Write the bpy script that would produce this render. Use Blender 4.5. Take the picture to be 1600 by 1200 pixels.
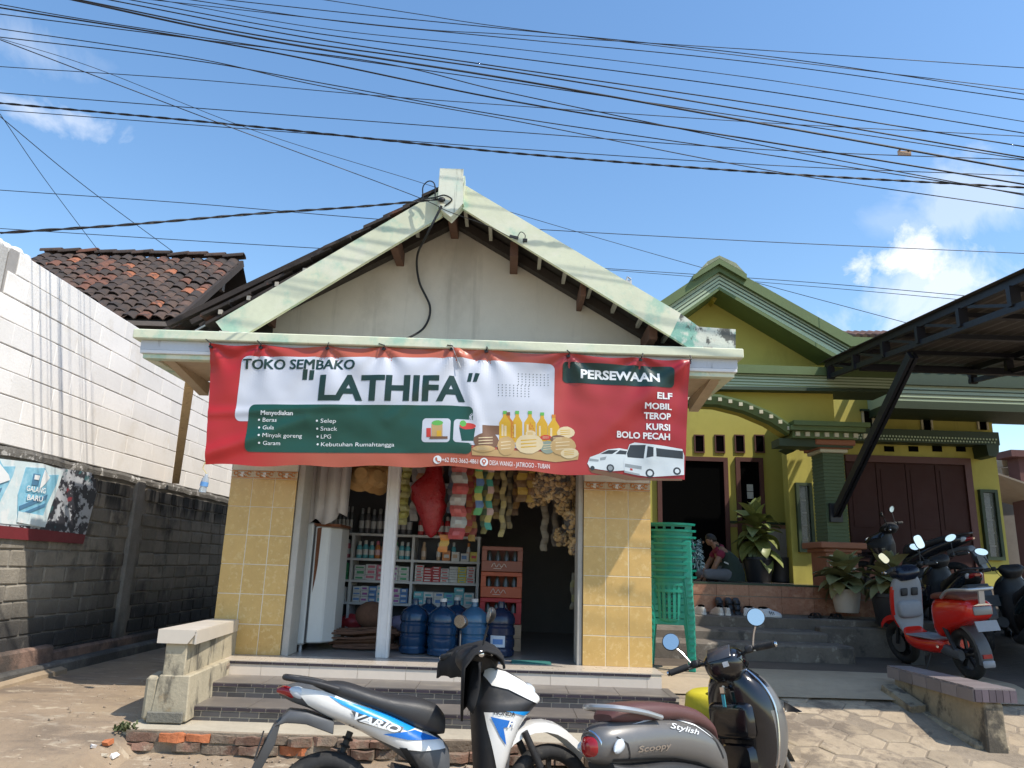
import bpy, bmesh, math, random
import numpy as np
from mathutils import Vector, Matrix
random.seed(7)
for o in list(bpy.data.objects): bpy.data.objects.remove(o, do_unlink=True)
SC = bpy.context.scene
COL = SC.collection
PI = math.pi
R = math.radians

# ---------------------------------------------------------------- camera
FPX, TH, RO, EYE = 1152.0, R(13.66), 0.033, 1.42
cam = bpy.data.cameras.new('camera'); camo = bpy.data.objects.new('camera', cam); COL.objects.link(camo)
cam.sensor_width = 36; cam.lens = 36*FPX/1600; cam.clip_start = 0.05; cam.clip_end = 2000
c, s, cr, sr = math.cos(TH), math.sin(TH), math.cos(RO), math.sin(RO)
right = Vector((cr, -sr*s, sr*c)); up = Vector((-sr, -cr*s, cr*c)); fwd = Vector((0, c, s))
m = Matrix((right, up, -fwd)).transposed().to_4x4(); m.translation = Vector((0, 0, EYE))
camo.matrix_world = m
SC.camera = camo

# ---------------------------------------------------------------- sky, sun, exposure
SUN = Vector((1.0, -0.60, 1.70)).normalized()
world = bpy.data.worlds.new('World'); SC.world = world; world.use_nodes = True
wt = world.node_tree; wt.nodes.clear()
wo = wt.nodes.new('ShaderNodeOutputWorld'); bg = wt.nodes.new('ShaderNodeBackground')
sky = wt.nodes.new('ShaderNodeTexSky'); sky.sky_type = 'NISHITA'; sky.sun_disc = False
sky.sun_elevation = math.asin(SUN.z); sky.sun_rotation = math.atan2(SUN.x, SUN.y)
sky.altitude = 50; sky.air_density = 1.3; sky.dust_density = 0.6; sky.ozone_density = 2.2
bg.inputs['Strength'].default_value = 0.15
wt.links.new(bg.outputs[0], wo.inputs[0])

sun = bpy.data.lights.new('sun', 'SUN'); sun.energy = 3.5; sun.angle = R(0.53); sun.color = (1.0, 0.93, 0.82)
suno = bpy.data.objects.new('sun', sun); COL.objects.link(suno)
suno.rotation_euler = SUN.to_track_quat('Z', 'Y').to_euler(); suno.location = SUN*30
vs = SC.view_settings
vs.view_transform = 'Standard'; vs.look = 'None'; vs.gamma = 1; vs.exposure = 0.58; vs.use_curve_mapping = False

def pray(px, py):
    u, v = px-800, 600-py
    u2 = u*cr-v*sr; v2 = v*cr+u*sr
    return Vector((u2, FPX*c-v2*s, FPX*s+v2*c))
def at(px, py, Y):
    r = pray(px, py); t = Y/r.y; return Vector((r.x*t, Y, EYE+r.z*t))
def atz(px, py, Z):
    r = pray(px, py); t = (Z-EYE)/r.z; return Vector((r.x*t, r.y*t, Z))
def atx(px, py, X):
    r = pray(px, py); t = X/r.x; return Vector((X, r.y*t, EYE+r.z*t))

# clouds live in the sky itself, placed by direction
def wn(t, **k):
    n = wt.nodes.new(t)
    for a, b in k.items(): setattr(n, a, b)
    return n
def wmath(op, a, b=None, clamp=False):
    n = wn('ShaderNodeMath', operation=op, use_clamp=clamp)
    for i, x in enumerate((a, b)):
        if x is None: continue
        if isinstance(x, (int, float)): n.inputs[i].default_value = x
        else: wt.links.new(x, n.inputs[i])
    return n.outputs[0]
tc = wn('ShaderNodeTexCoord')
def wnoise(scale, detail, rough=0.6, dist=0.0):
    n = wn('ShaderNodeTexNoise'); n.inputs['Scale'].default_value = scale; n.inputs['Detail'].default_value = detail
    n.inputs['Roughness'].default_value = rough; n.inputs['Distortion'].default_value = dist
    wt.links.new(tc.outputs['Generated'], n.inputs['Vector']); return n.outputs['Fac']
def wdot(vec):
    n = wn('ShaderNodeVectorMath', operation='DOT_PRODUCT'); wt.links.new(tc.outputs['Generated'], n.inputs[0])
    n.inputs[1].default_value = vec; return n.outputs['Value']
nz1 = wnoise(16, 8, 0.62, 0.2); nz2 = wnoise(7, 6, 0.6, 0.6)
clouds = [  # px, py, half width px, half height px, density, noise
    (1430, 408, 85, 55, 0.95, nz1), (1490, 440, 110, 65, 0.6, nz1), (1440, 470, 170, 90, 0.5, nz2),
    (115, 190, 110, 36, 0.55, nz2), (30, 62, 150, 60, 0.2, nz2), (1560, 300, 170, 65, 0.34, nz2), (1400, 350, 110, 45, 0.16, nz2),
    (2100, 300, 360, 160, 0.8, nz1), (2700, 350, 300, 150, 0.9, nz1), (-500, 250, 260, 90, 0.6, nz2), (-1100, 380, 300, 130, 0.8, nz1)]
cover = None
for px, py, a, b, dens, nz in clouds:
    d = pray(px, py).normalized(); e1 = Vector((0, 0, 1)).cross(d).normalized(); e2 = d.cross(e1)
    A = wmath('DIVIDE', wdot(e1), a/FPX); B = wmath('DIVIDE', wdot(e2), b/FPX)
    q = wmath('SQRT', wmath('ADD', wmath('MULTIPLY', A, A), wmath('MULTIPLY', B, B)))
    front = wmath('GREATER_THAN', wdot(d), 0.2)
    val = wmath('ADD', wmath('SUBTRACT', 0.62, q), wmath('MULTIPLY', wmath('SUBTRACT', nz, 0.46), 3.4))
    val = wmath('MULTIPLY', wmath('MULTIPLY', wmath('MULTIPLY', val, 1.5, True), dens), front)
    val = wmath('MULTIPLY', val, wmath('MULTIPLY', wmath('SUBTRACT', 1.75, q), 2.0, True))
    cover = val if cover is None else wmath('MAXIMUM', cover, val)
wm = wn('ShaderNodeMix', data_type='RGBA')
wt.links.new(cover, wm.inputs['Factor']); 
hs = wn('ShaderNodeHueSaturation'); hs.inputs['Saturation'].default_value = 1.16; hs.inputs['Value'].default_value = 1.0
wt.links.new(sky.outputs[0], hs.inputs['Color'])
wt.links.new(hs.outputs[0], wm.inputs['A']); wm.inputs['B'].default_value = (5.7, 5.75, 5.9, 1)
wt.links.new(wm.outputs['Result'], bg.inputs['Color'])

# ---------------------------------------------------------------- materials
MATS = {}
def mat(name, col, rough=0.7, metal=0.0, var=0.12, vs=5.0, rnd=0.0, stains=(), bump=0.0, bs=60.0, trans=0.0, alpha=1.0, spec=0.5, coat=0.0, ramp=None, local=False, hue=0.0):
    """col: base colour; var: noise brightness; rnd: per-object brightness; stains: (colour, (sx,sy,sz), lo, hi, amount[, axis, a0, a1])"""
    if name in MATS: return MATS[name]
    m = bpy.data.materials.new(name); m.use_nodes = True; t = m.node_tree; N = t.nodes; L = t.links
    p = N['Principled BSDF']; MATS[name] = m
    p.inputs['Roughness'].default_value = rough; p.inputs['Metallic'].default_value = metal
    p.inputs['Specular IOR Level'].default_value = spec
    if coat: p.inputs['Coat Weight'].default_value = coat; p.inputs['Coat Roughness'].default_value = 0.08
    if trans: p.inputs['Transmission Weight'].default_value = trans
    if alpha < 1: p.inputs['Alpha'].default_value = alpha
    if local: pos = N.new('ShaderNodeTexCoord').outputs['Object']
    else: pos = N.new('ShaderNodeNewGeometry').outputs['Position']
    def noise(scale, detail=5, rough_=0.6):
        mp = N.new('ShaderNodeMapping'); L.new(pos, mp.inputs[0])
        mp.inputs['Scale'].default_value = scale if hasattr(scale, '__len__') else (scale,)*3
        n = N.new('ShaderNodeTexNoise'); n.inputs['Scale'].default_value = 1; n.inputs['Detail'].default_value = detail; n.inputs['Roughness'].default_value = rough_
        L.new(mp.outputs[0], n.inputs['Vector']); return n.outputs['Fac']
    def mth(op, a, b):
        n = N.new('ShaderNodeMath'); n.operation = op
        for i, x in enumerate((a, b)):
            if isinstance(x, (int, float)): n.inputs[i].default_value = x
            else: L.new(x, n.inputs[i])
        return n.outputs[0]
    def rng(f, lo, hi, a, b):
        n = N.new('ShaderNodeMapRange'); n.interpolation_type = 'SMOOTHSTEP'
        for k, x in zip(('From Min', 'From Max', 'To Min', 'To Max'), (lo, hi, a, b)): n.inputs[k].default_value = x
        L.new(f, n.inputs['Value']); return n.outputs[0]
    val = None
    if var:
        v1 = mth('MULTIPLY', mth('SUBTRACT', noise(vs), 0.5), 2.6*var); v2 = mth('MULTIPLY', mth('SUBTRACT', noise(vs*7.3, 4), 0.5), 1.4*var)
        val = mth('ADD', mth('ADD', v1, v2), 1.0)
    if rnd:
        oi = N.new('ShaderNodeObjectInfo')
        rv = mth('ADD', mth('MULTIPLY', mth('SUBTRACT', oi.outputs['Random'], 0.5), 2*rnd), 1.0)
        val = mth('MULTIPLY', val, rv) if val is not None else rv
    cs = None
    if val is not None or stains or ramp:
        h = N.new('ShaderNodeHueSaturation'); h.inputs['Color'].default_value = (*col, 1)
        if val is not None: L.new(val, h.inputs['Value'])
        if hue:
            oi = N.new('ShaderNodeObjectInfo'); L.new(mth('ADD', mth('MULTIPLY', mth('SUBTRACT', oi.outputs['Random'], 0.5), hue), 0.5), h.inputs['Hue'])
        cs = h.outputs[0]
        if ramp:   # per-object choice between colours
            oi = N.new('ShaderNodeObjectInfo'); cr_ = N.new('ShaderNodeValToRGB'); cr_.color_ramp.interpolation = 'CONSTANT'
            el = cr_.color_ramp.elements
            for i, (pp, cc) in enumerate(ramp):
                e = el[i] if i < 2 else el.new(pp)
                e.position = pp; e.color = (*cc, 1)
            L.new(oi.outputs['Random'], cr_.inputs[0]); L.new(cr_.outputs[0], h.inputs['Color'])
        for st in stains:
            col2, sc, lo, hi, amt = st[:5]
            fac = rng(noise(sc, 6, 0.65), lo, hi, 0, amt)
            if len(st) > 5:
                sx = N.new('ShaderNodeSeparateXYZ'); L.new(pos, sx.inputs[0])
                fac = mth('MULTIPLY', fac, rng(sx.outputs[st[5]], st[6], st[7], 0, 1))
            mx = N.new('ShaderNodeMix'); mx.data_type = 'RGBA'; L.new(fac, mx.inputs['Factor']); L.new(cs, mx.inputs['A']); mx.inputs['B'].default_value = (*col2, 1)
            cs = mx.outputs['Result']
        L.new(cs, p.inputs['Base Color'])
        if rough > 0.25 and var:
            L.new(mth('ADD', mth('MULTIPLY', mth('SUBTRACT', noise(vs*3), 0.5), 0.25), rough), p.inputs['Roughness'])
    else:
        p.inputs['Base Color'].default_value = (*col, 1)
    if bump:
        b = N.new('ShaderNodeBump'); b.inputs['Strength'].default_value = bump; b.inputs['Distance'].default_value = 0.01
        L.new(noise(bs, 6, 0.65), b.inputs['Height']); L.new(b.outputs[0], p.inputs['Normal'])
    return m
def flat(name, col, rough=0.5, **k):
    k.setdefault('var', 0.04); return mat(name, col, rough, **k)

# ---------------------------------------------------------------- mesh builder
class MB:
    def __init__(self): self.v = []; self.f = []; self.m = []; self.cur = 0
    def add(self, vs_, fs):
        o = len(self.v); self.v += [tuple(x) for x in vs_]
        for f in fs: self.f.append(tuple(i+o for i in f)); self.m.append(self.cur)
        return self
    def box(self, x0, x1, y0, y1, z0, z1):
        return self.add([(x0,y0,z0),(x1,y0,z0),(x1,y1,z0),(x0,y1,z0),(x0,y0,z1),(x1,y0,z1),(x1,y1,z1),(x0,y1,z1)],
            [(0,3,2,1),(4,5,6,7),(0,1,5,4),(1,2,6,5),(2,3,7,6),(3,0,4,7)])
    def obox(self, cen, size, mtx=None):
        mtx = mtx or Matrix(); cen = Vector(cen); a, b, d = [x/2 for x in size]
        vs_ = [cen + mtx @ Vector((x*a, y*b, z*d)) for z in (-1,1) for x, y in ((-1,-1),(1,-1),(1,1),(-1,1))]
        return self.add(vs_, [(0,3,2,1),(4,5,6,7),(0,1,5,4),(1,2,6,5),(2,3,7,6),(3,0,4,7)])
    def bar(self, p0, p1, w, h, upv=(0,0,1)):
        p0, p1 = Vector(p0), Vector(p1); d = (p1-p0); l = d.length; d.normalize()
        sd = d.cross(Vector(upv))
        if sd.length < 1e-4: sd = d.cross(Vector((0,1,0)))
        sd.normalize(); u = sd.cross(d)
        return self.obox((p0+p1)/2, (l, w, h), Matrix((d, sd, u)).transposed())
    def tube(self, pts, r, n=8, caps=True):
        pts = [Vector(p) for p in pts]; k = len(pts)
        rs = r if hasattr(r, '__len__') else [r]*k
        t0 = (pts[1]-pts[0]).normalized(); u = t0.orthogonal().normalized(); rings = []; prev = t0
        for i in range(k):
            a = pts[max(i-1,0)]; b = pts[min(i+1,k-1)]; t = (b-a).normalized()
            q = prev.rotation_difference(t); u = (q @ u); u = (u - t*u.dot(t)).normalized(); prev = t; w = t.cross(u)
            rings.append([pts[i]+(u*math.cos(2*PI*j/n)+w*math.sin(2*PI*j/n))*rs[i] for j in range(n)])
        return self.loft(rings, caps)
    def loft(self, secs, caps=True, closed=True):
        n = len(secs[0]); o = [p for s_ in secs for p in s_]; fs = []
        for i in range(len(secs)-1):
            for j in range(n if closed else n-1):
                a, b = i*n+j, i*n+(j+1) % n; fs.append((a, b, b+n, a+n))
        if caps and closed: fs.append(tuple(range(n))[::-1]); fs.append(tuple(range((len(secs)-1)*n, len(secs)*n)))
        return self.add(o, fs)
    def lathe(self, prof, cen=(0,0,0), n=16, axis=None, caps=True):
        cen = Vector(cen); mt = axis or Matrix()
        return self.loft([[cen + mt @ Vector((r_*math.cos(2*PI*j/n), r_*math.sin(2*PI*j/n), z)) for j in range(n)] for r_, z in prof], caps)
    def prism(self, poly, d0, d1, plane='xz'):
        f = {'xz': lambda a, b, d: (a, d, b), 'xy': lambda a, b, d: (a, b, d), 'yz': lambda a, b, d: (d, a, b)}[plane]
        n = len(poly); vs_ = [f(a, b, d0) for a, b in poly]+[f(a, b, d1) for a, b in poly]
        return self.add(vs_, [tuple(range(n)), tuple(range(n, 2*n))[::-1]]+[(i, (i+1) % n, (i+1) % n+n, i+n) for i in range(n)])
    def ell(self, cen, rad, n=12, k=8, mtx=None):
        cen = Vector(cen); mt = mtx or Matrix(); secs = []
        for i in range(k+1):
            a = -PI/2+PI*i/k; rr = max(math.cos(a), 0.02)
            secs.append([cen+mt @ Vector((rad[0]*rr*math.cos(2*PI*j/n), rad[1]*rr*math.sin(2*PI*j/n), rad[2]*math.sin(a))) for j in range(n)])
        return self.loft(secs)
    def torus(self, cen, Rr, r, n=28, k=10, mtx=None, sq=1.0):
        cen = Vector(cen); mt = mtx or Matrix(); vs_ = []; fs = []
        for i in range(n):
            a = 2*PI*i/n
            for j in range(k):
                b = 2*PI*j/k; rr = Rr+r*math.cos(b)
                vs_.append(cen+mt @ Vector((rr*math.cos(a), rr*math.sin(a), r*sq*math.sin(b))))
        for i in range(n):
            for j in range(k):
                fs.append((i*k+j, i*k+(j+1) % k, ((i+1) % n)*k+(j+1) % k, ((i+1) % n)*k+j))
        return self.add(vs_, fs)
    def mesh(self, name, mats, smooth=0, bevel=0, fix=True):
        me = bpy.data.meshes.new(name); me.from_pydata(self.v, [], self.f)
        for mm in (mats if isinstance(mats, (list, tuple)) else [mats]): me.materials.append(mm)
        me.polygons.foreach_set('material_index', self.m)
        if fix or bevel:
            bm = bmesh.new(); bm.from_mesh(me)
            if bevel: bmesh.ops.bevel(bm, geom=[e for e in bm.edges if len(e.link_faces) == 2 and e.calc_face_angle(0) > 0.5], offset=bevel, segments=1, affect='EDGES', clamp_overlap=True)
            bmesh.ops.recalc_face_normals(bm, faces=bm.faces); bm.to_mesh(me); bm.free()
        if smooth:
            me.polygons.foreach_set('use_smooth', [True]*len(me.polygons)); me.set_sharp_from_angle(angle=R(smooth))
        me.update(); return me
    def build(self, name, mats, parent=None, smooth=0, bevel=0, world=True, fix=True, subsurf=0, **props):
        return link(name, self.mesh(name, mats, smooth, bevel, fix), parent, world, subsurf, **props)
def link(name, me, parent=None, world=True, subsurf=0, loc=None, **props):
    o = bpy.data.objects.new(name, me); COL.objects.link(o)
    if parent is not None:
        o.parent = parent
        if world and parent.type == 'EMPTY': o.location = -parent.location
    if loc is not None: o.location = o.location + Vector(loc)
    if subsurf:
        sm = o.modifiers.new('sub', 'SUBSURF'); sm.levels = sm.render_levels = subsurf
    for k, v in props.items(): o[{'cat': 'category'}.get(k, k)] = v
    return o
def thing(name, label, cat, loc=(0,0,0), rot=(0,0,0), group=None, kind=None):
    o = bpy.data.objects.new(name, None); COL.objects.link(o); o.location = loc; o.rotation_euler = rot; o.empty_display_size = 0.1
    if kind: o['kind'] = kind; 
    else: o['label'] = label; o['category'] = cat
    if group: o['group'] = group
    return o
def copy_tree(o, parent=None):
    c_ = o.copy(); COL.objects.link(c_); c_.parent = parent
    for ch in o.children: copy_tree(ch, c_)
    return c_
def noise2(x, y, seed=0):
    from mathutils import noise as nn
    return nn.noise(Vector((x, y, seed*7.31)))
def rr(a, b): return random.uniform(a, b)
# ================================================================ SETTING: ground
def lerp(a, b, t): return a+(b-a)*max(0.0, min(1.0, t))
def gz(x, y):
    z = lerp(-0.12, 0.165, (y-4.5)/0.8)
    if x > 1.2:
        w = min(1, (x-1.2)/0.09); z2 = lerp(0.165, 0.50, (y-5.35)/1.5); z = z+(z2-0.165)*w
    if x > 4.7 and y > 7.6:
        z = z+lerp(0, 0.8, (y-7.6)/3.3)*min(1, (x-4.7)/0.7)
    return z
def axis(lo, hi, step, far):
    a = list(np.arange(lo, hi+1e-6, step)); d = step; x = lo; y = hi; pre = []; post = []
    while x > -far: d *= 1.6; x -= d; pre.append(x)
    d = step
    while y < far: d *= 1.6; y += d; post.append(y)
    return pre[::-1]+a+post
def sheet(name, xs, ys, zf, m, **k):
    vs_ = [(x, y, zf(x, y)) for y in ys for x in xs]; n = len(xs)
    fs = [(j*n+i, j*n+i+1, (j+1)*n+i+1, (j+1)*n+i) for j in range(len(ys)-1) for i in range(n-1)]
    b = MB(); b.add(vs_, fs); return b.build(name, m, smooth=40, **k)
M_conc = mat('dusty_concrete', (0.275, 0.205, 0.138), 0.9, var=0.25, vs=1.6, bump=0.8, bs=45,
    stains=[((0.15, 0.115, 0.085), (1.2, 2.5, 1), 0.48, 0.66, 0.75), ((0.46, 0.40, 0.31), (2.2, 6, 2), 0.56, 0.72, 0.6), ((0.48, 0.40, 0.29), (5, 13, 5), 0.57, 0.66, 0.65), ((0.13, 0.10, 0.075), (22, 22, 22), 0.60, 0.70, 0.5), ((0.36, 0.27, 0.17), (1.1, 1.1, 1.1), 0.5, 0.62, 0.5)])
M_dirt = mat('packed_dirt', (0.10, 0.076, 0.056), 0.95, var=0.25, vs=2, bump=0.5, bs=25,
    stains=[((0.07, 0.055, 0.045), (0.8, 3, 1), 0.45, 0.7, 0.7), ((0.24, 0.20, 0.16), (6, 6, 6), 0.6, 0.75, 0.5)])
sheet('ground', axis(-6, 9.5, 0.25, 260), axis(2.6, 12, 0.25, 260), lambda x, y: gz(x, y)-(0.0 if y < 12 else 0)+0.012*noise2(x*1.3, y*1.3, 1)-(0.03 if x > 1.28 else 0), M_conc, kind='structure')

# shaded yard in front of the yellow house (bare packed earth on concrete)
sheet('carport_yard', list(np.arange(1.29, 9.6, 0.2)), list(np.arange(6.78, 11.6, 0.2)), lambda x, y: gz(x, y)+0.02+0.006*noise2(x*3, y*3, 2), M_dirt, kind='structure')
sheet('dusty_threshold', list(np.arange(1.29, 4.6, 0.2)), list(np.arange(6.42, 7.35, 0.115)), lambda x, y: gz(x, y)+0.032+0.005*noise2(x*3, y*3, 2), mat('pale_dust', (0.36, 0.285, 0.195), 0.95, var=0.2, vs=2, bump=0.4, bs=30, stains=[((0.25, 0.2, 0.15), (3, 9, 3), 0.5, 0.7, 0.5)]), kind='structure')

# hexagonal pavers on the slope right of the steps
M_paver = mat('paver', (0.345, 0.272, 0.188), 0.9, var=0.3, vs=2.5, rnd=0.14, bump=0.6, bs=35, stains=[((0.13, 0.10, 0.075), (2.6, 2.6, 2.6), 0.50, 0.62, 0.8), ((0.19, 0.15, 0.11), (9, 9, 9), 0.55, 0.66, 0.6), ((0.52, 0.46, 0.37), (14, 14, 14), 0.6, 0.75, 0.5)])
pv = MB(); hx = 0.155
def hexring(r, z): return [Vector((r*math.cos(PI/3*i), 0.80*r*math.sin(PI/3*i), z)) for i in range(6)]
pv.loft([hexring(hx*0.975, -0.03), hexring(hx*0.97, 0.004), hexring(hx*0.90, 0.009)])
paver_me = pv.mesh('paver', M_paver)
paving = thing('paved_ramp', '', '', (1.5, 4.5, 0), kind='structure')
base = sheet('joint_bed', list(np.arange(1.29, 5.6, 0.2)), list(np.arange(4.2, 6.75, 0.15)), lambda x, y: gz(x, y)+0.007, mat('joint_sand', (0.25, 0.20, 0.145), 0.95, var=0.4, vs=3, bump=.8, bs=40), parent=paving)
npv = 0
for i in range(0, 20):
    for j in range(0, 22):
        x = 1.46+i*hx*1.5; y = 4.55+(j+(0.5 if i % 2 else 0))*hx*0.80*math.sqrt(3)
        if y > 6.55 or x > 5.6 or npv >= 296: continue
        if 3.28 < x < 3.72 and 5.5 < y < 6.8: continue
        o = link('paver', paver_me, paving, loc=(x, y, gz(x, y)+0.004+rr(-0.006, 0.004)))
        sl = math.atan2(gz(x, y+0.1)-gz(x, y-0.1), 0.2); o.rotation_euler = (sl+rr(-0.02, 0.02), rr(-0.02, 0.02), rr(-0.03, 0.03)); npv += 1

# grit strewn over the concrete (laid once the ramp is known)
GR = []
for k in range(900):
    x = rr(-4.1, 1.2) if k < 620 else rr(1.4, 4.8); GR.append((x, rr(4.7, 5.22) if x > -2.4 else rr(4.6, 7.0), rr(.003, .011)*(1.8 if random.random() < .05 else 1)))
# alley ramp beside the grey wall
def rz(x, y):
    z = lerp(0.05, 0.315, (y-4.4)/1.25)
    e = -2.46-0.28*max(0, 5.35-y)
    if y < 5.42 and x > e: z = lerp(z, gz(x, y)-0.02, (x-e)/0.14)
    return z+0.008*noise2(x*2, y*2, 3)
sheet('alley_ramp', list(np.arange(-4.3, -2.05, 0.06)), list(np.arange(3.9, 5.45, 0.06))+list(np.arange(5.45, 14, 0.3)), rz, M_conc, kind='structure')
b = MB(); b.loft([[Vector((x, y, z+0.02*noise2(y*2, x, 4))) for x, z in ((-4.25, 0.1), (-3.96, 0.1), (-3.98, 0.345), (-4.05, 0.37), (-4.25, 0.37))] for y in np.arange(4.2, 7.3, 0.25)])
b.build('alley_kerb', mat('kerb_concrete', (0.33, 0.25, 0.165), 0.9, var=0.25, bump=0.5), smooth=40, kind='structure')

gb = MB()
for x, y, r_ in GR:
    z = rz(x, y) if x < -2.3 else gz(x, y)+(.012 if x > 1.35 else 0); a = rr(0, 3)
    gb.ell((x, y, z+r_*.3), (r_*rr(.8, 1.4), r_, r_*.6), 5, 3, Matrix.Rotation(a, 3, 'Z'))
gb.build('grit', mat('grit', (.33, .26, .19), .95, var=.4, vs=20), kind='stuff', label='grit and small stones strewn over the concrete', fix=False)
# ================================================================ LEFT WALLS
WX = -4.2
M_aac = mat('white_block', (0.78, 0.75, 0.715), 0.85, var=0.07, vs=3, rnd=0.06, bump=0.25, bs=50, stains=[((0.62, 0.56, 0.47), (2.2, 2.2, 2.2), 0.55, 0.72, 0.5), ((0.66, 0.63, 0.58), (25, 25, 3), 0.58, 0.72, 0.45), ((0.42, 0.36, 0.28), (11, 11, 11), 0.68, 0.76, 0.6)])
M_mort = mat('thin_mortar', (0.30, 0.285, 0.27), 0.95, var=0.2)
ww = thing('white_block_wall', 'tall white lightweight block wall with thin dark joints above the sooty grey wall', 'wall', (WX, 8, 2.2))
b = MB(); b.box(WX-0.11, WX-0.006, 5.72, 12.0, 2.24, 3.84); b.build('mortar_core', M_mort, ww)
b = MB(); b.box(-0.1, 0.006, -0.2975, 0.2975, 0, 0.1945); me = b.mesh('block', M_aac, bevel=0.006)
b = MB(); b.box(-0.1, 0.006, -0.15, 0.15, 0, 0.1945); me2 = b.mesh('half_block', M_aac, bevel=0.006)
slope = 0.03
for r in range(8):
    y = 5.66+(0.0 if r % 2 else -0.30)+rr(-0.05, 0.05); z = 2.245+0.2*r
    if r == 7: y += 0.15
    while y < 12:
        if y < 5.5: link('block', me2, ww, loc=(WX, y+0.15+0.34, z))
        else: link('block', me, ww, loc=(WX+rr(-0.003, 0.003), y+0.3, z+rr(-0.002, 0.002)))
        y += 0.60
# rough plastered end of the white wall, towards the road
b = MB(); b.loft([[Vector((x, y+0.02*noise2(z*3, x, 2), z)) for x, y in ((WX-0.6, 5.45), (WX+0.01, 5.50), (WX+0.025, 5.66), (WX-0.05, 5.76), (WX-0.6, 5.76))] for z in (1.9, 2.2, 2.6, 3.0, 3.4, 3.80)])
b.build('plaster_edge', mat('rough_plaster', (0.42, 0.41, 0.39), 0.95, var=0.25, vs=4, bump=0.9, bs=25), ww, smooth=30)
for i, (y, z, s_) in enumerate(((5.72, 3.83, .09), (5.86, 3.85, .08), (5.98, 3.84, .06), (5.62, 3.83, .07))):
    b = MB(); b.ell((WX-0.05, y, z), (0.05, s_, 0.05), 7, 4); b.build('broken_block_chip', M_aac, ww)

M_cb = mat('sooty_concrete_block', (0.25, 0.222, 0.18), 0.95, var=0.28, vs=5, rnd=0.22, bump=0.8, bs=40,
    stains=[((0.035, 0.033, 0.032), (1.6, 1.6, 1.1), 0.50, 0.66, 0.8), ((0.022, 0.022, 0.024), (1.3, 1.1, 0.8), 0.20, 0.50, 0.95, 2, 1.3, 0.55), ((0.33, 0.30, 0.26), (12, 12, 3), 0.58, 0.75, 0.55), ((0.02, 0.02, 0.02), (4, 6, 0.9), 0.42, 0.56, 0.9, 2, 1.75, 1.98)])
M_cm = mat('sooty_mortar', (0.25, 0.23, 0.20), 0.95, var=0.3, vs=6, bump=0.8, bs=50, stains=[((0.04, 0.04, 0.04), (1.5, 1.5, 1.5), 0.48, 0.66, 0.7), ((0.03, 0.03, 0.03), (1.5, 1.2, 0.8), 0.32, 0.62, 0.8, 2, 1.0, 0.45), ((0.3, 0.28, 0.25), (9, 9, 9), 0.6, 0.7, 0.6)])
gw = thing('concrete_block_wall', 'weathered grey concrete block wall blackened with soot along the alley', 'wall', (WX, 8, 0.2))
b = MB(); b.box(WX-0.16, WX-0.012, 5.0, 13.5, 0.1, 2.17); b.build('mortar_core', M_cm, gw)
bl = []
for k in range(4):
    b = MB(); n = 0.164; h = 0.07
    b.add([(0.004*rr(-1, 1)+dx, sy*n+rr(-0.008, 0.008), sz*h+rr(-0.006, 0.006)) for dx in (-0.1, 0.004) for sz in (-1, 1) for sy in (-1, 1)],
        [(0, 1, 3, 2), (4, 6, 7, 5), (0, 4, 5, 1), (2, 3, 7, 6), (0, 2, 6, 4), (1, 5, 7, 3)])
    bl.append(b.mesh('block', M_cb, bevel=0.012))
for r in range(12):
    z = 0.45+0.146*r; y = 5.1+(0.165 if r % 2 else 0)+rr(-0.03, 0.03)
    while y < 13.2:
        if 8.28 < y < 8.62 or 5.0 < y < 5.0: y += 0.12; continue
        if y < 12.4:
            o = link('block', random.choice(bl), gw, loc=(WX+rr(-0.006, 0.004), y+0.165, z+rr(-0.004, 0.004))); o.rotation_euler = (rr(-0.012, 0.012), 0, 0)
        y += 0.338+rr(-0.004, 0.004)
b = MB(); b.box(WX-0.1, WX+0.03, 8.36, 8.56, 0.2, 2.2); b.build('pilaster', M_cm, gw, bevel=0.015)
b = MB(); b.loft([[Vector((WX+dx, y, z+0.015*noise2(y*4, dx*9, 5))) for dx, z in ((-0.16, 2.16), (0.012+0.01*noise2(y*6, 1, 3), 2.16), (0.02+0.015*noise2(y*8, 2, 3), 2.205), (0.006, 2.235), (-0.16, 2.235))] for y in np.arange(5.3, 12.2, 0.11)])
b.build('mortar_ledge', mat('ledge_mortar', (0.15, 0.14, 0.125), 0.95, var=0.4, vs=9, bump=1, bs=50, stains=[((0.6, 0.58, 0.55), (9, 9, 9), 0.56, 0.62, 0.8)]), gw, smooth=30)
b = MB(); b.box(WX-0.1, WX+0.075, 5.0, 7.2, 0.1, 0.56); b.box(WX-0.1, WX+0.05, 7.2, 13.0, 0.1, 0.50); b.build('footing', mat('brick_footing', (0.25, 0.16, 0.12), 0.95, var=0.35, vs=4, bump=0.8, stains=[((0.05, 0.045, 0.04), (1.5, 1.5, 1.5), 0.42, 0.6, 0.9)]), gw, bevel=0.02)
b = MB(); b.box(WX-0.1, WX+0.16, 5.0, 13.0, 0.05, 0.41); b.build('footing_ledge', M_cm, gw, bevel=0.02)

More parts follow.
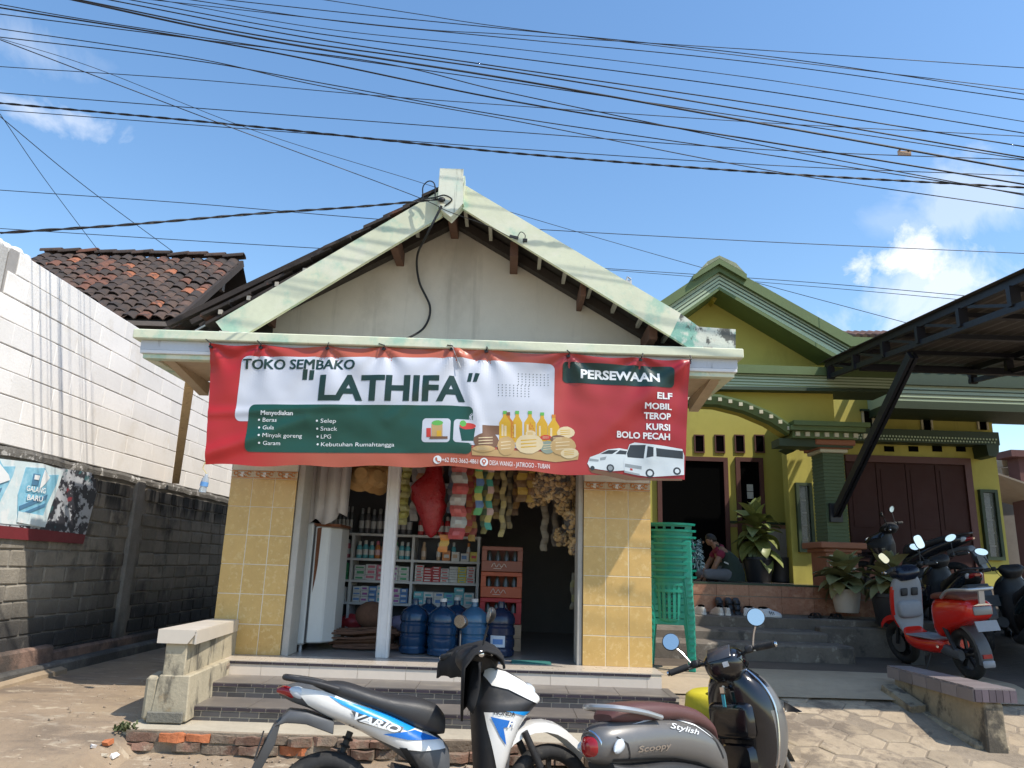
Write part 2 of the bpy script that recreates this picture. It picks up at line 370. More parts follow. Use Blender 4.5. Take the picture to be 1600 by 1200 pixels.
# torn tin/paper poster on the wall
ps = thing('torn_poster', 'torn pale blue cigarette poster peeling off the grey wall', 'poster', (WX, 6.8, 1.5))
px_ = WX+0.025
def yz(m_, poly, name, x=px_, parent=None, ripple=0.006, th=0.003):
    b = MB(); b.prism([(p[0], p[1]) for p in poly], x, x+th, 'yz'); return b.build(name, m_, parent or ps)
M_pap = mat('poster_paper', (0.60, 0.70, 0.72), 0.7, var=0.15, vs=5, stains=[((0.75, 0.76, 0.75), (6, 6, 6), 0.5, 0.6, 0.8), ((0.2, 0.25, 0.27), (9, 9, 3), 0.62, 0.7, 0.7)])
M_blue = mat('poster_blue', (0.20, 0.47, 0.62), 0.6, var=0.2, vs=6, stains=[((0.48, 0.70, 0.80), (3, 3, 3), 0.45, 0.65, 0.7)])
M_dkb = flat('poster_dark_blue', (0.08, 0.20, 0.33), 0.6)
M_blk = mat('poster_backing', (0.035, 0.035, 0.045), 0.55, var=0.3, vs=8, stains=[((0.50, 0.52, 0.55), (5.5, 5.5, 7), 0.49, 0.53, 0.9), ((0.05, 0.15, 0.17), (5, 5, 5), 0.6, 0.63, 0.8), ((0.25, 0.03, 0.04), (4, 4, 5), 0.64, 0.66, 0.8)])
M_mar = mat('poster_maroon', (0.16, 0.02, 0.025), 0.6, var=0.2)
yz(M_blk, [(5.4, 1.50), (7.46, 1.475), (7.56, 1.98), (7.50, 2.10), (7.40, 2.165), (5.4, 2.09)], 'backing')
yz(M_mar, [(5.4, 1.495), (7.46, 1.47), (7.475, 1.56), (6.9, 1.575), (5.4, 1.60)], 'maroon_strip', px_+0.004)
yz(M_pap, [(5.4, 1.61), (6.80, 1.60), (6.84, 1.8), (6.90, 2.0), (6.93, 2.13), (6.6, 2.15), (5.4, 2.08)], 'paper_sheet', px_+0.005)
for k, (oy, torn) in enumerate(((6.36, 1), (5.74, 2))):
    sh = yz(M_blue, [(oy+0.03, 1.66), (oy+0.36, 1.645), (oy+0.40, 1.8), (oy+0.49, 2.0), (oy+0.50, 2.08), (oy+0.35, 2.06), (oy+0.28, 2.115), (oy+0.02, 2.09), (oy-0.02, 1.85)], 'blue_panel', px_+0.010)
    yz(M_pap, [(oy+0.03, 1.625), (oy+0.37, 1.60), (oy+0.375, 1.70), (oy+0.02, 1.715)], 'white_foot', px_+0.015, sh)
    yz(M_dkb, [(oy+0.03, 1.725), (oy+0.37, 1.85), (oy+0.38, 1.89), (oy+0.02, 1.76)], 'diagonal_stripe', px_+0.015, sh)
    yz(M_dkb, [(oy+0.16, 1.71), (oy+0.37, 1.78), (oy+0.37, 1.81), (oy+0.10, 1.715)], 'diagonal_stripe', px_+0.015, sh)
    yz(M_dkb, [(oy+0.13, 1.95), (oy+0.22, 1.95), (oy+0.23, 2.05), (oy+0.13, 2.05)], 'emblem', px_+0.0145, sh)
    yz(flat('poster_white', (0.78, 0.8, 0.8)), [(oy+0.145, 2.0), (oy+0.21, 2.0), (oy+0.215, 2.04), (oy+0.145, 2.04)], 'emblem_mark', px_+0.019, sh)
    yz(flat('poster_white', (0.78, 0.8, 0.8)), [(oy+0.24, 1.92), (oy+0.31, 1.98), (oy+0.36, 2.04), (oy+0.27, 2.10), (oy+0.25, 2.02)] if torn == 1 else [(oy+0.2, 1.87), (oy+0.45, 1.96), (oy+0.42, 2.0), (oy+0.28, 2.08), (oy+0.1, 2.09)], 'torn_flap', px_+0.020, sh)

# ================================================================ WIRES
M_wire = flat('black_cable', (0.012, 0.012, 0.014), 0.6); M_wthin = flat('dark_wire', (0.035, 0.035, 0.04), 0.5)
def smooth_pts(P, n=24):
    P = [Vector(p) for p in P]
    if len(P) == 2: return [P[0].lerp(P[1], i/n) for i in range(n+1)]
    out = []
    Q = [P[0]*2-P[1]]+P+[P[-1]*2-P[-2]]
    for i in range(1, len(Q)-2):
        for k in range(n):
            t = k/n; a, b_, c_, d_ = Q[i-1], Q[i], Q[i+1], Q[i+2]
            out.append(0.5*((2*b_)+(c_-a)*t+(2*a-5*b_+4*c_-d_)*t*t+(3*b_-a-3*c_+d_)*t**3))
    out.append(P[-1]); return out
def wire(pxs, Ys, r, label, name='overhead_wire', twisted=False, ext=True, group='overhead wires along the road', m_=None):
    if not hasattr(Ys, '__len__'): Ys = [Ys]*len(pxs)
    r *= .78
    P = [at(a, b_, y) for (a, b_), y in zip(pxs, Ys)]
    pts = smooth_pts(P, 14 if not twisted else 40)
    if ext:
        d0 = (pts[0]-pts[1]).normalized(); d1 = (pts[-1]-pts[-2]).normalized()
        if pxs[0][0] < 480 and (pxs[0][0] <= 5 or pxs[0][1] <= 2): pts = [pts[0]+d0*14+Vector((0, 0, .9)), pts[0]+d0*6+Vector((0, 0, .15))]+pts
        if pxs[-1][0] >= 1595: pts = pts+[pts[-1]+d1*6+Vector((0, 0, .2)), pts[-1]+d1*14+Vector((0, 0, 1.0))]
    b = MB()
    if twisted:
        L_ = 0; A = []; B2 = []; last = pts[0]
        for p in pts:
            L_ += (p-last).length; last = p; ph = L_*2*PI/0.34
            off = Vector((0, math.cos(ph), math.sin(ph)))*r*0.9
            A.append(p+off); B2.append(p-off)
        b.tube(A, r, 6); b.tube(B2, r, 6)
    else: b.tube(pts, r, 6)
    return b.build(name, m_ or M_wire, smooth=60, label=label, cat='wire', group=group)
YW = 5.4
wire([(115, 0), (400, 60), (800, 124), (1200, 195), (1600, 267)], YW, .011, 'thickest black cable of the bundle, rising to the top left of the sky')
wire([(0, 12), (400, 77), (800, 158), (1200, 222), (1600, 288)], YW+.15, .009, 'thick black cable entering the sky at the very top of the left edge')
wire([(125, 0), (420, 58), (800, 112), (1200, 178), (1600, 246)], YW-.1, .008, 'black cable running just above the thickest cable of the bundle')
wire([(172, 0), (470, 57), (800, 107), (1200, 165), (1600, 229)], YW+.1, .007, 'black cable second above the thickest cable in the bundle')
wire([(205, 0), (480, 50), (800, 90), (1200, 143), (1600, 208)], YW+.2, .006, 'thin cable in the middle of the upper fan of wires')
wire([(250, 0), (500, 44), (800, 76), (1200, 125), (1600, 190)], YW+.3, .0045, 'thin wire fourth from the top at the right edge')
wire([(300, 0), (520, 32), (800, 60), (1200, 100), (1600, 156)], YW+.3, .0055, 'thin wire third from the top at the right edge')
wire([(355, 0), (560, 22), (800, 46), (1200, 88), (1600, 147)], YW+.4, .0055, 'thin wire second from the top at the right edge')
wire([(205, -4), (620, 42), (800, 54), (1200, 79), (1600, 106)], YW+.5, .005, 'topmost thin wire at the right edge of the sky')
wire([(470, -6), (640, 20), (800, 44), (1200, 92), (1600, 140)], YW+.55, .005, 'thin wire leaving the top edge nearest the middle', ext=False)
wire([(0, 7), (150, 33), (500, 86), (800, 129), (1200, 188), (1600, 249)], YW+.1, .0055, 'thin wire tucked just under the thickest cable')
wire([(0, 22), (300, 60), (600, 99), (800, 146), (1200, 229), (1600, 305)], YW+.25, .006, 'wire crossing from the top left under the bundle to its lower right')
wire([(0, 45), (300, 90), (500, 134), (800, 188), (1200, 266), (1600, 326)], YW+.3, .0055, 'lowest wire of the bundle where it meets the right edge')
wire([(0, 58), (300, 94), (520, 133), (800, 183), (1200, 242), (1600, 303)], YW+.35, .006, 'wire just above the lowest one at the right edge')
wire([(0, 104), (300, 124), (560, 147), (800, 165), (1200, 192), (1600, 213)], YW+.8, .005, 'flat thin wire crossing beneath the bundle from mid left')
wire([(0, 145), (400, 176), (800, 206), (1200, 234), (1600, 250)], YW+.8, .0055, 'thin wire just above the twisted cable')
wire([(0, 172), (300, 195), (620, 219), (800, 232), (1200, 258), (1600, 275)], YW+.8, .005, 'thin straight wire hugging the twisted cable')
wire([(0, 161), (400, 198), (800, 239), (1200, 270), (1600, 293)], YW+.5, .0075, 'twisted black cable crossing low over the whole sky', 'twisted_cable', twisted=True)
wire([(0, 297), (300, 318), (585, 342), (850, 359), (1200, 378), (1600, 396)], 15.5, .011, 'thin wire passing behind the shop gable')
wire([(0, 357), (250, 373), (500, 388), (700, 398)], 15.0, .010, 'thin wire low behind the shop roof on the left', ext=False)
wire([(0, 364), (200, 351), (400, 334), (560, 323), (690, 311)], [4.6, 5.0, 5.5, 5.8, 6.08], .0075, 'twisted service cable sagging to the gable post', 'service_cable', twisted=True, ext=False, group='cables fixed to the shop gable')
wire([(0, 62), (350, 195), (640, 303), (700, 330), (760, 352), (800, 372)], [4.2, 5.0, 5.9, 6.02, 6.06, 6.08], .0045, 'thin drop wire running down to the shop fascia', 'drop_wire', ext=False, group='cables fixed to the shop gable')
wire([(0, 60), (150, 107), (400, 205), (660, 286), (800, 332), (1100, 419), (1422, 506)], [9, 9.3, 9.8, 10.2, 10.4, 10.2, 9.0], .0055, 'thin wire passing behind the gable post down to the carport', ext=False)
wire([(0, 182), (130, 289), (270, 393)], [7, 8.5, 10.3], .006, 'steep wire dropping to the old tiled roof', ext=False)
wire([(0, 178), (70, 280), (160, 400)], [7, 8.6, 10.3], .005, 'steepest thin wire at far left dropping behind the white wall', ext=False)
wire([(880, 415), (1250, 440), (1530, 464)], [14.5, 14, 12], .008, 'upper of two thin wires reaching the carport roof', ext=False)
wire([(880, 416), (1250, 446), (1520, 470)], [14.5, 14, 12], .007, 'lower of two thin wires reaching the carport roof', ext=False)
b = MB(); p = at(1413, 239, YW+.02); b.box(p.x-.055, p.x+.055, p.y-.006, p.y+.006, p.z-.022, p.z+.018); b.box(p.x-.045, p.x-.03, p.y-.012, p.y+.012, p.z+.018, p.z+.03); b.box(p.x+.03, p.x+.045, p.y-.012, p.y+.012, p.z+.018, p.z+.03)
b.build('cable_tag', flat('faded_tag', (0.42, 0.30, 0.22)), bevel=.003, label='small faded tag hanging from the thickest overhead cable', cat='tag')
# ================================================================ lettering helper
def text_tris(s_, bold=0.0, shear=0.0, spacing=1.0):
    cu = bpy.data.curves.new('t', 'FONT'); cu.body = s_; cu.offset = bold; cu.shear = shear; cu.space_character = spacing; cu.resolution_u = 3
    ob = bpy.data.objects.new('t', cu); COL.objects.link(ob)
    dg = bpy.context.evaluated_depsgraph_get(); me = bpy.data.meshes.new_from_object(ob.evaluated_get(dg))
    bm = bmesh.new(); bm.from_mesh(me); bmesh.ops.triangulate(bm, faces=bm.faces)
    T = [[(v.co.x, v.co.y) for v in f.verts] for f in bm.faces]; bm.free()
    bpy.data.objects.remove(ob, do_unlink=True); bpy.data.curves.remove(cu); bpy.data.meshes.remove(me)
    return T
def fit(T, x0, x1, z0, cap):   # to a box: left, right, baseline, capital height
    a = min(p[0] for t in T for p in t); b_ = max(p[0] for t in T for p in t); k = (x1-x0)/(b_-a); kz = cap/0.70
    return [[(x0+(p[0]-a)*k, z0+p[1]*kz) for p in t] for t in T]
def split(T, L_):
    out = []; st = list(T)
    while st:
        t = st.pop(); e = [math.dist(t[i], t[(i+1) % 3]) for i in range(3)]; i = e.index(max(e))
        if e[i] <= L_: out.append(t); continue
        a, b_, c_ = t[i], t[(i+1) % 3], t[(i+2) % 3]; mm = ((a[0]+b_[0])/2, (a[1]+b_[1])/2)
        st += [[a, mm, c_], [mm, b_, c_]]
    return out
def print_on(T, f3, name, m_, parent, L_=0.05, world=True, smooth=0):
    b = MB(); vi = {}; 
    for t in split(T, L_):
        ids = []
        for p in t:
            k = (round(p[0], 5), round(p[1], 5))
            if k not in vi: vi[k] = len(b.v); b.v.append(tuple(f3(*p)))
            ids.append(vi[k])
        if len(set(ids)) == 3: b.f.append(tuple(ids)); b.m.append(0)
    return b.build(name, m_, parent, fix=False, world=world, smooth=smooth)
M_pw = flat('print_white', (0.80, 0.82, 0.82), 0.45)
for k, oy in enumerate((6.36, 5.74)):
    for j, w_ in enumerate(('GALANG', 'BARU')):
        T = fit(text_tris(w_, 0.02), oy+0.06+0.03*j, oy+0.33-0.02*j, 1.895-0.075*j, 0.045)
        print_on(T, lambda y, z: (px_+0.024, y, z), 'poster_lettering', M_pw, ps, 9)

# ================================================================ SHOP BUILDING
shop = thing('shop_building', 'small gabled grocery shop with pale green fascia and yellow tiled pillars', 'shop', (-0.6, 7, 0.585))
FZ = 0.585
M_tile = mat('yellow_tile', (0.60, 0.385, 0.135), 0.22, var=0.10, vs=14, rnd=0.05, stains=[((0.72, 0.53, 0.25), (24, 24, 24), 0.52, 0.66, 0.55), ((0.46, 0.27, 0.08), (30, 30, 14), 0.62, 0.7, 0.45)])
M_grout = mat('grout', (0.74, 0.66, 0.50), 0.9, var=0.15)
M_plas = mat('grey_plaster', (0.44, 0.41, 0.36), 0.9, var=0.15, bump=0.3, stains=[((0.25, 0.22, 0.18), (6, 6, 2), 0.6, 0.75, 0.5)])
M_fas = mat('pale_green_paint', (0.66, 0.68, 0.50), 0.65, var=0.12, vs=2.5, bump=0.15, bs=30,
    stains=[((0.34, 0.55, 0.42), (2.6, 2.6, 2.6), 0.50, 0.66, 0.85), ((0.76, 0.74, 0.62), (3, 3, 3), 0.5, 0.7, 0.5), ((0.10, 0.10, 0.09), (11, 11, 4), 0.67, 0.76, 0.6)])
M_fas2 = mat('mossy_paint', (0.62, 0.64, 0.55), 0.75, var=0.15, vs=4, bump=0.3, stains=[((0.16, 0.42, 0.33), (4, 4, 4), 0.46, 0.56, 0.85), ((0.05, 0.05, 0.045), (9, 9, 6), 0.53, 0.62, 0.9), ((0.55, 0.5, 0.42), (12, 12, 12), 0.6, 0.7, 0.5)])
M_white = mat('greyed_white_paint', (0.70, 0.70, 0.70), 0.7, var=0.08, vs=3, stains=[((0.35, 0.34, 0.33), (8, 8, 2), 0.62, 0.74, 0.6), ((0.08, 0.08, 0.08), (14, 14, 8), 0.72, 0.77, 0.7)])
M_soff = mat('bare_soffit', (0.52, 0.40, 0.27), 0.85, var=0.2, vs=4)
M_gab = mat('stucco_gable', (0.57, 0.51, 0.44), 0.9, var=0.07, vs=1.6, bump=0.2, bs=50, stains=[((0.36, 0.315, 0.265), (1.4, 1.4, 0.7), 0.48, 0.7, 0.6), ((0.30, 0.265, 0.225), (7, 7, .5), 0.56, 0.74, 0.45), ((0.60, 0.55, 0.48), (4, 4, 4), 0.6, 0.7, 0.4)])
M_dw = mat('dark_roof_wood', (0.035, 0.025, 0.02), 0.85, var=0.3); M_bw = mat('brown_wood', (0.12, 0.055, 0.035), 0.8, var=0.3)
M_lath = mat('pale_lath', (0.40, 0.36, 0.30), 0.85, var=0.2)
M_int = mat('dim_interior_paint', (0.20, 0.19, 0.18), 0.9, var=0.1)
M_floor = mat('shop_floor_tile', (0.34, 0.31, 0.28), 0.25, var=0.12, vs=3)

b = MB(); b.box(-2.5, 1.275, 6.335, 9.8, 0.2, FZ); b.build('floor_slab', M_floor, shop)
def pillar(x0, x1, n):
    p_ = MB(); p_.box(x0+.008, x1-.008, 6.6825, 7.0, FZ, 3.04); po = p_.build('pillar', M_grout, shop)
    w_ = (x1-x0)/3
    t = MB(); t.box(-w_/2+.003, w_/2-.003, 0, .012, .003, .247); tme = t.mesh('tile', M_tile, bevel=.0025)
    for i in range(3):
        for j in range(6): link('tile', tme, po, loc=(x0+w_*(i+.5), 6.68+rr(-.001, .001), FZ+.003+.25*j))
    bm_ = flat('border_tile', (0.58, 0.47, 0.30), .3); om = flat('border_scroll', (0.55, 0.22, 0.06), .35); wm_ = flat('border_flower', (0.78, 0.74, 0.66), .35)
    for i in range(3):
        q = MB(); q.box(x0+w_*i+.002, x0+w_*(i+1)-.002, 6.68, 6.692, FZ+1.503, FZ+1.577)
        bo = q.build('border_tile', bm_, po)
        q = MB(); cx = x0+w_*(i+.5); cz = FZ+1.54
        for s_ in (-1, 1):   # scrolls
            for k in range(2):
                pts = [Vector((cx+s_*(.028+.032*k)+.016*math.cos(a), 6.678, cz+(.009 if k else -.006)+.018*math.sin(a))) for a in np.linspace(.3, 5.6, 12)]
                q.tube(pts, .0055, 5)
        q.box(x0+w_*i+.003, x0+w_*(i+1)-.003, 6.677, 6.68, FZ+1.506, FZ+1.514); q.box(x0+w_*i+.003, x0+w_*(i+1)-.003, 6.677, 6.68, FZ+1.566, FZ+1.574)
        q.build('scroll', om, bo)
        q = MB()
        for k in range(5):
            a = 2*PI*k/5; q.ell((cx+.013*math.cos(a), 6.677, cz+.013*math.sin(a)), (.011, .003, .011), 8, 4)
        q.build('flower', wm_, bo)
    # side tiles
    t = MB(); t.box(0, .012, .002, .2985, .0025, .2475); sme = t.mesh('side_tile', M_tile)
    for j in range(6): link('side_tile', sme, po, loc=((x1-.011) if n else (x0-.001), 6.695, FZ+.003+.25*j))
    t = MB(); t.box(x0-.002, x1+.002, 6.683, 6.70, FZ+1.58, 3.04); t.build('plaster_head', M_plas, po)
pillar(-2.505, -1.905, 0); pillar(0.677, 1.28, 1)
b = MB(); b.box(-1.905, -1.845, 6.70, 6.98, FZ, 3.04); b.build('door_jamb', M_plas, shop, bevel=.006); b = MB(); b.box(0.632, 0.677, 6.70, 6.98, FZ, 3.04); b.build('door_jamb', M_plas, shop, bevel=.006)
b = MB(); b.box(-1.112, -1.0, 6.79, 6.88, FZ, 3.04); b.box(-1.106, -1.085, 6.783, 6.79, FZ, 3.04); b.box(-1.027, -1.006, 6.783, 6.79, FZ, 3.04)
b.build('roller_door_post', mat('white_post_paint', (0.66, 0.64, 0.62), .5, var=.1, stains=[((.4, .36, .32), (8, 8, 1), .6, .7, .5)]), shop, bevel=.004)
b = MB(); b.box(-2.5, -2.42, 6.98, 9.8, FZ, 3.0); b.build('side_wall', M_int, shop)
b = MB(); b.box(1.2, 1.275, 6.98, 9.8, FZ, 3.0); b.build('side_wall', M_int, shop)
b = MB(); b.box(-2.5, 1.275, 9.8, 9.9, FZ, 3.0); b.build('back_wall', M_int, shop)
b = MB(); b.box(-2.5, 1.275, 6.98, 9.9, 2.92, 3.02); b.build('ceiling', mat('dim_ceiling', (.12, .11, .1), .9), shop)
b = MB(); b.box(-2.52, -2.505, 7.0, 13.5, 0.2, 3.2); b.build('outer_wall', M_plas, shop)
b = MB(); b.box(1.282, 1.30, 7.0, 13.5, 0.2, 3.2); b.build('outer_wall', M_plas, shop)

# concrete canopy slab with stepped edge
cn = MB(); cn.box(-3.23, 1.957, 6.0, 6.95, 3.172, 3.255); cap_ = cn.build('canopy_slab', M_fas, shop, bevel=.008)
q = MB(); q.box(-3.175, 1.915, 6.05, 6.94, 3.085, 3.172); q.build('upper_band', mat('blue_grey_band', (.52, .55, .60), .7, var=.1, stains=[((.1, .1, .1), (9, 9, 1.5), .6, .75, .6)]), cap_, bevel=.004)
q = MB(); q.box(-3.17, 1.91, 6.045, 6.93, 3.055, 3.085); q.build('white_band', M_white, cap_, bevel=.004)
q = MB(); q.box(-3.15, 1.89, 6.065, 6.15, 3.015, 3.055); q.box(-3.15, -3.06, 6.15, 6.92, 3.015, 3.055); q.box(1.80, 1.89, 6.15, 6.92, 3.015, 3.055); q.build('drip_strip', M_fas, cap_, bevel=.004)
q = MB(); q.box(-3.06, 1.80, 6.15, 6.92, 3.03, 3.054); q.build('soffit', M_soff, cap_)
for x in (-3.02, 1.72):
    q = MB(); q.prism([(6.16, 3.03), (6.98, 3.03), (6.98, 2.90)], x, x+.09, 'yz'); q.build('corbel', M_soff, cap_)
for k in range(16):
    q = MB(); x = rr(-3.1, 1.8); q.obox((x, 6.0+rr(.01, .1), 3.258), (rr(.02, .09), .05, .012), Matrix.Rotation(rr(-.3, .3), 3, 'Z')); q.build('debris', M_plas, cap_)

# gable wall
AX, AZ = -0.612, 4.63
g = MB(); g.prism([(-2.9, 3.25), (1.7, 3.25), (1.62, 3.34), (AX, AZ+.02), (-2.84, 3.34)], 6.74, 6.86); gab = g.build('gable_wall', M_gab, shop)
# crack-like thin cable mark and roof timbers
sl = (4.50-3.30)/(2.0-0.12)
def rz_(x): return AZ+0.10-abs(x-AX)*0.593   # underside of roof line
g = MB(); 
for s_ in (-1, 1):
    xe = -2.95 if s_ < 0 else 1.72
    g.bar((AX, 6.66, rz_(AX)-.07), (xe, 6.66, rz_(xe)-.07), .08, .11, (0, 1, 0))
g.build('verge_rafter', M_dw, shop)
for x in (-2.30, -1.13, AX, -0.02, 0.62, 1.25):
    big = x in (-1.13, AX, -0.02, 1.25)
    g = MB(); w_ = .075 if big else .05
    g.box(x-w_/2, x+w_/2, 6.30, 6.74, rz_(x)-.20-(.02 if big else 0), rz_(x)-.075); g.build('purlin_end', M_bw, shop, bevel=.004)
for x in np.arange(-2.6, 1.6, .235):
    if abs(x-AX) < .12: continue
    g = MB(); g.box(x-.016, x+.016, 6.2, 6.74, rz_(x)-.075, rz_(x)-.035); g.build('batten', M_lath, shop)
# fascia boards
P6 = lambda a, b_: (lambda v: (v.x, v.z))(at(a, b_, 6.15))
g = MB(); g.prism([P6(690, 297), P6(338, 503), P6(350, 519), P6(386, 520), P6(690, 337)], 6.15, 6.19); g.build('fascia_board', M_fas, shop, bevel=.004)
g = MB(); g.prism([P6(720, 286), P6(1063, 490), P6(1047, 524), P6(720, 323)], 6.15, 6.19); g.build('fascia_board', M_fas, shop, bevel=.004)
g = MB(); g.prism([P6(1063.5, 490.3), P6(1092, 511), P6(1088, 543), P6(1077, 543), P6(1047.6, 524.3)], 6.152, 6.19); g.build('fascia_end', M_fas2, shop, bevel=.003)
g = MB(); g.prism([P6(1092.6, 511), P6(1149, 515), P6(1149, 544.5), P6(1088.6, 543)], 6.151, 6.45); g.build('fascia_return', M_fas2, shop, bevel=.003)
g = MB(); g.prism([(AX-.105, 4.895), (AX+.10, 4.895), (AX+.11, 4.56), (AX+.012, 4.43), (AX-.09, 4.51), (AX-.105, 4.56)], 6.08, 6.21); pp = g.build('apex_post', mat('streaked_paint', (.70, .72, .60), .7, var=.1, stains=[((.12, .12, .1), (16, 16, 1.6), .56, .7, .75), ((.4, .6, .5), (3, 3, 3), .5, .65, .5)]), shop, bevel=.006)
g = MB(); g.box(AX-.115, AX-.105, 6.09, 6.2, 4.5, 4.82); g.build('post_edge', M_fas, shop); g = MB(); g.box(AX+.112, AX+.122, 6.09, 6.2, 4.56, 4.84); g.build('post_edge', M_fas, shop)
# roof, tile course by tile course
M_rt = mat('old_roof_tile', (0.045, 0.035, 0.03), 0.9, var=0.35, vs=8, rnd=0.3, bump=.5, stains=[((.22, .085, .05), (3, 3, 3), .58, .7, .8), ((.12, .11, .10), (9, 9, 9), .6, .7, .5)])
def course(x0, z0, x1, z1, n, y0, y1, name='tile_course', rag=.03):
    d = Vector((x1-x0, 0, z1-z0)); L_ = d.length; d.normalize(); nrm = Vector((-d.z, 0, d.x)); nrm = nrm if nrm.z > 0 else -nrm
    for i in range(n):
        a = Vector((x0, 0, z0))+d*(L_*i/n); e = Vector((x0, 0, z0))+d*(L_*(i+1.25)/n)
        ya = y0+rr(-rag, rag); g = MB()
        A, B_ = a+nrm*.012, e+nrm*.05
        g.add([(A.x, ya, A.z-.005), (B_.x, ya, B_.z-.022), (B_.x, ya, B_.z+.008), (A.x, ya, A.z+.025), (A.x, y1, A.z-.005), (B_.x, y1, B_.z-.022), (B_.x, y1, B_.z+.008), (A.x, y1, A.z+.025)],
              [(0, 1, 2, 3), (7, 6, 5, 4), (0, 4, 5, 1), (1, 5, 6, 2), (2, 6, 7, 3), (3, 7, 4, 0)])
        g.build(name, M_rt, shop)
course(AX-.04, 4.80, -2.70, 3.455, 12, 6.22, 13.0)
course(AX+.04, 4.80, 1.80, 3.335, 12, 6.24, 13.0, rag=.008)
g = MB(); g.prism([(AX, 4.77), (-2.72, 3.40), (-2.72, 3.37), (AX, 4.74), (1.78, 3.28), (1.78, 3.31)], 6.21, 13.0); g.build('roof_deck', M_dw, shop)
# lower, flatter side roof on the left: sagging boards and tile rows
course(-1.10, 4.77, -3.30, 3.50, 9, 6.95, 13.0, rag=.06)
course(-1.65, 4.36, -3.28, 3.40, 7, 6.60, 7.4, rag=.08)
for k, (a, b_) in enumerate((((560, 365), (262, 508)), ((520, 395), (300, 505)), ((445, 440), (315, 512)))):
    g = MB(); p0 = at(*a, 6.5-.06*k); p1 = at(*b_, 6.5-.06*k); g.bar(p0, p1, .05, .05+.015*k, (0, 1, 0)); g.build('verge_board', M_dw, shop)
g = MB(); g.bar(at(490, 415, 6.3), at(305, 517, 6.3), .012, .012); g.build('metal_edge', flat('grey_metal', (.45, .45, .45), .5), shop)
g = MB(); g.prism([(-3.3, 3.26), (-2.3, 3.26), (-2.3, 3.9), (-3.3, 3.33)], 6.7, 13); g.build('side_roof_fill', M_dw, shop)

# cable loop, hook and dangling cable on the gable
b = MB(); b.tube(smooth_pts([at(690, 322, 6.06), at(668, 365, 6.1), at(652, 400, 6.6), at(655, 440, 6.68), at(672, 480, 6.70), at(664, 510, 6.68), at(640, 527, 6.4), at(618, 533, 6.3)], 10), .011, 7)
b.build('dangling_cable', M_wire, smooth=60, label='black cable dangling in a curve down the shaded gable wall', cat='cable', group='cables fixed to the shop gable')
b = MB(); b.tube(smooth_pts([at(661, 311, 6.1), at(661, 292, 6.08), at(670, 283, 6.07), at(679, 288, 6.07), at(680, 310, 6.09)], 8), .006, 6); b.tube(smooth_pts([at(655, 311, 6.1), at(678, 309, 6.05), at(694, 305, 6.06), at(706, 312, 6.07), at(695, 322, 6.08)], 8), .007, 6); p = at(690, 312, 6.05); b.ell(p, (.035, .02, .025), 8, 6)
b.build('cable_loop', M_wire, smooth=60, label='knotted loop of black cable tied to the gable post', cat='cable', group='cables fixed to the shop gable')
b = MB(); p = at(803, 371, 6.12); b.bar((p.x-.04, p.y, p.z+.012), (p.x+.04, p.y, p.z-.006), .02, .022); b.tube(smooth_pts([p+Vector((.03, 0, 0)), p+Vector((.06, -.01, .05)), p+Vector((.1, -.01, .02)), p+Vector((.09, 0, -.05))], 6), .004, 5); b.box(p.x+.08, p.x+.12, p.y-.03, p.y, p.z-.045, p.z-.02)
b.build('cable_clamp', M_wire, label='small black wire clamp on the right fascia', cat='clamp')
b = MB(); p = at(978, 440, 8.2); b.box(p.x-.05, p.x+.07, 8.2, 8.25, p.z-.06, p.z+.02); b.tube([p, p+Vector((.02, 0, .06)), p+Vector((.06, 0, .03))], .012, 5); b.build('roof_scrap', flat('scrap_white', (.6, .6, .58)), label='small white scrap lying on the right roof edge', cat='scrap')

# ================================================================ STEPS (dark tiled) and brick kerb
M_dt = mat('dark_step_tile', (0.070, 0.066, 0.068), 0.35, var=.15, rnd=.28, vs=4, stains=[((.22, .19, .15), (3, 3, 3), .56, .75, .4)])
M_dt2 = mat('step_tread', (0.155, 0.135, 0.118), 0.4, var=.15, vs=3, stains=[((.33, .28, .22), (2, 5, 2), .5, .7, .6)])
M_cream = mat('cream_riser_tile', (0.66, 0.57, 0.47), 0.25, var=.06, vs=4, rnd=.03)
M_nose = mat('nosing_tile', (0.045, 0.035, 0.045), 0.35, var=.2, rnd=.3)
M_sgrout = mat('step_grout', (0.56, 0.48, 0.36), .9, var=.2)
steps = thing('steps', '', '', (-.5, 5.9, .2), kind='structure')
b = MB(); b.box(-2.30, 1.283, 6.324, 6.68, .15, FZ-.002); b.build('porch_core', M_sgrout, steps)
b = MB(); b.box(-2.45, 1.30, 6.318, 6.69, FZ-.001, FZ+.006); b.build('porch_edge_tile', mat('porch_tile', (.52, .45, .37), .3, var=.1), steps)
def row(name, xs, y, z0, z1, m_, gap=.004, th=.012):
    for a, b_ in zip(xs[:-1], xs[1:]):
        t = MB(); t.box(a+gap/2, b_-gap/2, y, y+th, z0, z1); t.build(name, m_, steps)
row('riser_tile', [-2.26]+list(np.arange(-1.943, 1.2, .3885))+[1.285], 6.32, .478, FZ-.022, M_cream)
row('nosing_tile', list(np.arange(-2.25, 1.29, .0985)), 6.312, FZ-.019, FZ-.003, M_nose, .006, .02)
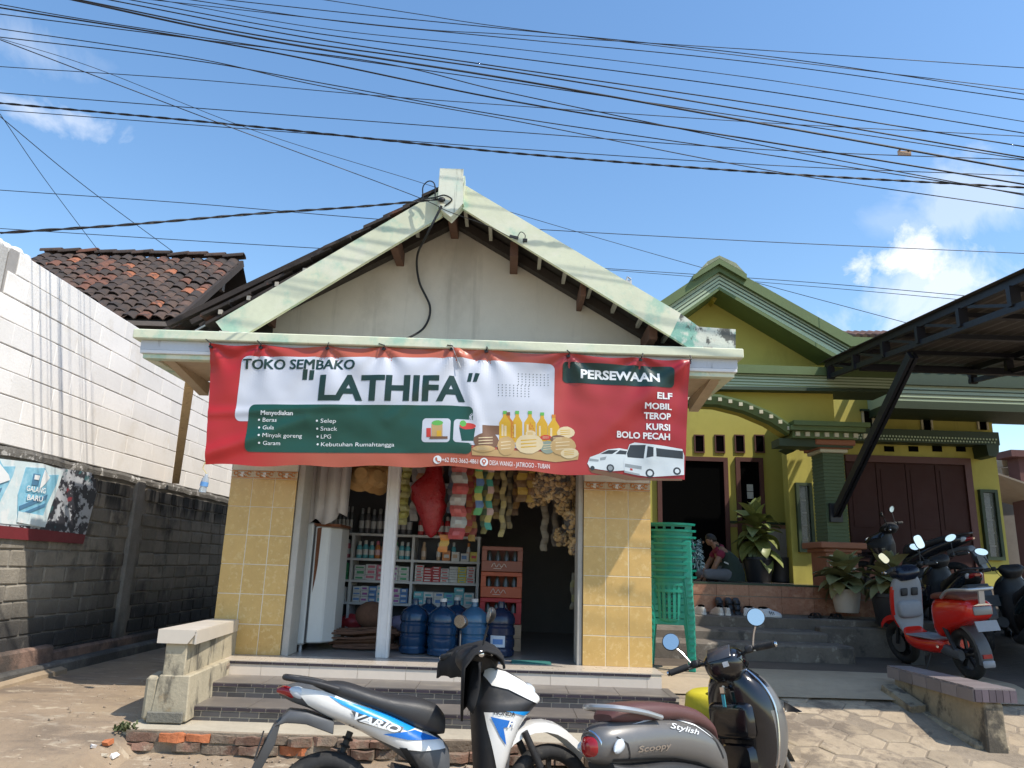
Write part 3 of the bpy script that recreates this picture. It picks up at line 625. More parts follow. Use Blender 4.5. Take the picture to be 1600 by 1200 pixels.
def step(xl, xr, yf, yb, zt, zb, seam):
    t = MB(); t.box(xl, xr, yf+.004, yb, zb-.15, zt-.004); t.build('step_core', M_sgrout, steps)
    row_x = np.arange(xl, xr, .385)
    for a in row_x:
        t = MB(); t.box(a+.002, min(a+.383, xr), yf+.004, yb+.01, zt-.006, zt+.003); t.build('tread_tile', M_dt2, steps)
    row('nosing_tile', list(np.arange(xl, xr, .103)), yf-.004, zt-.024, zt-.005, M_nose, .006, .02)
    h = (zt-.027-zb)/2
    for k in range(2):
        xs = [xl]; x = xl+(.135 if k == 0 else .065)
        while x < xr-.03: xs.append(x); x += .135
        xs.append(xr); row('riser_tile', xs, yf, zb+h*k+.003, zb+h*(k+1)-.003, M_dt, .007)
step(-2.19, 1.335, 5.93, 6.33, .478, .378, 0); step(-2.16, 1.325, 5.56, 5.95, .378, .272, 0)
b = MB(); b.loft([[Vector((x, y+.015*noise2(x*4, 1, 6), z)) for y, z in ((5.31, .14), (5.31, .272), (5.34, .285), (5.6, .288), (5.6, .1))] for x in np.arange(-2.5, 1.4, .13)]); b.build('concrete_footing', mat('footing_screed', (.40, .35, .265), .9, var=.2, vs=3, bump=.4), steps, smooth=30)

kb = thing('brick_kerb', 'crumbling red brick edge at the foot of the tiled steps', 'kerb', (-.6, 5.25, .15))
M_brk = mat('worn_brick', (0.215, 0.12, 0.082), 0.95, var=.35, vs=9, rnd=.3, bump=1, bs=45, stains=[((.21, .165, .12), (4, 4, 4), .40, .58, .9), ((.42, .35, .26), (10, 10, 10), .54, .68, .7)])
M_brk2 = mat('fresh_brick', (0.46, 0.15, 0.06), 0.95, var=.25, vs=12, bump=1, bs=40)
for r in range(2):
    x = -2.46+(.0 if r else .02)
    while x < 1.35:
        l = rr(.13, .26); t = MB(); z0 = .150+.062*r+rr(-.006, .004); fy = 5.25+rr(-.02, .03)-(.02 if r == 0 else 0)
        if random.random() < .14: x += l*.6; continue
        nx = 5; secs = []
        for i in range(nx+1):
            xx = x+.004+(l-.008)*i/nx
            secs.append([Vector((xx, fy+.03*noise2(xx*17, r, 1)+(.01 if i in (0, nx) else 0), z0+.004+.006*noise2(xx*13, r, 2))), Vector((xx, fy+.03*noise2(xx*15, r, 3)+(.01 if i in (0, nx) else 0), z0+.052+.016*noise2(xx*14, r, 4))), Vector((xx, 5.38, z0+.056)), Vector((xx, 5.38, z0+.002))])
        t.loft(secs); t.build('brick', M_brk2 if (r == 1 and -2.25 < x < -2.0) or random.random() < .04 else M_brk, kb, smooth=35); x += l
t = MB(); t.loft([[Vector((x_, 5.275+.03*noise2(x_*7, z_*9, 5), z_)) for z_ in (.13, .17, .21, .25, .274)]+[Vector((x_, 5.40, .274)), Vector((x_, 5.40, .13))] for x_ in np.arange(-2.46, 1.37, .05)]); t.build('mortar_bed', mat('old_kerb_mortar', (.27, .215, .155), .95, var=.35, vs=8, bump=.9, bs=40, stains=[((.15, .12, .09), (5, 5, 5), .5, .65, .7)]), kb, smooth=50)
for k, (dx, dy, s_, m_, lb) in enumerate(((0, 0, .035, M_brk2, 'orange brick lump in the rubble by the ramp edge'), (.07, -.03, .028, M_aac, 'white plaster chip right in the rubble by the ramp edge'), (-.06, -.05, .026, M_aac, 'white plaster chip left in the rubble by the ramp edge'), (.03, -.07, .02, M_sgrout, 'small grey mortar chip in the rubble by the ramp edge'))):
    t = MB(); t.obox((-2.52+dx, 5.16+dy, rz(-2.52+dx, 5.16+dy)+s_*.3), (s_*1.6, s_*1.1, s_*.8), Matrix.Rotation(k*1.1, 3, 'Z') @ Matrix.Rotation(.3, 3, 'X')); t.v = [(a+rr(-.3, .3)*s_, b_+rr(-.3, .3)*s_, c_+rr(-.15, .15)*s_) for a, b_, c_ in t.v]; t.build('rubble_chip', m_, label=lb, cat='rubble', group='rubble at the ramp edge')

# ================================================================ LEFT PARAPET with tiled cap
M_par = mat('stained_render', (.41, .355, .25), .9, var=.18, vs=4, bump=.5, bs=30, stains=[((.10, .09, .07), (6, 6, 3), .50, .64, .85), ((.30, .20, .09), (5, 5, 5), .6, .72, .6), ((.60, .55, .45), (9, 9, 2), .6, .7, .5)])
par = thing('step_parapet', 'stubby stained concrete parapet with pale tiled cap left of the steps', 'parapet', (-2.3, 5.9, .28))
def quadbox(b_, f, k):   # front (x0,x1,y,z0,z1) to back section
    b_.loft([[Vector((f[0], f[2], f[3])), Vector((f[1], f[2], f[3])), Vector((f[1], f[2], f[4])), Vector((f[0], f[2], f[4]))], [Vector((k[0], k[2], k[3])), Vector((k[1], k[2], k[3])), Vector((k[1], k[2], k[4])), Vector((k[0], k[2], k[4]))]])
t = MB(); quadbox(t, (-2.345, -2.195, 5.43, .55, .81), (-2.44, -2.29, 6.68, .5, .80)); t.build('parapet_body', M_par, par, bevel=.006)
t = MB(); t.loft([[Vector(p) for p in ((-2.395, 5.42, .30), (-2.135, 5.42, .30), (-2.148, 5.42, .597), (-2.36, 5.42, .597))], [Vector(p) for p in ((-2.5, 6.3, .30), (-2.18, 6.3, .30), (-2.2, 6.32, .597), (-2.45, 6.32, .597))]]); t.build('parapet_base', M_par, par, bevel=.008)
t = MB(); t.box(-2.40, -2.155, 5.395, 5.42, .295, .365); t.build('plinth', mat('mossy_plinth', (.17, .16, .13), .95, var=.3, vs=9, bump=.8), par, bevel=.006)
t = MB(); quadbox(t, (-2.45, -2.36, 5.425, .30, .585), (-2.5, -2.42, 5.7, .30, .585)); t.build('buttress', M_par, par, bevel=.02)
M_cap = mat('pale_cap_tile', (.62, .55, .46), .35, var=.06, rnd=.05)
t = MB(); quadbox(t, (-2.385, -2.145, 5.42, .805, .885), (-2.50, -2.30, 6.68, .79, .865)); t.build('cap_core', M_sgrout, par)
t = MB(); t.prism([(-2.40, .895), (-2.145, .895), (-2.145, .865), (-2.19, .805), (-2.40, .805)], 5.405, 5.42); t.build('cap_tile', M_cap, par)
t = MB(); quadbox(t, (-2.143, -2.131, 5.41, .803, .893), (-2.296, -2.286, 6.675, .78, .87)); t.build('cap_tile', M_cap, par)
for i in range(3):
    f0, f1 = i/3, (i+1)/3-.006
    q0 = lambda f: (-2.40+(-.11)*f, -2.133+(-.155)*f, 5.406+1.27*f, .886-.022*f, .897-.022*f)
    t = MB(); quadbox(t, q0(f0), q0(f1)); t.build('cap_tile', M_cap, par)
t = MB(); t.obox((-2.20, 6.27, .55), (.03, .06, .035), Matrix.Rotation(.3, 3, 'X')); t.build('exposed_brick', M_brk, par, bevel=.006)

# small weeds at the parapet foot
wd = MB()
for k in range(60):
    p = Vector((-2.48+rr(-.09, .08), 5.34+rr(-.06, .05), .26)); a = rr(0, 2*PI); l = rr(.02, .05)
    d = Vector((math.cos(a)*l, math.sin(a)*l, rr(.01, .05))); sd = Vector((-math.sin(a), math.cos(a), 0))*.008
    wd.add([p-sd, p+sd, p+d+sd*.8, p+d-sd*.8], [(0, 1, 2, 3)])
wd.build('weed_tuft', mat('weed', (.07, .085, .03), .8, var=.3, vs=20), label='small weed tuft at the foot of the left parapet', cat='weed', fix=False)
# timber prop under the canopy
t = MB(); t.bar(at(297, 594, 6.88)+Vector((0, 0, -.03)), atx(275, 750, -4.08), .085, .10)
t.build('timber_prop', mat('raw_timber', (.72, .52, .29), .8, var=.18, vs=6, stains=[((.35, .2, .09), (30, 30, 4), .55, .7, .5)]), bevel=.004, label='raw timber strut propping the left end of the canopy slab', cat='timber')
# ================================================================ BANNER
from mathutils.geometry import tessellate_polygon
BY = 6.022
ban = thing('shop_banner', 'wide red vinyl banner with green and white panels hung under the canopy', 'banner', (-.55, BY, 2.15))
cTL, cTR, cBL, cBR = at(328, 537, BY), at(1077, 563, BY), at(321, 726, BY), at(1070, 751, BY)
TIES = [at(p, 545, BY).x for p in (330, 408, 512, 600, 706, 760, 888, 1000, 1076)]
def ban_y(x, z):
    u = (x+2.55)/4.05; v = (z-2.1)/1.04
    y = BY-.028*math.sin(PI*u)*math.sin(PI*min(max(v, 0), 1))+.018*math.sin(u*9.0+v*2.0)*(1-v*.5)
    for i, tx in enumerate(TIES):
        dx, dz = x-tx, 3.13-z; d = math.hypot(dx, dz)+.02
        a = math.atan2(dx, dz+.02)
        y += .017*math.exp(-d/.4)*math.cos(7*a+i)+(.010*math.exp(-(a-.5*math.sin(i*2.1))**2/.05)*math.exp(-d/.5))
    y += .016*noise2(x*1.7+z*1.2, z*2.6, 8)+.0055*noise2(x*5+z*3, z*6-x*2, 9)
    # big diagonal tension folds
    for (x0, z0, x1, z1, w_, am) in ((-2.5, 2.2, -1.7, 2.5, .06, .016), (1.4, 3.1, .7, 2.4, .09, .020), (-.47, 3.1, -.2, 2.3, .05, .016), (-.47, 3.1, -1.0, 2.5, .06, .013), (1.45, 3.1, 1.15, 2.3, .06, .016), (-2.5, 2.55, -1.3, 2.62, .04, .010)):
        ex, ez = x1-x0, z1-z0; L2 = ex*ex+ez*ez; t = max(0, min(1, ((x-x0)*ex+(z-z0)*ez)/L2)); dd = math.hypot(x-x0-ex*t, z-z0-ez*t)
        y -= 1.5*am*math.exp(-(dd/w_)**2)*(1-.6*t)
    return min(y, 6.036) if z > 2.98 else y
def lift(x): return .047*max(0, 1-abs(x+.5)/2.05)**1.15
def sag(x):   # scalloped top hem between the ties
    for a, b_ in zip(TIES[:-1], TIES[1:]):
        if a <= x <= b_: t = (x-a)/(b_-a); return .022*math.sin(PI*t)*min(1, (b_-a)/.5)
    return 0
NU, NV = 170, 46; vs_ = []
for j in range(NV+1):
    for i in range(NU+1):
        u, v = i/NU, j/NV; p = (cBL.lerp(cBR, u)).lerp(cTL.lerp(cTR, u), v)
        z = p.z-sag(p.x)*max(0, (v-.75)/.25)+(.008*math.sin(u*40)*(1-v)**6)
        vs_.append((p.x, ban_y(p.x, z), z+lift(p.x)))
b = MB(); b.add(vs_, [(j*(NU+1)+i, j*(NU+1)+i+1, (j+1)*(NU+1)+i+1, (j+1)*(NU+1)+i) for j in range(NV) for i in range(NU)])
mb_ = bpy.data.materials.new('banner_print'); mb_.use_nodes = True; N = mb_.node_tree.nodes; L = mb_.node_tree.links; P_ = N['Principled BSDF']
geo = N.new('ShaderNodeNewGeometry'); sx = N.new('ShaderNodeSeparateXYZ'); L.new(geo.outputs['Position'], sx.inputs[0])
mr = N.new('ShaderNodeMapRange'); mr.inputs['From Min'].default_value = -2.6; mr.inputs['From Max'].default_value = 1.5; L.new(sx.outputs[0], mr.inputs['Value'])
rp = N.new('ShaderNodeValToRGB'); L.new(mr.outputs[0], rp.inputs[0]); e = rp.color_ramp.elements
e[0].position = .10; e[0].color = (.42, .016, .016, 1); e[1].position = .95; e[1].color = (.35, .014, .020, 1)
for p, c_ in ((.26, (.42, .095, .052)), (.62, (.44, .11, .062)), (.75, (.42, .04, .036))): q = e.new(p); q.color = (*c_, 1)
L.new(rp.outputs[0], P_.inputs['Base Color']); P_.inputs['Roughness'].default_value = .38
b.build('vinyl_sheet', mb_, ban, smooth=180, fix=False)
M_bw_ = flat('banner_white', (.56, .58, .64), .36, var=.05, vs=2); M_bg = flat('banner_green', (.007, .068, .047), .36); M_bgd = flat('banner_dark_green', (.006, .034, .027), .4)
def P2(*pts): return [(lambda v: (v.x, v.z-lift(v.x)))(at(a, b_, BY)) for a, b_ in pts]
def rrect(x0, x1, z0, z1, r, n=6):
    out = []
    for cx, cz, a0 in ((x1-r, z1-r, 0), (x0+r, z1-r, PI/2), (x0+r, z0+r, PI), (x1-r, z0+r, 1.5*PI)):
        out += [(cx+r*math.cos(a0+PI/2*i/n), cz+r*math.sin(a0+PI/2*i/n)) for i in range(n+1)]
    return out
def shape(poly, name, m_, lay, parent=ban, L_=.024):
    tr = tessellate_polygon([[Vector((x, z, 0)) for x, z in poly]])
    return print_on([[poly[i] for i in t] for t in tr], lambda x, z: (x, ban_y(x, z)-.0015-.0008*lay, z+lift(x)), name, m_, parent, L_)
def circ(px, py, r, n=12): 
    c_ = at(px, py, BY); c_.z -= lift(c_.x); return [(c_.x+r*math.cos(2*PI*i/n), c_.z+r*math.sin(2*PI*i/n)) for i in range(n)]
X = lambda px, py: at(px, py, BY).x
Z = lambda px, py: at(px, py, BY).z-lift(at(px, py, BY).x)
wl, wr = X(373, 600), X(866, 610); wt_, wb_ = Z(400, 557), Z(400, 660); wmid = Z(866, 706)
shape(rrect(wl, wr, Z(386, 658), wt_, .05), 'white_panel', M_bw_, 0)
shape(rrect(X(386, 670), X(738, 680), Z(400, 706), Z(400, 632), .045), 'green_panel', M_bg, 1)
shape(rrect(X(738, 670)-.03, wr, Z(800, 700), Z(800, 650), .04), 'white_panel_foot', M_bw_, 1)
shape(rrect(X(660, 675), X(704, 675), Z(680, 692), Z(680, 655), .03), 'picture_tile', M_bw_, 2)
shape(rrect(X(709, 675), X(753, 675), Z(730, 693), Z(730, 657), .03), 'picture_tile', M_bw_, 2)
shape(rrect(X(879, 590), X(1052, 592), Z(960, 602), Z(960, 570), .035), 'green_panel', M_bgd, 1)
TX = [('TOKO SEMBAKO', 378, 555, 576, 15.5, .03, M_bgd), ('LATHIFA', 498, 727, 625, 37.5, .035, M_bgd), ('Menyediakan', 408, 458, 648.5, 6.8, .03, M_pw),
    ('Beras', 410.5, 432.5, 659, 6.2, .0, M_pw), ('Gula', 410.5, 428.5, 671, 6.2, 0, M_pw), ('Minyak goreng', 410.5, 471, 683, 6.2, 0, M_pw), ('Garam', 410.5, 437, 695, 6.2, 0, M_pw),
    ('Selep', 501.5, 525.5, 661, 6.2, 0, M_pw), ('Snack', 501, 527, 673, 6.2, 0, M_pw), ('LPG', 501, 517, 685, 6.2, 0, M_pw), ('Kebutuhan Rumahtangga', 501, 616, 697, 6.2, 0, M_pw),
    ('+62 852-3662-4861', 691, 747, 722.5, 6.8, .0, M_pw), ('DESA WANGI - JATIROGO - TUBAN', 765, 859, 727, 7.2, 0, M_pw),
    ('PERSEWAAN', 907, 1030, 591, 13, .035, M_pw), ('ELF', 1026, 1050, 623.5, 9.5, .03, M_pw), ('MOBIL', 1007, 1049, 639, 9.5, .03, M_pw), ('TEROP', 1006, 1048, 654, 9.5, .03, M_pw), ('KURSI', 1010, 1047, 671, 9.5, .03, M_pw), ('BOLO PECAH', 964, 1047, 683, 9.5, .03, M_pw)]
for s_, x0, x1, yb, cp, bold, m_ in TX:
    a = at(x0, yb, BY); e_ = at(x1, yb+.033*(x1-x0), BY); h = at(x0, yb-cp, BY).z-a.z; a.z -= lift(a.x)
    T_ = text_tris(s_, bold if 'M' not in s_ else 0)
    if 'M' in s_ and bold:
        for q_, (ox, oz) in enumerate(((.03, 0), (.06, 0), (.03, .03), (.0, .03), (.06, .03))): print_on([[(p[0]+ox*h/.7, p[1]+oz*h/.7-.015*h/.7) for p in t_] for t_ in fit(T_, a.x, e_.x-.06*h/.7, a.z, h*.97)], lambda x, z: (x, ban_y(x, z)-.0015-.0008*3-.00012*(q_+1), z+lift(x)), 'lettering', m_, ban, .024)
    print_on(fit(T_, a.x, e_.x, a.z, h), lambda x, z: (x, ban_y(x, z)-.0015-.0008*3, z+lift(x)), 'lettering', m_, ban, .024)
for px, py in ((405, 656), (405, 668), (405, 680), (405, 692), (496, 658), (496, 670), (496, 682), (496, 694)): shape(circ(px, py, .009, 8), 'bullet', M_pw, 3)
for q in (((475, 578), (482, 578), (480, 594), (473, 594)), ((485, 579), (492, 579), (490, 594), (483, 594)), ((733, 584), (739, 584), (736, 598), (730, 598)), ((743, 584), (750, 585), (745, 598), (739, 598))): shape(P2(*q), 'quotation_mark', M_bgd, 3)
dt = []
for r in range(5):
    for k in range(9): dt.append((779+5.9*k, 602+4.2*r)); 
for r in range(5):
    for k in range(9): dt.append((810+5.8*k, 583+4.2*r))
bd = MB()
for px, py in dt:
    p = at(px, py+.03*(px-779), BY); y = ban_y(p.x, p.z-lift(p.x))-.004; bd.add([(p.x-.0035, y, p.z-.0035), (p.x+.0035, y, p.z-.0035), (p.x+.0035, y, p.z+.0035), (p.x-.0035, y, p.z+.0035)], [(0, 1, 2, 3)])
bd.build('dot_pattern', M_bgd, ban, fix=False, kind='stuff')
# phone and pin marks
shape(circ(684, 719, .034, 14), 'phone_icon', M_pw, 2); shape(circ(756.5, 722.5, .034, 14), 'location_icon', M_pw, 2)
shape(P2((680.5, 716), (683, 715), (684, 718), (683.5, 719.5), (685.5, 721), (688, 721), (688.5, 723), (685, 723.5), (681, 720)), 'phone_handset', flat('print_rust', (.5, .13, .07)), 4)
shape(circ(756.5, 721.5, .018, 10), 'pin', flat('print_rust', (.5, .13, .07)), 4); shape(P2((754, 723), (759, 723), (756.5, 728)), 'pin_tip', flat('print_rust', (.5, .13, .07)), 4.5); shape(circ(756.5, 721.5, .008, 8), 'pin_hole', M_pw, 5)
# printed groceries
M_oil = flat('print_oil', (.62, .36, .02)); M_oil2 = flat('print_dark_oil', (.55, .20, .02)); M_tan = flat('print_tan', (.50, .33, .14)); M_brn = flat('print_brown', (.17, .085, .045)); M_ltan = flat('print_light_tan', (.68, .55, .33)); M_lgrn = flat('print_leaf', (.12, .42, .08)); M_rd = flat('print_red', (.55, .04, .03)); M_gry = flat('print_grey_green', (.25, .30, .24))
shape(P2((737, 702), (905, 708), (903, 718), (868, 722), (820, 716), (738, 712)), 'wooden_board_print', M_tan, 2)
shape(P2((754, 665), (782, 666), (782, 680), (754, 679)), 'jar_print', M_brn, 2)
for cx, top, bot, w_, cap_c, mm in ((789, 648, 690, 9, M_lgrn, M_oil), (794, 650, 690, 10, M_brn, M_oil2), (808, 648, 692, 8, M_lgrn, M_oil), (828, 648, 690, 9, M_lgrn, M_oil), (847, 650, 690, 8.5, M_lgrn, M_oil), (865, 653, 692, 9, M_oil2, M_oil), (830, 661, 688, 6, M_oil, M_oil2)):
    bt = shape(P2((cx-2.6, top), (cx+2.6, top), (cx+3, top+4), (cx+w_, top+13), (cx+w_, bot), (cx-w_, bot), (cx-w_, top+13), (cx-3, top+4)), 'oil_bottle_print', mm, 3+(cx % 2)*.3)
    shape(P2((cx-3, top-5), (cx+3, top-5), (cx+3, top), (cx-3, top)), 'bottle_cap_print', cap_c, 4.2, bt)
    shape(P2((cx-w_*.6, top+16), (cx-w_*.25, top+16), (cx-w_*.25, bot-8), (cx-w_*.6, bot-8)), 'bottle_glint_print', M_ltan, 4.4, bt)
def blob(cx, cy, a, b_, seed, n=14): return P2(*[(cx+a*math.cos(2*PI*i/n)*(1+.14*noise2(i*1.7, seed, 3)), cy+b_*math.sin(2*PI*i/n)*(1+.14*noise2(i*1.3, seed, 4))) for i in range(n)])
for cx, cy, a, b_, mm, lay in ((760, 690, 20, 13, M_brn, 4.6), (791, 697, 14, 15, M_tan, 5.0), (827, 694, 22, 15, M_ltan, 5.2), (856, 699, 12, 10, M_gry, 5.0), (880, 697, 20, 15, M_tan, 5.2), (884, 676, 14, 9, M_ltan, 4.6), (872, 686, 13, 6, M_brn, 4.9), (853, 684, 9, 4, M_rd, 4.8), (829, 678, 8, 5, M_ltan, 4.8), (890, 708, 14, 8, M_ltan, 5.5), (756, 702, 18, 5, M_tan, 5.2)):
    bb = shape(blob(cx, cy, a, b_, cx), 'food_bag_print', mm, lay)
    for k in range(3): shape(P2((cx-a*.6, cy-b_*.4+k*b_*.35), (cx+a*.5, cy-b_*.5+k*b_*.35), (cx+a*.5, cy-b_*.42+k*b_*.35), (cx-a*.6, cy-b_*.28+k*b_*.35)), 'fold_print', M_oil if mm in (M_ltan,) else M_ltan, lay+.6+.1*k, bb)
# printed shopping bags in the two tiles
shape(P2((675, 664), (692, 664), (692, 684), (675, 684)), 'paper_bag_print', M_tan, 4); shape(blob(684, 662, 9, 4, 5), 'vegetables_print', M_lgrn, 4.4); shape(P2((667, 670), (674, 670), (674, 684), (667, 684)), 'bottle_print', M_rd, 4.2); shape(P2((672, 683), (700, 683), (700, 687), (672, 687)), 'tray_print', M_brn, 4.6); shape(P2((683, 674), (690, 674), (690, 683), (683, 683)), 'cheese_print', M_oil, 4.8)
shape(P2((718, 669), (743, 670), (740, 690), (722, 690)), 'green_bag_print', M_bg, 4); shape(blob(731, 667, 13, 5, 6), 'vegetables_print', M_rd, 4.4); shape(blob(724, 663, 5, 5, 7), 'leaf_print', M_lgrn, 4.6)
# printed cars
M_cw = flat('print_car_white', (.66, .72, .74)); M_cd = flat('print_car_glass', (.03, .04, .05)); M_cg = flat('print_car_grey', (.30, .34, .36))
sh_ = shape(P2((919, 732), (960, 738), (1000, 746), (1066, 748), (1066, 751), (980, 750), (925, 738)), 'shadow_print', M_brn, 1.2)
car_ = shape(P2((918, 724), (922, 714), (936, 709), (950, 702), (968, 700), (985, 703), (985, 734), (955, 736), (922, 731)), 'car_print', M_cw, 3)
shape(P2((938, 709), (951, 703), (966, 703), (957, 709)), 'windscreen_print', M_cd, 4, car_); shape(P2((962, 709), (969, 703), (984, 705), (984, 710)), 'side_window_print', M_cd, 4, car_); shape(P2((921, 716), (936, 718), (935, 721), (921, 720)), 'grille_print', M_cg, 4, car_); shape(circ(954, 731, .032), 'wheel_print', M_cd, 4, car_); shape(circ(954, 731, .02), 'hub_print', M_cg, 5, car_); shape(P2((938, 715), (948, 713), (946, 718), (938, 719)), 'headlight_print', M_cg, 4.2, car_); shape(circ(926, 731, .018), 'wheel_print', M_cd, 4, car_)
van = shape(P2((975, 720), (979, 708), (984, 694), (992, 691), (1040, 697), (1066, 702), (1069, 712), (1069, 742), (1016, 745), (998, 742), (976, 735)), 'van_print', M_cw, 4.6)
shape(P2((980, 708), (985, 695), (1009, 695), (1006, 716), (981, 714)), 'windscreen_print', M_cd, 5.6, van); shape(P2((1025, 700), (1067, 705), (1067, 717), (1026, 713)), 'side_window_print', M_cd, 5.6, van); shape(P2((1012, 697), (1021, 699), (1021, 713), (1010, 715)), 'side_window_print', M_cd, 5.6, van); shape(P2((977, 724), (1003, 728), (1003, 733), (977, 729)), 'grille_print', M_cg, 5.6, van); shape(circ(1016, 739, .036), 'wheel_print', M_cd, 5.6, van); shape(circ(1016, 739, .022), 'hub_print', M_cw, 6.4, van); shape(circ(1058, 736, .032), 'wheel_print', M_cd, 5.6, van); shape(circ(1058, 736, .018), 'hub_print', M_cw, 6.4, van); shape(P2((985, 731), (989, 732), (989, 735), (985, 734)), 'plate_print', M_rd, 6, van); shape(P2((976, 735), (1000, 740), (1000, 743), (976, 738)), 'bumper_print', M_cg, 5.8, van)
for i, tx in enumerate(TIES):
    t = MB(); lz = lift(tx); t.tube([(tx, BY-.02, 3.125+lz), (tx+.01, BY-.045, 3.14+lz), (tx+rr(-.05, .03), 6.0, 3.18+lz*.4)], .005, 5); t.obox((tx, BY-.015, 3.118+lz), (.03, .012, .022), Matrix.Rotation(rr(-.5, .5), 3, 'Y')); t.build('tie', M_wire, ban)
t = MB(); p = at(705, 540, BY); t.tube([(p.x, BY-.03, p.z+.01), (p.x+.05, BY-.035, p.z-.1), (p.x+.09, BY-.04, p.z-.2)], .004, 5); t.build('plastic_string', flat('clear_string', (.6, .6, .58), .3), ban)
# bottle hanging at the banner corner
hb = thing('hanging_water_bottle', 'small water bottle hanging from the lower left banner corner', 'bottle', at(319, 745, 5.95))
o = at(319, 757, 5.95); t = MB(); t.lathe([(.008, .085), (.012, .082), (.013, .065), (.028, .045), (.030, 0), (.026, -.02), (.030, -.04), (.028, -.062), (.01, -.066)], o, 12, Matrix.Rotation(.12, 3, 'Y')); t.build('bottle', flat('clear_plastic', (.62, .68, .74), .15, trans=.55), hb, smooth=50)
t = MB(); t.lathe([(.031, .02), (.031, -.015)], o, 12, Matrix.Rotation(.12, 3, 'Y'), caps=False); t.build('label', flat('bottle_label', (.12, .3, .6)), hb, smooth=50)
t = MB(); t.tube([cBL+Vector((.005, -.02, .02)), cBL+Vector((-.01, -.02, -.03)), o+Vector((.008, 0, .085))], .004, 5); t.build('string', flat('straw_string', (.55, .45, .2)), hb)

# ================================================================ INSIDE THE SHOP
SY = 8.1
def sx_(px, py=880): return at(px, py, SY).x
def sz_(px, py): return at(px, py, SY).z
M_shw = mat('shelf_white', (.55, .55, .55), .5, var=.08); M_shd = flat('shelf_back', (.10, .105, .12), .7)
sh = thing('shelf_unit', 'white pigeonhole shelf unit packed with toiletries inside the shop', 'shelf', (-1.2, SY, FZ))
XS = [sx_(496), sx_(549), sx_(644), sx_(747)]; ZS = [FZ+.08, sz_(600, 944), sz_(600, 909), sz_(600, 875), sz_(600, 836)]
for z in ZS: t = MB(); t.box(XS[0]-.02, XS[-1]+.02, SY, SY+.34, z-.012, z+.012); t.build('shelf_board', M_shw, sh)
for i, x in enumerate(XS): t = MB(); t.box(x-.014, x+.014, SY-.002, SY+.34, FZ, ZS[-1]+.014); t.build('upright', M_shw, sh)
t = MB(); t.box(XS[0], XS[-1], SY+.34, SY+.36, FZ, 2.5); t.build('back_panel', M_shd, sh)
t = MB(); t.box(XS[0]-.02, XS[-1]+.02, SY+.0, SY+.34, 2.22, 2.245); t.build('shelf_board', M_shw, sh)
CM = {}
def cm(c_): 
    k = tuple(round(x, 2) for x in c_)
    if k not in CM: CM[k] = flat('goods_%d' % len(CM), c_, .34, var=.14, vs=30, bump=.5, bs=38)
    return CM[k]
def goods_bottle(x, y, z, r, h, body, cap, label, group, shape_=0):
    o = thing('toiletry_bottle', label, 'bottle', (x, y, z), group=group)
    pr = [(r*.9, 0), (r, .01), (r, h*.62), (r*.8, h*.72), (r*.45, h*.8)] if not shape_ else [(r*.75, 0), (r, h*.3), (r*.8, h*.6), (r*.4, h*.82)]
    t = MB(); t.lathe(pr, (x, y, z), 10); t.build('bottle_body', cm(body), o, smooth=50)
    t = MB(); t.lathe([(r*.62, h*.78), (r*.62, h*.96), (r*.4, h)], (x, y, z), 8); t.build('cap', cm(cap), o, smooth=50)
    t = MB(); t.lathe([(r*1.02, h*.2), (r*1.02, h*.5)], (x, y, z), 10, caps=False); t.build('label_band', cm(tuple(min(1, .5*a+.3) for a in cap)), o, smooth=50)
def goods_box(x0, x1, y, z0, z1, c1, c2, label, group, d=.12, name='carton'):
    o = thing(name, label, 'box', ((x0+x1)/2, y+d/2, z0), group=group)
    t = MB(); t.box(x0, x1, y, y+d, z0, z1); t.build('carton_body', cm(c1), o, bevel=.002)
    w_, h = x1-x0, z1-z0; t = MB(); t.box(x0+w_*rr(.08, .25), x1-w_*rr(.1, .3), y-.001, y, z0+h*rr(.2, .35), z1-h*rr(.2, .4)); t.build('printed_panel', cm(c2), o)
def fillrow(bay, row, n, kind, cols, what, r=.03, h=.2):
    x0, x1 = XS[bay]+.03, XS[bay+1]-.03; z = ZS[row]+.013; names_ = ['first', 'second', 'third', 'fourth', 'fifth', 'sixth', 'seventh', 'eighth', 'ninth']; place = ['lowest', 'second lowest', 'third', 'upper', 'top'][row]+' shelf, '+['left', 'middle', 'right'][bay]+' bay'
    hh = (ZS[row+1]-ZS[row] if row < 4 else .38)-.05
    for i in range(n):
        x = x0+(x1-x0)*(i+.5)/n; c1, c2 = cols[i % len(cols)]
        lb = what+', '+names_[i]+' from left on the '+place
        if kind == 'b': goods_bottle(x, SY+.06+rr(0, .02), z, min(r, (x1-x0)/n*.46), min(h, hh)*rr(.93, 1.0), c1, c2, lb, 'goods on the '+place, i % 2 if what.startswith('slim') else 0)
        else:
            w_ = (x1-x0)/n*.49; k = 0; zz = z; lim = z+hh*rr(.8, 1.0)
            while zz < lim and k < 7:
                bh = h*rr(.85, 1.15); 
                if zz+bh > z+hh: break
                goods_box(x-w_, x+w_, SY+.03+rr(0, .02), zz, zz+bh-.002, c1, c2, what+', '+names_[k]+' up, stack '+names_[i]+' of '+place, 'goods on the '+place); zz += bh; k += 1
PK, CY, WH, BL, RD, YE, GR, PU, OR, TN = (.55, .16, .22), (.10, .38, .44), (.55, .55, .54), (.08, .2, .45), (.5, .05, .06), (.6, .5, .08), (.05, .28, .12), (.3, .07, .3), (.55, .2, .06), (.5, .34, .22)
fillrow(0, 3, 5, 'b', [(PK, WH)], 'pink and white talc bottle'); fillrow(1, 3, 9, 'b', [(CY, WH), (CY, WH), (CY, WH), (OR, PK), (TN, PK), (YE, WH), (WH, GR)], 'turquoise or mixed small bottle', .03, .19)
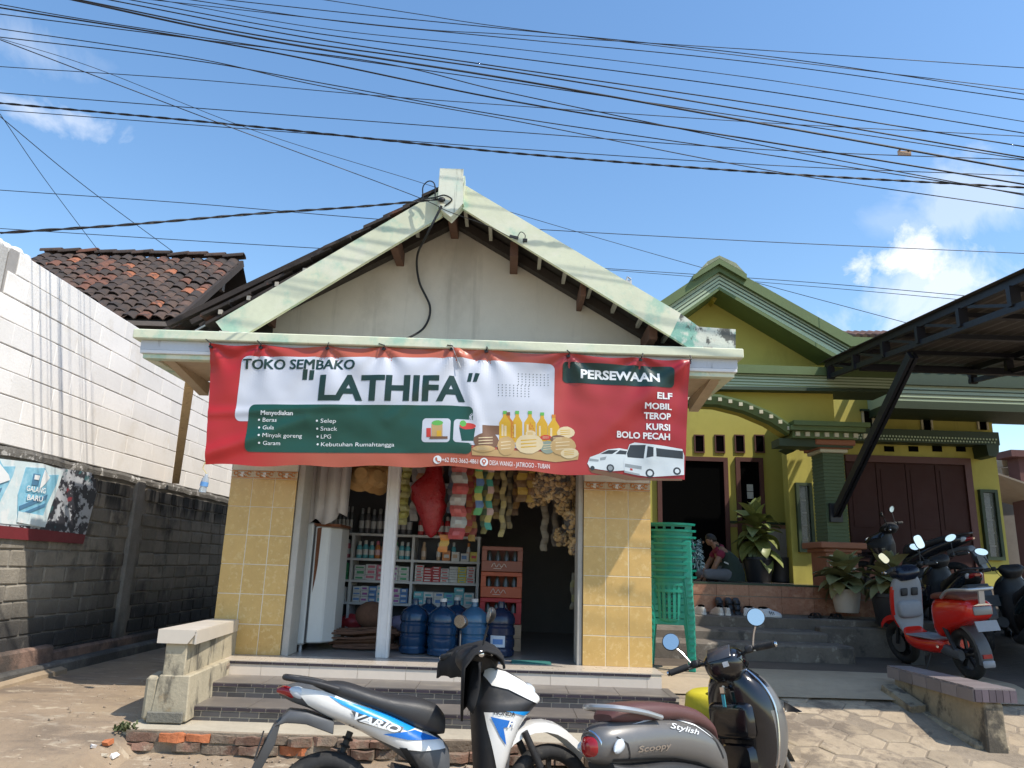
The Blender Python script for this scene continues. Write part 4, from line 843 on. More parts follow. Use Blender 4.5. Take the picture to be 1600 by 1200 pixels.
fillrow(2, 3, 4, 'b', [(TN, TN), (TN, WH), (CY, WH), (WH, OR)], 'slim lotion bottle', .026, .2)
for i, (c1, c2) in enumerate(((OR, WH), (WH, TN), (WH, BL), (YE, RD))):
    x = sx_(690)+.1*i; goods_box(x, x+.085, SY+.02, ZS[3]+.013, ZS[3]+.12-.012*i % .03, c1, c2, ['orange', 'cream', 'pale grey', 'yellow'][i]+' carton at the right end of the upper shelf', 'cartons at the right end of the upper shelf')
fillrow(0, 2, 2, 'x', [(PU, WH), (GR, YE)], 'purple or green soap box', h=.09); fillrow(1, 2, 5, 'x', [(WH, GR), (WH, PK), (PK, WH), (WH, PU)], 'pink and white soap pack', h=.05); fillrow(2, 2, 7, 'x', [(WH, RD), (RD, WH), (RD, WH), (WH, RD), (WH, WH), (YE, CY)], 'red and white toothpaste pack', h=.028)
fillrow(0, 1, 4, 'x', [(WH, BL), (WH, WH)], 'white medicine box', h=.07); fillrow(1, 1, 7, 'x', [(WH, BL), (WH, PU), (BL, WH), (WH, CY)], 'blue and white medicine box', h=.055); fillrow(2, 1, 6, 'x', [(CY, WH), (WH, CY), (WH, BL), (CY, BL)], 'pale blue medicine box', h=.06)
fillrow(0, 4, 7, 'b', [((.09, .1, .12), (.25, .27, .3))], 'dark water bottle', .04, .30); fillrow(1, 4, 9, 'b', [((.09, .1, .12), (.25, .27, .3)), ((.12, .12, .14), (.3, .3, .3))], 'dark soft drink bottle', .04, .28); fillrow(2, 4, 9, 'b', [(RD, WH), ((.3, .05, .08), WH), (YE, GR), (RD, WH)], 'red syrup bottle', .035, .22)
for i, (c1, nm) in enumerate(((YE, 'yellow'), (RD, 'red'), (PU, 'purple'), ((.4, .35, .5), 'lilac'), (BL, 'blue'))):
    x = sx_(515)+.26*i; t = MB(); t.ell((x, SY+.08, ZS[0]+.10), (.13, .10, .085), 10, 6); t.build('detergent_bag', cm(c1), smooth=60, label=nm+' plump detergent bag on the bottom shelf', cat='bag', group='detergent bags on the bottom shelf')

# refrigerator
fr = thing('rusty_fridge', 'old white fridge with a rust streak beside the left pillar', 'fridge', (-1.75, 7.2, FZ))
M_fr = mat('fridge_white', (.60, .60, .57), .35, var=.06, stains=[((.3, .26, .2), (5, 5, 1.5), .66, .8, .4)]); M_rust = mat('rust', (.14, .05, .02), .9, var=.4, vs=14)
t = MB(); t.box(-2.08, -1.80, 7.02, 7.55, FZ+.06, 1.73); t.build('cabinet', M_fr, fr, bevel=.015)
t = MB(); t.loft([[Vector((x, y, z)) for z in (0,) for x, y in ()] or [Vector((-1.79, 7.03, z)), Vector((-1.66, 7.08, z)), Vector((-1.58, 7.22, z)), Vector((-1.57, 7.5, z)), Vector((-1.79, 7.5, z))] for z in (FZ+.075, 1.70)]); t.build('door', M_fr, fr, bevel=.012)
t = MB(); t.box(-1.80, -1.787, 7.025, 7.4, FZ+.075, 1.71); t.build('door_gasket', flat('gasket', (.05, .05, .05)), fr)
t = MB(); t.add([(-1.772, 7.034, 1.68), (-1.735, 7.045, 1.69), (-1.742, 7.045, 1.35), (-1.752, 7.041, 1.22), (-1.768, 7.036, 1.10)], [(0, 1, 2, 3, 4)]); o = t.build('rust_streak', M_rust, fr); o.location.y -= .004
t = MB(); t.box(-1.81, -1.56, 7.03, 7.5, 1.70, 1.725); t.build('door_top', M_rust, fr)
for x in (-2.04, -1.84): t = MB(); t.lathe([(.015, 0), (.015, .065)], (x, 7.07, FZ), 8); t.build('foot', flat('grey_metal', (.45, .45, .45), .5), fr)
# water gallons
M_gal = flat('gallon_blue', (.014, .055, .13), .15, trans=.25, var=.1); M_gald = flat('gallon_dark', (.015, .025, .06), .2); M_gall = flat('gallon_pale', (.07, .19, .34), .12, trans=.35)
def gallon(x, y, m_, lab, label=None):
    o = thing('water_gallon', lab, 'water jug', (x, y, FZ), group='water gallons on the shop floor')
    pr = [(.10, 0), (.128, .012), (.132, .05), (.122, .065), (.122, .075), (.132, .09), (.132, .15), (.121, .165), (.121, .18), (.132, .195), (.132, .25), (.121, .265), (.121, .28), (.132, .295), (.132, .335), (.115, .375), (.07, .41), (.034, .43), (.03, .47), (.031, .485)]
    t = MB(); t.lathe(pr, (x, y, FZ), 20); t.build('jug_body', m_, o, smooth=35)
    if label: t = MB(); t.lathe([(.033, .47), (.033, .50)], (x, y, FZ), 10); t.build('cap', cm(label), o, smooth=40)
    return o
gallon(-.835, 7.2, M_gal, 'blue water gallon nearest the white door post'); gallon(-.565, 7.1, M_gal, 'blue water gallon with white cap in the middle of the front row', WH); gallon(-.28, 7.22, M_gall, 'pale blue water gallon behind the white scooter mirror', WH)
gallon(-.03, 7.2, M_gald, 'dark navy water gallon with a white label by the crates'); gallon(-.74, 7.5, M_gal, 'blue water gallon in the back row behind the leftmost one'); gallon(-.46, 7.45, M_gal, 'blue water gallon in the back row behind the middle one', WH)
t = MB(); t.lathe([(.134, .06), (.134, .16)], (-.03, 7.2, FZ), 20, caps=False); dk = [x for x in bpy.data.objects if x.get('label', '').startswith('dark navy water')][0]
t = MB(); t.loft([[Vector((-.03+.135*math.cos(a), 7.2+.135*math.sin(a), z)) for a in np.linspace(-2.3, -1.25, 8)] for z in (FZ+.09, FZ+.19)], closed=False); t.build('paper_label', cm((.5, .55, .62)), dk, fix=False)
t = MB(); t.loft([[Vector((-.03+.1365*math.cos(a), 7.2+.1365*math.sin(a), z)) for a in np.linspace(-2.1, -1.4, 8)] for z in (FZ+.115, FZ+.16)], closed=False); t.build('label_print', cm(BL), dk, fix=False)
# drink crates
def crate(z, c_, nm, lab):
    o = thing('drink_crate', lab, 'crate', (-.03, 7.75, z), group='stacked drink crates'); x0, x1, y0, y1, h = -.245, .165, 7.6, 7.9, .245; m_ = flat('crate_'+nm, c_, .5, var=.1)
    t = MB(); t.box(x0, x1, y0, y0+.02, z, z+.105); t.build('front_panel', m_, o, bevel=.004)
    t = MB(); t.box(x0, x1, y0, y0+.025, z+h-.04, z+h); t.build('rim', m_, o, bevel=.004)
    for a in (x0, x1-.05): t = MB(); t.box(a, a+.05, y0+.001, y0+.024, z+.105, z+h-.04); t.build('corner_post', m_, o)
    t = MB(); t.box(x0, x0+.02, y0+.025, y1, z, z+h); t.build('side_panel', m_, o); t = MB(); t.box(x1-.02, x1, y0+.025, y1, z, z+h); t.build('side_panel', m_, o)
    t = MB(); t.box(x0+.02, x1-.02, y0+.025, y1, z, z+.02); t.build('base', m_, o); t = MB(); t.box(x0+.02, x1-.02, y1-.02, y1, z+.02, z+h); t.build('back_panel', m_, o)
    pts = smooth_pts([Vector((x0+.1+.025*i, y0-.002, z+.055+(.02 if i % 2 else -.012)*(1.4 if i == 1 else 1))) for i in range(7)], 5)
    t = MB(); t.tube(pts, .0035, 5); t.tube([(x0+.12, y0-.002, z+.03), (x0+.2, y0-.002, z+.028)], .003, 4); t.build('script_mark', cm((.6, .52, .45)), o)
    for i in range(4):
        x = x0+.075+.087*i; q = thing('glass_bottle', ['leftmost', 'second', 'third', 'rightmost'][i]+' glass bottle in the '+nm+' crate', 'bottle', (x, y0+.1, z+.02), group='glass bottles in the '+nm+' crate')
        t = MB(); t.lathe([(.03, 0), (.032, .12), (.014, .17), (.012, .205), (.015, .21)], (x, y0+.1, z+.02), 10); t.build('bottle_glass', flat('bottle_glass', (.12, .12, .11), .12, trans=.3), q, smooth=50)
ZC = FZ+.25
crate(ZC, (.42, .02, .025), 'red', 'bright red drink crate at the bottom of the stack'); crate(ZC+.25, (.42, .085, .03), 'orange', 'orange drink crate in the middle of the stack'); crate(ZC+.5, (.26, .085, .05), 'brown', 'faded brown drink crate on top of the stack')
for i in range(2): goods_box(-.2, .17, 7.6, FZ+.002+.124*i, FZ+.122+.124*i, TN, GR, ['flat carton on the floor under the crates', 'flat carton between the floor carton and the red crate'][i], 'cartons under the crates', .28)
# hanging goods
M_sheet = mat('grey_white_sheet', (.46, .43, .41), .8, var=.1)
t = MB(); secs = []
for z, zz in ((2.45, 0), (2.2, .2), (1.95, .4), (1.80, .6)):
    secs.append([Vector((-1.86+.36*i/12+.03*zz*math.sin(i), 6.98+.035*math.sin(i*1.6+zz)+.02*i/12, z-(.09*(1-i/12) if zz == .6 else 0)+(.04*math.sin(i*.8) if zz == .6 else 0))) for i in range(13)])
t.loft(secs, closed=False); so = t.build('hanging_sheet', M_sheet, smooth=60, fix=False, label='grey white cloth sheet hanging beside the left pillar', cat='sheet'); so.modifiers.new('s', 'SOLIDIFY').thickness = .01
M_hat = mat('straw', (.50, .30, .12), .85, var=.15, vs=30)
for i, (px, py, y, a) in enumerate(((563, 742, 7.2, .25), (583, 745, 7.27, .8), (592, 748, 7.33, 1.0), (600, 742, 7.38, 1.15))):
    c_ = at(px, py, y); t = MB(); mt = Matrix.Rotation(a, 3, 'Z') @ Matrix.Rotation(PI/2-.05, 3, 'X')
    t.lathe([(.16, -.004), (.165, .0), (.10, .012), (.085, .05), (.06, .085), (.01, .09)], c_, 22, mt); t.build('straw_hat', M_hat, smooth=45, label=['round straw hat facing the street, frontmost of those hanging', 'straw hat second in the hanging row', 'straw hat third in the hanging row', 'rearmost straw hat tucked by the white post'][i], cat='hat', group='straw hats hanging in the doorway')
M_rb = flat('red_plastic', (.30, .012, .016), .3, var=.2, vs=9, bump=.9, bs=22)
t = MB(); secs = []
for z, rx, ry, ox in ((2.35, .05, .03, .03), (2.28, .07, .045, .025), (2.22, .09, .06, .02), (2.16, .13, .075, -.01), (2.10, .16, .09, -.03), (2.04, .17, .09, -.025), (1.98, .165, .10, -.02), (1.93, .15, .1, 0), (1.88, .13, .10, .01), (1.82, .115, .09, .02), (1.76, .10, .09, .03), (1.71, .08, .07, .03), (1.66, .05, .05, .03), (1.63, .01, .01, .03)):
    secs.append([Vector((at(672, 780, 7.1).x+ox+rx*math.cos(2*PI*j/16)*(1+.22*noise2(j*1.6, z*14, 2)), 7.1+ry*math.sin(2*PI*j/16)*(1+.2*noise2(j*1.3, z*6, 3)), z)) for j in range(16)])
t.loft(secs); t.build('red_plastic_bag', M_rb, smooth=35, label='red plastic carrier bag hanging in the shop doorway', cat='bag')
def strip(px, y, z0, z1, w_, cols, label, bulge=.007, group='snack and sachet strips hanging in the doorway', name='sachet_strip'):
    x = at(px, 780, y).x; w_ *= .9; n = max(3, int((z1-z0)/(.062 if name == 'sachet_strip' else .1))); t = MB(); ms = [cm(k) for k in cols]; secs = []; 
    for i in range(n*3+1):
        z = z1-(z1-z0)*i/(n*3); b_ = bulge*(0.15 if i % 3 == 0 else 1); ww_ = w_*(.86 if i % 3 == 0 else 1); off = .010*math.sin(i*.7+px)+rr(-.003, .003); b_ += rr(-.003, .003)
        secs.append([Vector((x+off-ww_/2, y, z)), Vector((x+off-ww_/5, y-b_, z)), Vector((x+off+ww_/5, y-b_, z)), Vector((x+off+ww_/2, y, z)), Vector((x+off, y+b_, z))])
    t.loft(secs); t.m = [((f//5)//3) % len(ms) if f < n*15 else 0 for f in range(len(t.f))]
    return t.build(name, ms, smooth=25, label=label, cat='packet', group=group)
strip(717, 7.0, 1.62, 2.45, .17, [(.45, .45, .44), (.5, .12, .11), (.42, .44, .42), (.48, .1, .1)], 'clear bag column of red and white packs hanging mid doorway', .05, name='pack_column')
strip(748, 7.05, 1.85, 2.4, .085, [(.1, .2, .42), (.12, .42, .16), (.5, .46, .12)], 'blue, green and yellow sachet strip right of the bag column'); strip(765, 7.1, 1.72, 2.4, .07, [(.06, .34, .27), (.5, .36, .34), (.45, .4, .12)], 'teal and pink sachet strip'); strip(786, 7.15, 1.66, 2.4, .06, [(.36, .30, .12), (.22, .18, .08)], 'long khaki sachet strip above the crates')
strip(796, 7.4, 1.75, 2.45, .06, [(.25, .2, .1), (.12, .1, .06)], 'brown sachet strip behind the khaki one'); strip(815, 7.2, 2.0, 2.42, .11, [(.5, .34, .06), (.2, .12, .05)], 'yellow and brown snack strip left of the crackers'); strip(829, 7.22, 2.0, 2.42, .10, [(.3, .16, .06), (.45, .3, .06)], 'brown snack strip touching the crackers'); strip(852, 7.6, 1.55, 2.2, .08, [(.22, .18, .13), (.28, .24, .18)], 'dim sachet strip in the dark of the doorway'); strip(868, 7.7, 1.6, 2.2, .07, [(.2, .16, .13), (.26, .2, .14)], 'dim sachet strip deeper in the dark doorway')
strip(632, 7.3, 1.75, 2.4, .11, [(.42, .4, .12), (.46, .44, .2)], 'yellowish clear bag hanging right of the white post', .03); strip(647, 7.5, 1.8, 2.45, .09, [(.3, .28, .28), (.4, .38, .36)], 'pale packet strip behind the red bag'); strip(733, 7.4, 1.7, 2.45, .08, [(.36, .06, .05), (.4, .16, .05)], 'red and orange packet strip behind the bag column'); strip(663, 7.6, 2.1, 2.45, .09, [(.5, .3, .06), (.35, .2, .06)], 'orange packet strip at the top behind the red bag'); strip(697, 7.05, 1.5, 1.66, .1, [(.55, .2, .04), (.5, .3, .05)], 'short orange snack pack hanging low by the shelf')
for k, (px, y, z0, z1, w2, cs_, lab) in enumerate((
    (655, 7.35, 1.95, 2.45, .10, [(.34, .3, .28), (.42, .2, .1)], 'grey and brown packet strip left of the red bag'), (684, 7.6, 1.75, 2.4, .09, [(.2, .12, .1), (.32, .1, .08)], 'dark red packet strip right behind the red bag'), (706, 7.7, 1.9, 2.4, .1, [(.3, .3, .32), (.2, .25, .35)], 'pale sachet strip behind the bag column, left side'),
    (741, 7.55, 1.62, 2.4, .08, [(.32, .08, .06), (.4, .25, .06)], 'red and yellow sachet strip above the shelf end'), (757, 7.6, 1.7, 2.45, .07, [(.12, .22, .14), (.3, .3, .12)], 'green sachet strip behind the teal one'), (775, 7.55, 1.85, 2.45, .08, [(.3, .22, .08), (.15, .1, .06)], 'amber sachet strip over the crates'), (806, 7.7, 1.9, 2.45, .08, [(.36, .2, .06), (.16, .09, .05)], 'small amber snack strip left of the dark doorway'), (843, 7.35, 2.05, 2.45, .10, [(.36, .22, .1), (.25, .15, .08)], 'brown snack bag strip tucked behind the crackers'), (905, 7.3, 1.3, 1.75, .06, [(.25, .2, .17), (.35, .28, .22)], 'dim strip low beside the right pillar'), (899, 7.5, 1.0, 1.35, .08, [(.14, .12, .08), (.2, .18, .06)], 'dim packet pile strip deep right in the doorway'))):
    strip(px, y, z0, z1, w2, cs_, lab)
M_kr = mat('crackers', (.50, .33, .15), .8, var=.25, vs=25, stains=[((.62, .52, .34), (20, 20, 20), .5, .65, .6)])
def cracker_bag(px, py, y, rx, rz, n, lab):
    c_ = at(px, py, y); o = thing('cracker_bag', lab, 'snack bag', c_, group='cracker bags by the right pillar'); t = MB()
    for k in range(n):
        a, h = rr(0, 2*PI), rr(-1, 1); q = math.sqrt(max(0, 1-h*h*.8)); p = c_+Vector((rx*q*math.cos(a), .09*q*math.sin(a), rz*h)); r_ = rr(.02, .035)
        t.ell(p, (r_, r_*.8, r_*rr(.5, .9)), 6, 4, Matrix.Rotation(rr(0, 3), 3, 'Y'))
    t.build('crackers', M_kr, o, smooth=40, kind='stuff')
    t = MB(); t.ell(c_, (rx*1.05, .11, rz*1.08), 14, 10); t.build('clear_bag', flat('clear_film', (.6, .58, .55), .1, alpha=.12), o, smooth=60)
    t = MB(); t.tube([c_+Vector((0, 0, rz)), c_+Vector((0, 0, rz+.2))], .006, 5); t.build('string', M_wire, o)
cracker_bag(868, 755, 7.05, .20, .16, 130, 'big clear bag of tan crackers hanging under the banner'); cracker_bag(892, 815, 7.05, .07, .11, 40, 'smaller bag of round crackers beside the right pillar'); cracker_bag(899, 852, 7.0, .05, .10, 26, 'narrow pale snack bag lowest beside the right pillar')
cracker_bag(838, 772, 7.3, .10, .12, 60, 'middle bag of tan crackers left of the biggest one'); cracker_bag(884, 785, 7.2, .10, .10, 60, 'round bag of crackers just under the biggest one'); cracker_bag(880, 838, 7.35, .07, .09, 36, 'small bag of crackers deeper in the right of the doorway')
# broom bundle and sack
bn = thing('rattan_bundle', 'bundle of brown brooms lying on the shop floor', 'broom bundle', (-1.35, 7.4, FZ)); M_br = mat('broom_fibre', (.13, .065, .04), .95, var=.35, vs=20); c0 = at(515, 1000, 7.3)
for i in range(26):
    y = 7.2+rr(0, .35); z = FZ+.02+rr(0, .16); x = -1.62+rr(-.05, .1); t = MB(); t.tube([(x, y, z), (x+.25, y+rr(-.03, .03), z+rr(-.01, .02)), (x+.55+rr(-.06, .06), y+rr(-.05, .05), z+rr(0, .04))], [.009, .012, .014], 6); t.build('stick', M_br, bn, smooth=50)
t = MB(); t.ell((-1.3, 7.55, FZ+.3), (.16, .12, .13), 14, 8); t.build('fibre_head', M_br, bn, smooth=50)
t = MB(); t.ell((-1.12, 7.4, FZ+.12), (.09, .12, .11), 12, 8); t.build('fibre_head', M_br, bn, smooth=50)
# door mat
c_ = atz(830, 1037, FZ); t = MB(); t.box(c_.x-.17, c_.x+.17, c_.y-.08, c_.y+.12, FZ+.001, FZ+.012); t.build('door_mat', mat('teal_mat', (.03, .16, .14), .95, var=.2, vs=30), label='teal mat on the shop floor at the doorway', cat='mat')
# ================================================================ OLD TILED HOUSE behind the white wall
oh = thing('old_tiled_house', 'old house with a mossy brown and orange clay tile roof behind the white wall', 'house', (-6, 10.5, 0.3))
M_ct = mat('clay_tile', (.07, .05, .04), .9, var=.3, vs=10, bump=.5, bs=50, ramp=[(0, (.06, .042, .034)), (.30, (.085, .055, .042)), (.55, (.05, .036, .03)), (.80, (.15, .065, .042)), (.90, (.30, .11, .055)), (.95, (.11, .065, .048))], stains=[((.035, .03, .028), (7, 7, 7), .5, .62, .8), ((.30, .11, .06), (9, 9, 9), .64, .72, .55)])
RY0, RZ0, RY1, RZ1 = 9.15, 4.35, 11.0, 5.98
Ls = math.hypot(RY1-RY0, RZ1-RZ0); an = math.atan2(RZ1-RZ0, RY1-RY0)
w_, e_ = .185, .185
def tp(u):   # cross profile of a pantile
    return .028*math.sin(2*PI*(u-.1))+.010*math.sin(4*PI*u)
t = MB(); nu = 6
for v, zo in ((0, .0), (e_*1.18, .0)):
    pass
vs_ = []
for lay in (.010, -.004):
    for v in (0, 1):
        for i in range(nu+1): u = i/nu; vs_.append((w_*1.06*(u-.5), v*e_*1.2, tp(u)+lay+(.024 if v == 0 else 0)))
n = nu+1; fs = [(i, i+1, n+i+1, n+i) for i in range(nu)]+[(2*n+i, 2*n+n+i, 2*n+n+i+1, 2*n+i+1) for i in range(nu)]+[(i, 2*n+i, 2*n+i+1, i+1) for i in range(nu)]+[(0, n, 3*n, 2*n), (nu, 2*n+nu, 3*n+nu, n+nu)]
t.add(vs_, fs); pt = t.mesh('roof_tile', M_ct, smooth=50)
rf = MB(); rf.add([(-7.55, RY0, RZ0-.03), (-4.36, RY0, RZ0-.03), (-4.36, RY1, RZ1-.03), (-7.55, RY1, RZ1-.03), (-7.55, RY1+1.8, RZ0), (-4.36, RY1+1.8, RZ0)], [(0, 1, 2, 3), (3, 2, 5, 4)]); rfo = rf.build('roof', M_dw, oh, fix=False)
rows, cols = int(Ls/e_), 17
for r in range(rows):
    for k in range(cols):
        o = link('roof_tile', pt, rfo, loc=(-4.45-w_*k+rr(-.006, .006), RY0+math.cos(an)*e_*r, RZ0+.01+math.sin(an)*e_*r+rr(-.004, .004))); o.rotation_euler = (an+rr(-.05, .05), rr(-.07, .07), rr(-.06, .06)); o.location.z += .03*noise2(r*.4, k*.35, 4)
t = MB(); secs = []
for j, (y, lift) in enumerate(((-.16, .012), (0, .0), (.16, -.012))):
    secs.append([Vector((y, .085*math.cos(a), .06*math.sin(a)+lift)) for a in np.linspace(-.3, PI+.3, 8)]+[Vector((y, .07*math.cos(a), .045*math.sin(a)+lift)) for a in np.linspace(PI+.3, -.3, 8)])
t.loft(secs); rt = t.mesh('ridge_tile', M_ct, smooth=50)
for k in range(11):
    o = link('ridge_tile', rt, rfo, loc=(-4.5-.29*k, RY1, RZ1+.05+.03*noise2(k*.6, 0, 1))); o.rotation_euler = (0, rr(-.12, .02)-.1, rr(-.04, .04))
t = MB(); t.bar((-4.36, RY0-.06, RZ0-.06), (-4.36, RY1, RZ1-.06), .05, .10); t.build('barge_board', M_dw, oh)
t = MB(); t.bar((-4.47, 10.6, 5.3), (-4.47, 10.6, 5.66), .06, .09, (0, 1, 0)); t.build('king_post', mat('grey_timber', (.16, .13, .11), .9, var=.3), oh)
t = MB(); t.bar((-4.5, 9.8, 4.7), (-4.5, 11.0, 5.3), .05, .07); t.build('brace', M_dw, oh)
t = MB(); t.bar((-7.5, RY0-.03, RZ0-.07), (-4.36, RY0-.03, RZ0-.07), .03, .06); t.build('eave_board', mat('grey_timber', (.16, .13, .11), .9, var=.3), oh)
t = MB(); t.box(-7.4, -4.7, 9.7, 12.4, .3, 4.75); t.build('wall', mat('old_wall', (.10, .09, .08), .9, var=.2), oh)

# ================================================================ YELLOW HOUSE
hs_ = thing('yellow_house', 'yellow green trimmed house with gabled porch, arch and folding garage door', 'house', (4.3, 11, 1.25))
M_yel = mat('yellow_paint', (.46, .405, .085), .75, var=.07, vs=1.5, stains=[((.27, .225, .045), (1.2, 1.2, .5), .48, .7, .6), ((.22, .19, .06), (6, 6, .5), .58, .74, .5)])
M_yel2 = mat('warm_yellow_paint', (.44, .365, .06), .75, var=.07, vs=1.5)
M_grn = mat('dark_green_trim', (.105, .15, .048), .6, var=.12, vs=3); M_lgn = mat('light_green_trim', (.42, .50, .33), .6, var=.08, vs=3); M_dgn = mat('deep_green_trim', (.03, .05, .022), .6, var=.12)
M_maroon = mat('maroon_frame', (.10, .035, .028), .6, var=.12); M_door = mat('folding_door_wood', (.045, .014, .011), .85, var=.15, vs=2); M_dark = flat('painted_dark', (.004, .004, .004), 1.0, spec=0); M_crm = mat('cream_trim', (.55, .50, .34), .7, var=.06); M_tc = mat('terracotta_trim', (.30, .115, .06), .7, var=.12)  # M_dark: flat black painted for the shade inside door, vents, slots; also stripes
PZ = 1.265
def H(name, m_, Y, d, *pts, parent=hs_, **k):   # polygon seen at depth Y, extruded back by d
    t = MB(); t.prism([(lambda v: (v.x, v.z))(at(a, b_, Y)) for a, b_ in pts], Y, Y+d); return t.build(name, m_, parent, **k)
def HB(name, m_, x0, x1, y0, y1, z0, z1, parent=hs_, **k):
    t = MB(); t.box(x0, x1, y0, y1, z0, z1); return t.build(name, m_, parent, **k)
YD, YG, YP = 12.0, 11.0, 9.6
# door wall (recessed), with opening parts
HB('recess_wall', M_yel, 1.0, 4.62, YD, YD+.15, PZ, 4.4)
HB('side_wall', M_yel2, 4.60, 4.75, YG+.02, YD+.1, PZ, 4.3)
gx0, gx1 = at(1233, 780, YG).x, at(1567, 800, YG).x
HB('garage_wall', M_yel, gx0, gx1, YG, YG+.2, .9, 4.45)
# main door: flat black panel painted in for the unlit room behind
d0, d1, dz = at(1034, 800, YD).x, at(1132, 800, YD).x, at(1130, 722, YD).z
do = HB('main_door', M_dark, d0, d1, YD-.012, YD-.004, PZ, dz)
for a, b_, z0, z1 in ((d0-.07, d0, PZ, dz+.07), (d1, d1+.07, PZ, dz+.07), (d0, d1, dz, dz+.07)): HB('door_frame', M_maroon, a, b_, YD-.05, YD-.001, z0, z1, do)
nw0, nw1 = at(1158, 800, YD).x, at(1188, 800, YD).x; nt, nb = at(1170, 722, YD).z, at(1170, 880, YD).z
no = HB('narrow_window', M_dark, nw0, nw1, YD-.012, YD-.004, nb, nt)
for a, b_, z0, z1 in ((nw0-.07, nw0, nb, nt+.07), (nw1, nw1+.07, nb, nt+.07), (nw0, nw1, nt, nt+.07)): HB('window_frame', M_maroon, a, b_, YD-.05, YD-.001, z0, z1, no)
for k, (w2, h2, dz2) in enumerate(((.10, .11, 0), (.10, .11, -.12), (.06, .05, -.26), (.08, .05, -.33))):
    cx = (nw0+nw1)/2; zc = nt-.42+dz2; HB('window_sticker', flat('sticker', (.5, .5, .48)), cx-w2/2, cx+w2/2, YD-.016, YD-.013, zc-h2/2, zc+h2/2, no)
for px in (1092, 1124, 1155, 1186): 
    a = at(px-6, 681, YD); b_ = at(px+7, 706, YD); v_ = HB('vent_opening', M_dark, a.x, b_.x, YD-.008, YD-.002, b_.z, a.z)
    for (xa, xb, za, zb) in ((a.x-.02, a.x, b_.z-.02, a.z+.02), (b_.x, b_.x+.02, b_.z-.02, a.z+.02), (a.x, b_.x, a.z, a.z+.02), (a.x, b_.x, b_.z-.02, b_.z)): HB('vent_frame', M_maroon, xa, xb, YD-.02, YD-.001, za, zb, v_)
# tiled dado, tile by tile
dd = at(1150, 818, YD).z; M_dad = mat('dado_tile', (.46, .40, .36), .4, var=.12, vs=12, rnd=.08, stains=[((.3, .2, .18), (25, 25, 25), .6, .7, .5)]); M_dbd = flat('dado_border', (.38, .19, .13))
HB('dado_cap', M_dgn, d1+.07, 4.6, YD-.03, YD-.002, dd, dd+.04)
for k in range(8):
    xa = d1+.075+.2*k
    if xa > 4.5: break
    for j in range(4):
        if xa+.2 > nw0-.07 and xa < nw1+.07 and dd-.06-.21*j > nb: continue
        z1_ = dd-.06-.16*j; HB('dado_tile', M_dad, xa+.002, min(xa+.198, 4.59), YD-.016, YD-.002, max(PZ, z1_-.157), z1_)
    HB('border_tile', M_dbd, xa+.002, min(xa+.198, 4.59), YD-.02, YD-.002, dd-.057, dd-.002)
# arch front of the porch
YA = 9.75
arch = [(at(px, py, YA).x, at(px, py, YA).z) for px, py in ((1040, 636), (1080, 633), (1120, 635), (1160, 645), (1200, 662), (1228, 680))]
top_z = at(1200, 606, YA).z; xr_ = at(1303, 640, YA).x
poly = [(0.9, arch[0][1])]+arch+[(arch[-1][0]+.03, arch[-1][1]), (xr_, arch[-1][1]), (xr_, top_z), (0.9, top_z)]
t = MB(); t.prism(poly, YA, YA+.22); t.build('arch_wall', M_yel2, hs_)
t = MB(); secs = []
for (x, z), (dx_, dz_) in zip([(.9, arch[0][1])]+arch, [(0, 1)]*7): secs.append([Vector((x, YA-.12, z)), Vector((x, YA-.004, z-.015)), Vector((x, YA-.004, z+.10)), Vector((x, YA-.16, z+.13)), Vector((x, YA-.16, z+.10))])
t.loft(secs); t.build('arch_moulding', M_grn, hs_, smooth=20)
AP = [Vector((x, 0, z)) for x, z in [(.9, arch[0][1])]+arch]; L_ = 0
pts = smooth_pts([Vector((x, YA-.165, z+.075)) for x, z in arch], 30); acc = 0; last = pts[0]
for p in pts:
    acc += (p-last).length; last = p
    if acc > .135: acc = 0; HB('dentil', M_crm, p.x-.024, p.x+.024, YA-.165, YA-.10, p.z-.035, p.z+.012)
cz0, cz1 = at(1290, 688, YA).z, at(1290, 658, YA).z
cx0, cx1 = at(1226, 670, YA).x, at(1340, 670, YA).x
HB('cornice', M_grn, cx0, cx1, YA-.22, YA+.3, cz0+.09, cz0+.15); HB('cornice_step', M_grn, cx0+.05, cx1-.08, YA-.14, YA+.3, cz0, cz0+.09); HB('cornice_crown', M_grn, cx0+.03, cx1+.05, YA-.26, YA+.3, cz0+.15, cz0+.21)
for k in range(8): x = cx0+.11+.128*k; HB('dentil', M_crm, x-.028, x+.028, YA-.17, YA-.13, cz0+.02, cz0+.075)
HB('lintel', M_dgn, cx0-.1, cx1-.1, YA-.05, YA+.25, cz0-.10, cz0)
# side eave bracket
H('eave_bracket', M_dgn, 10.3, .3, (1228, 700), (1270, 672), (1290, 672), (1240, 706))
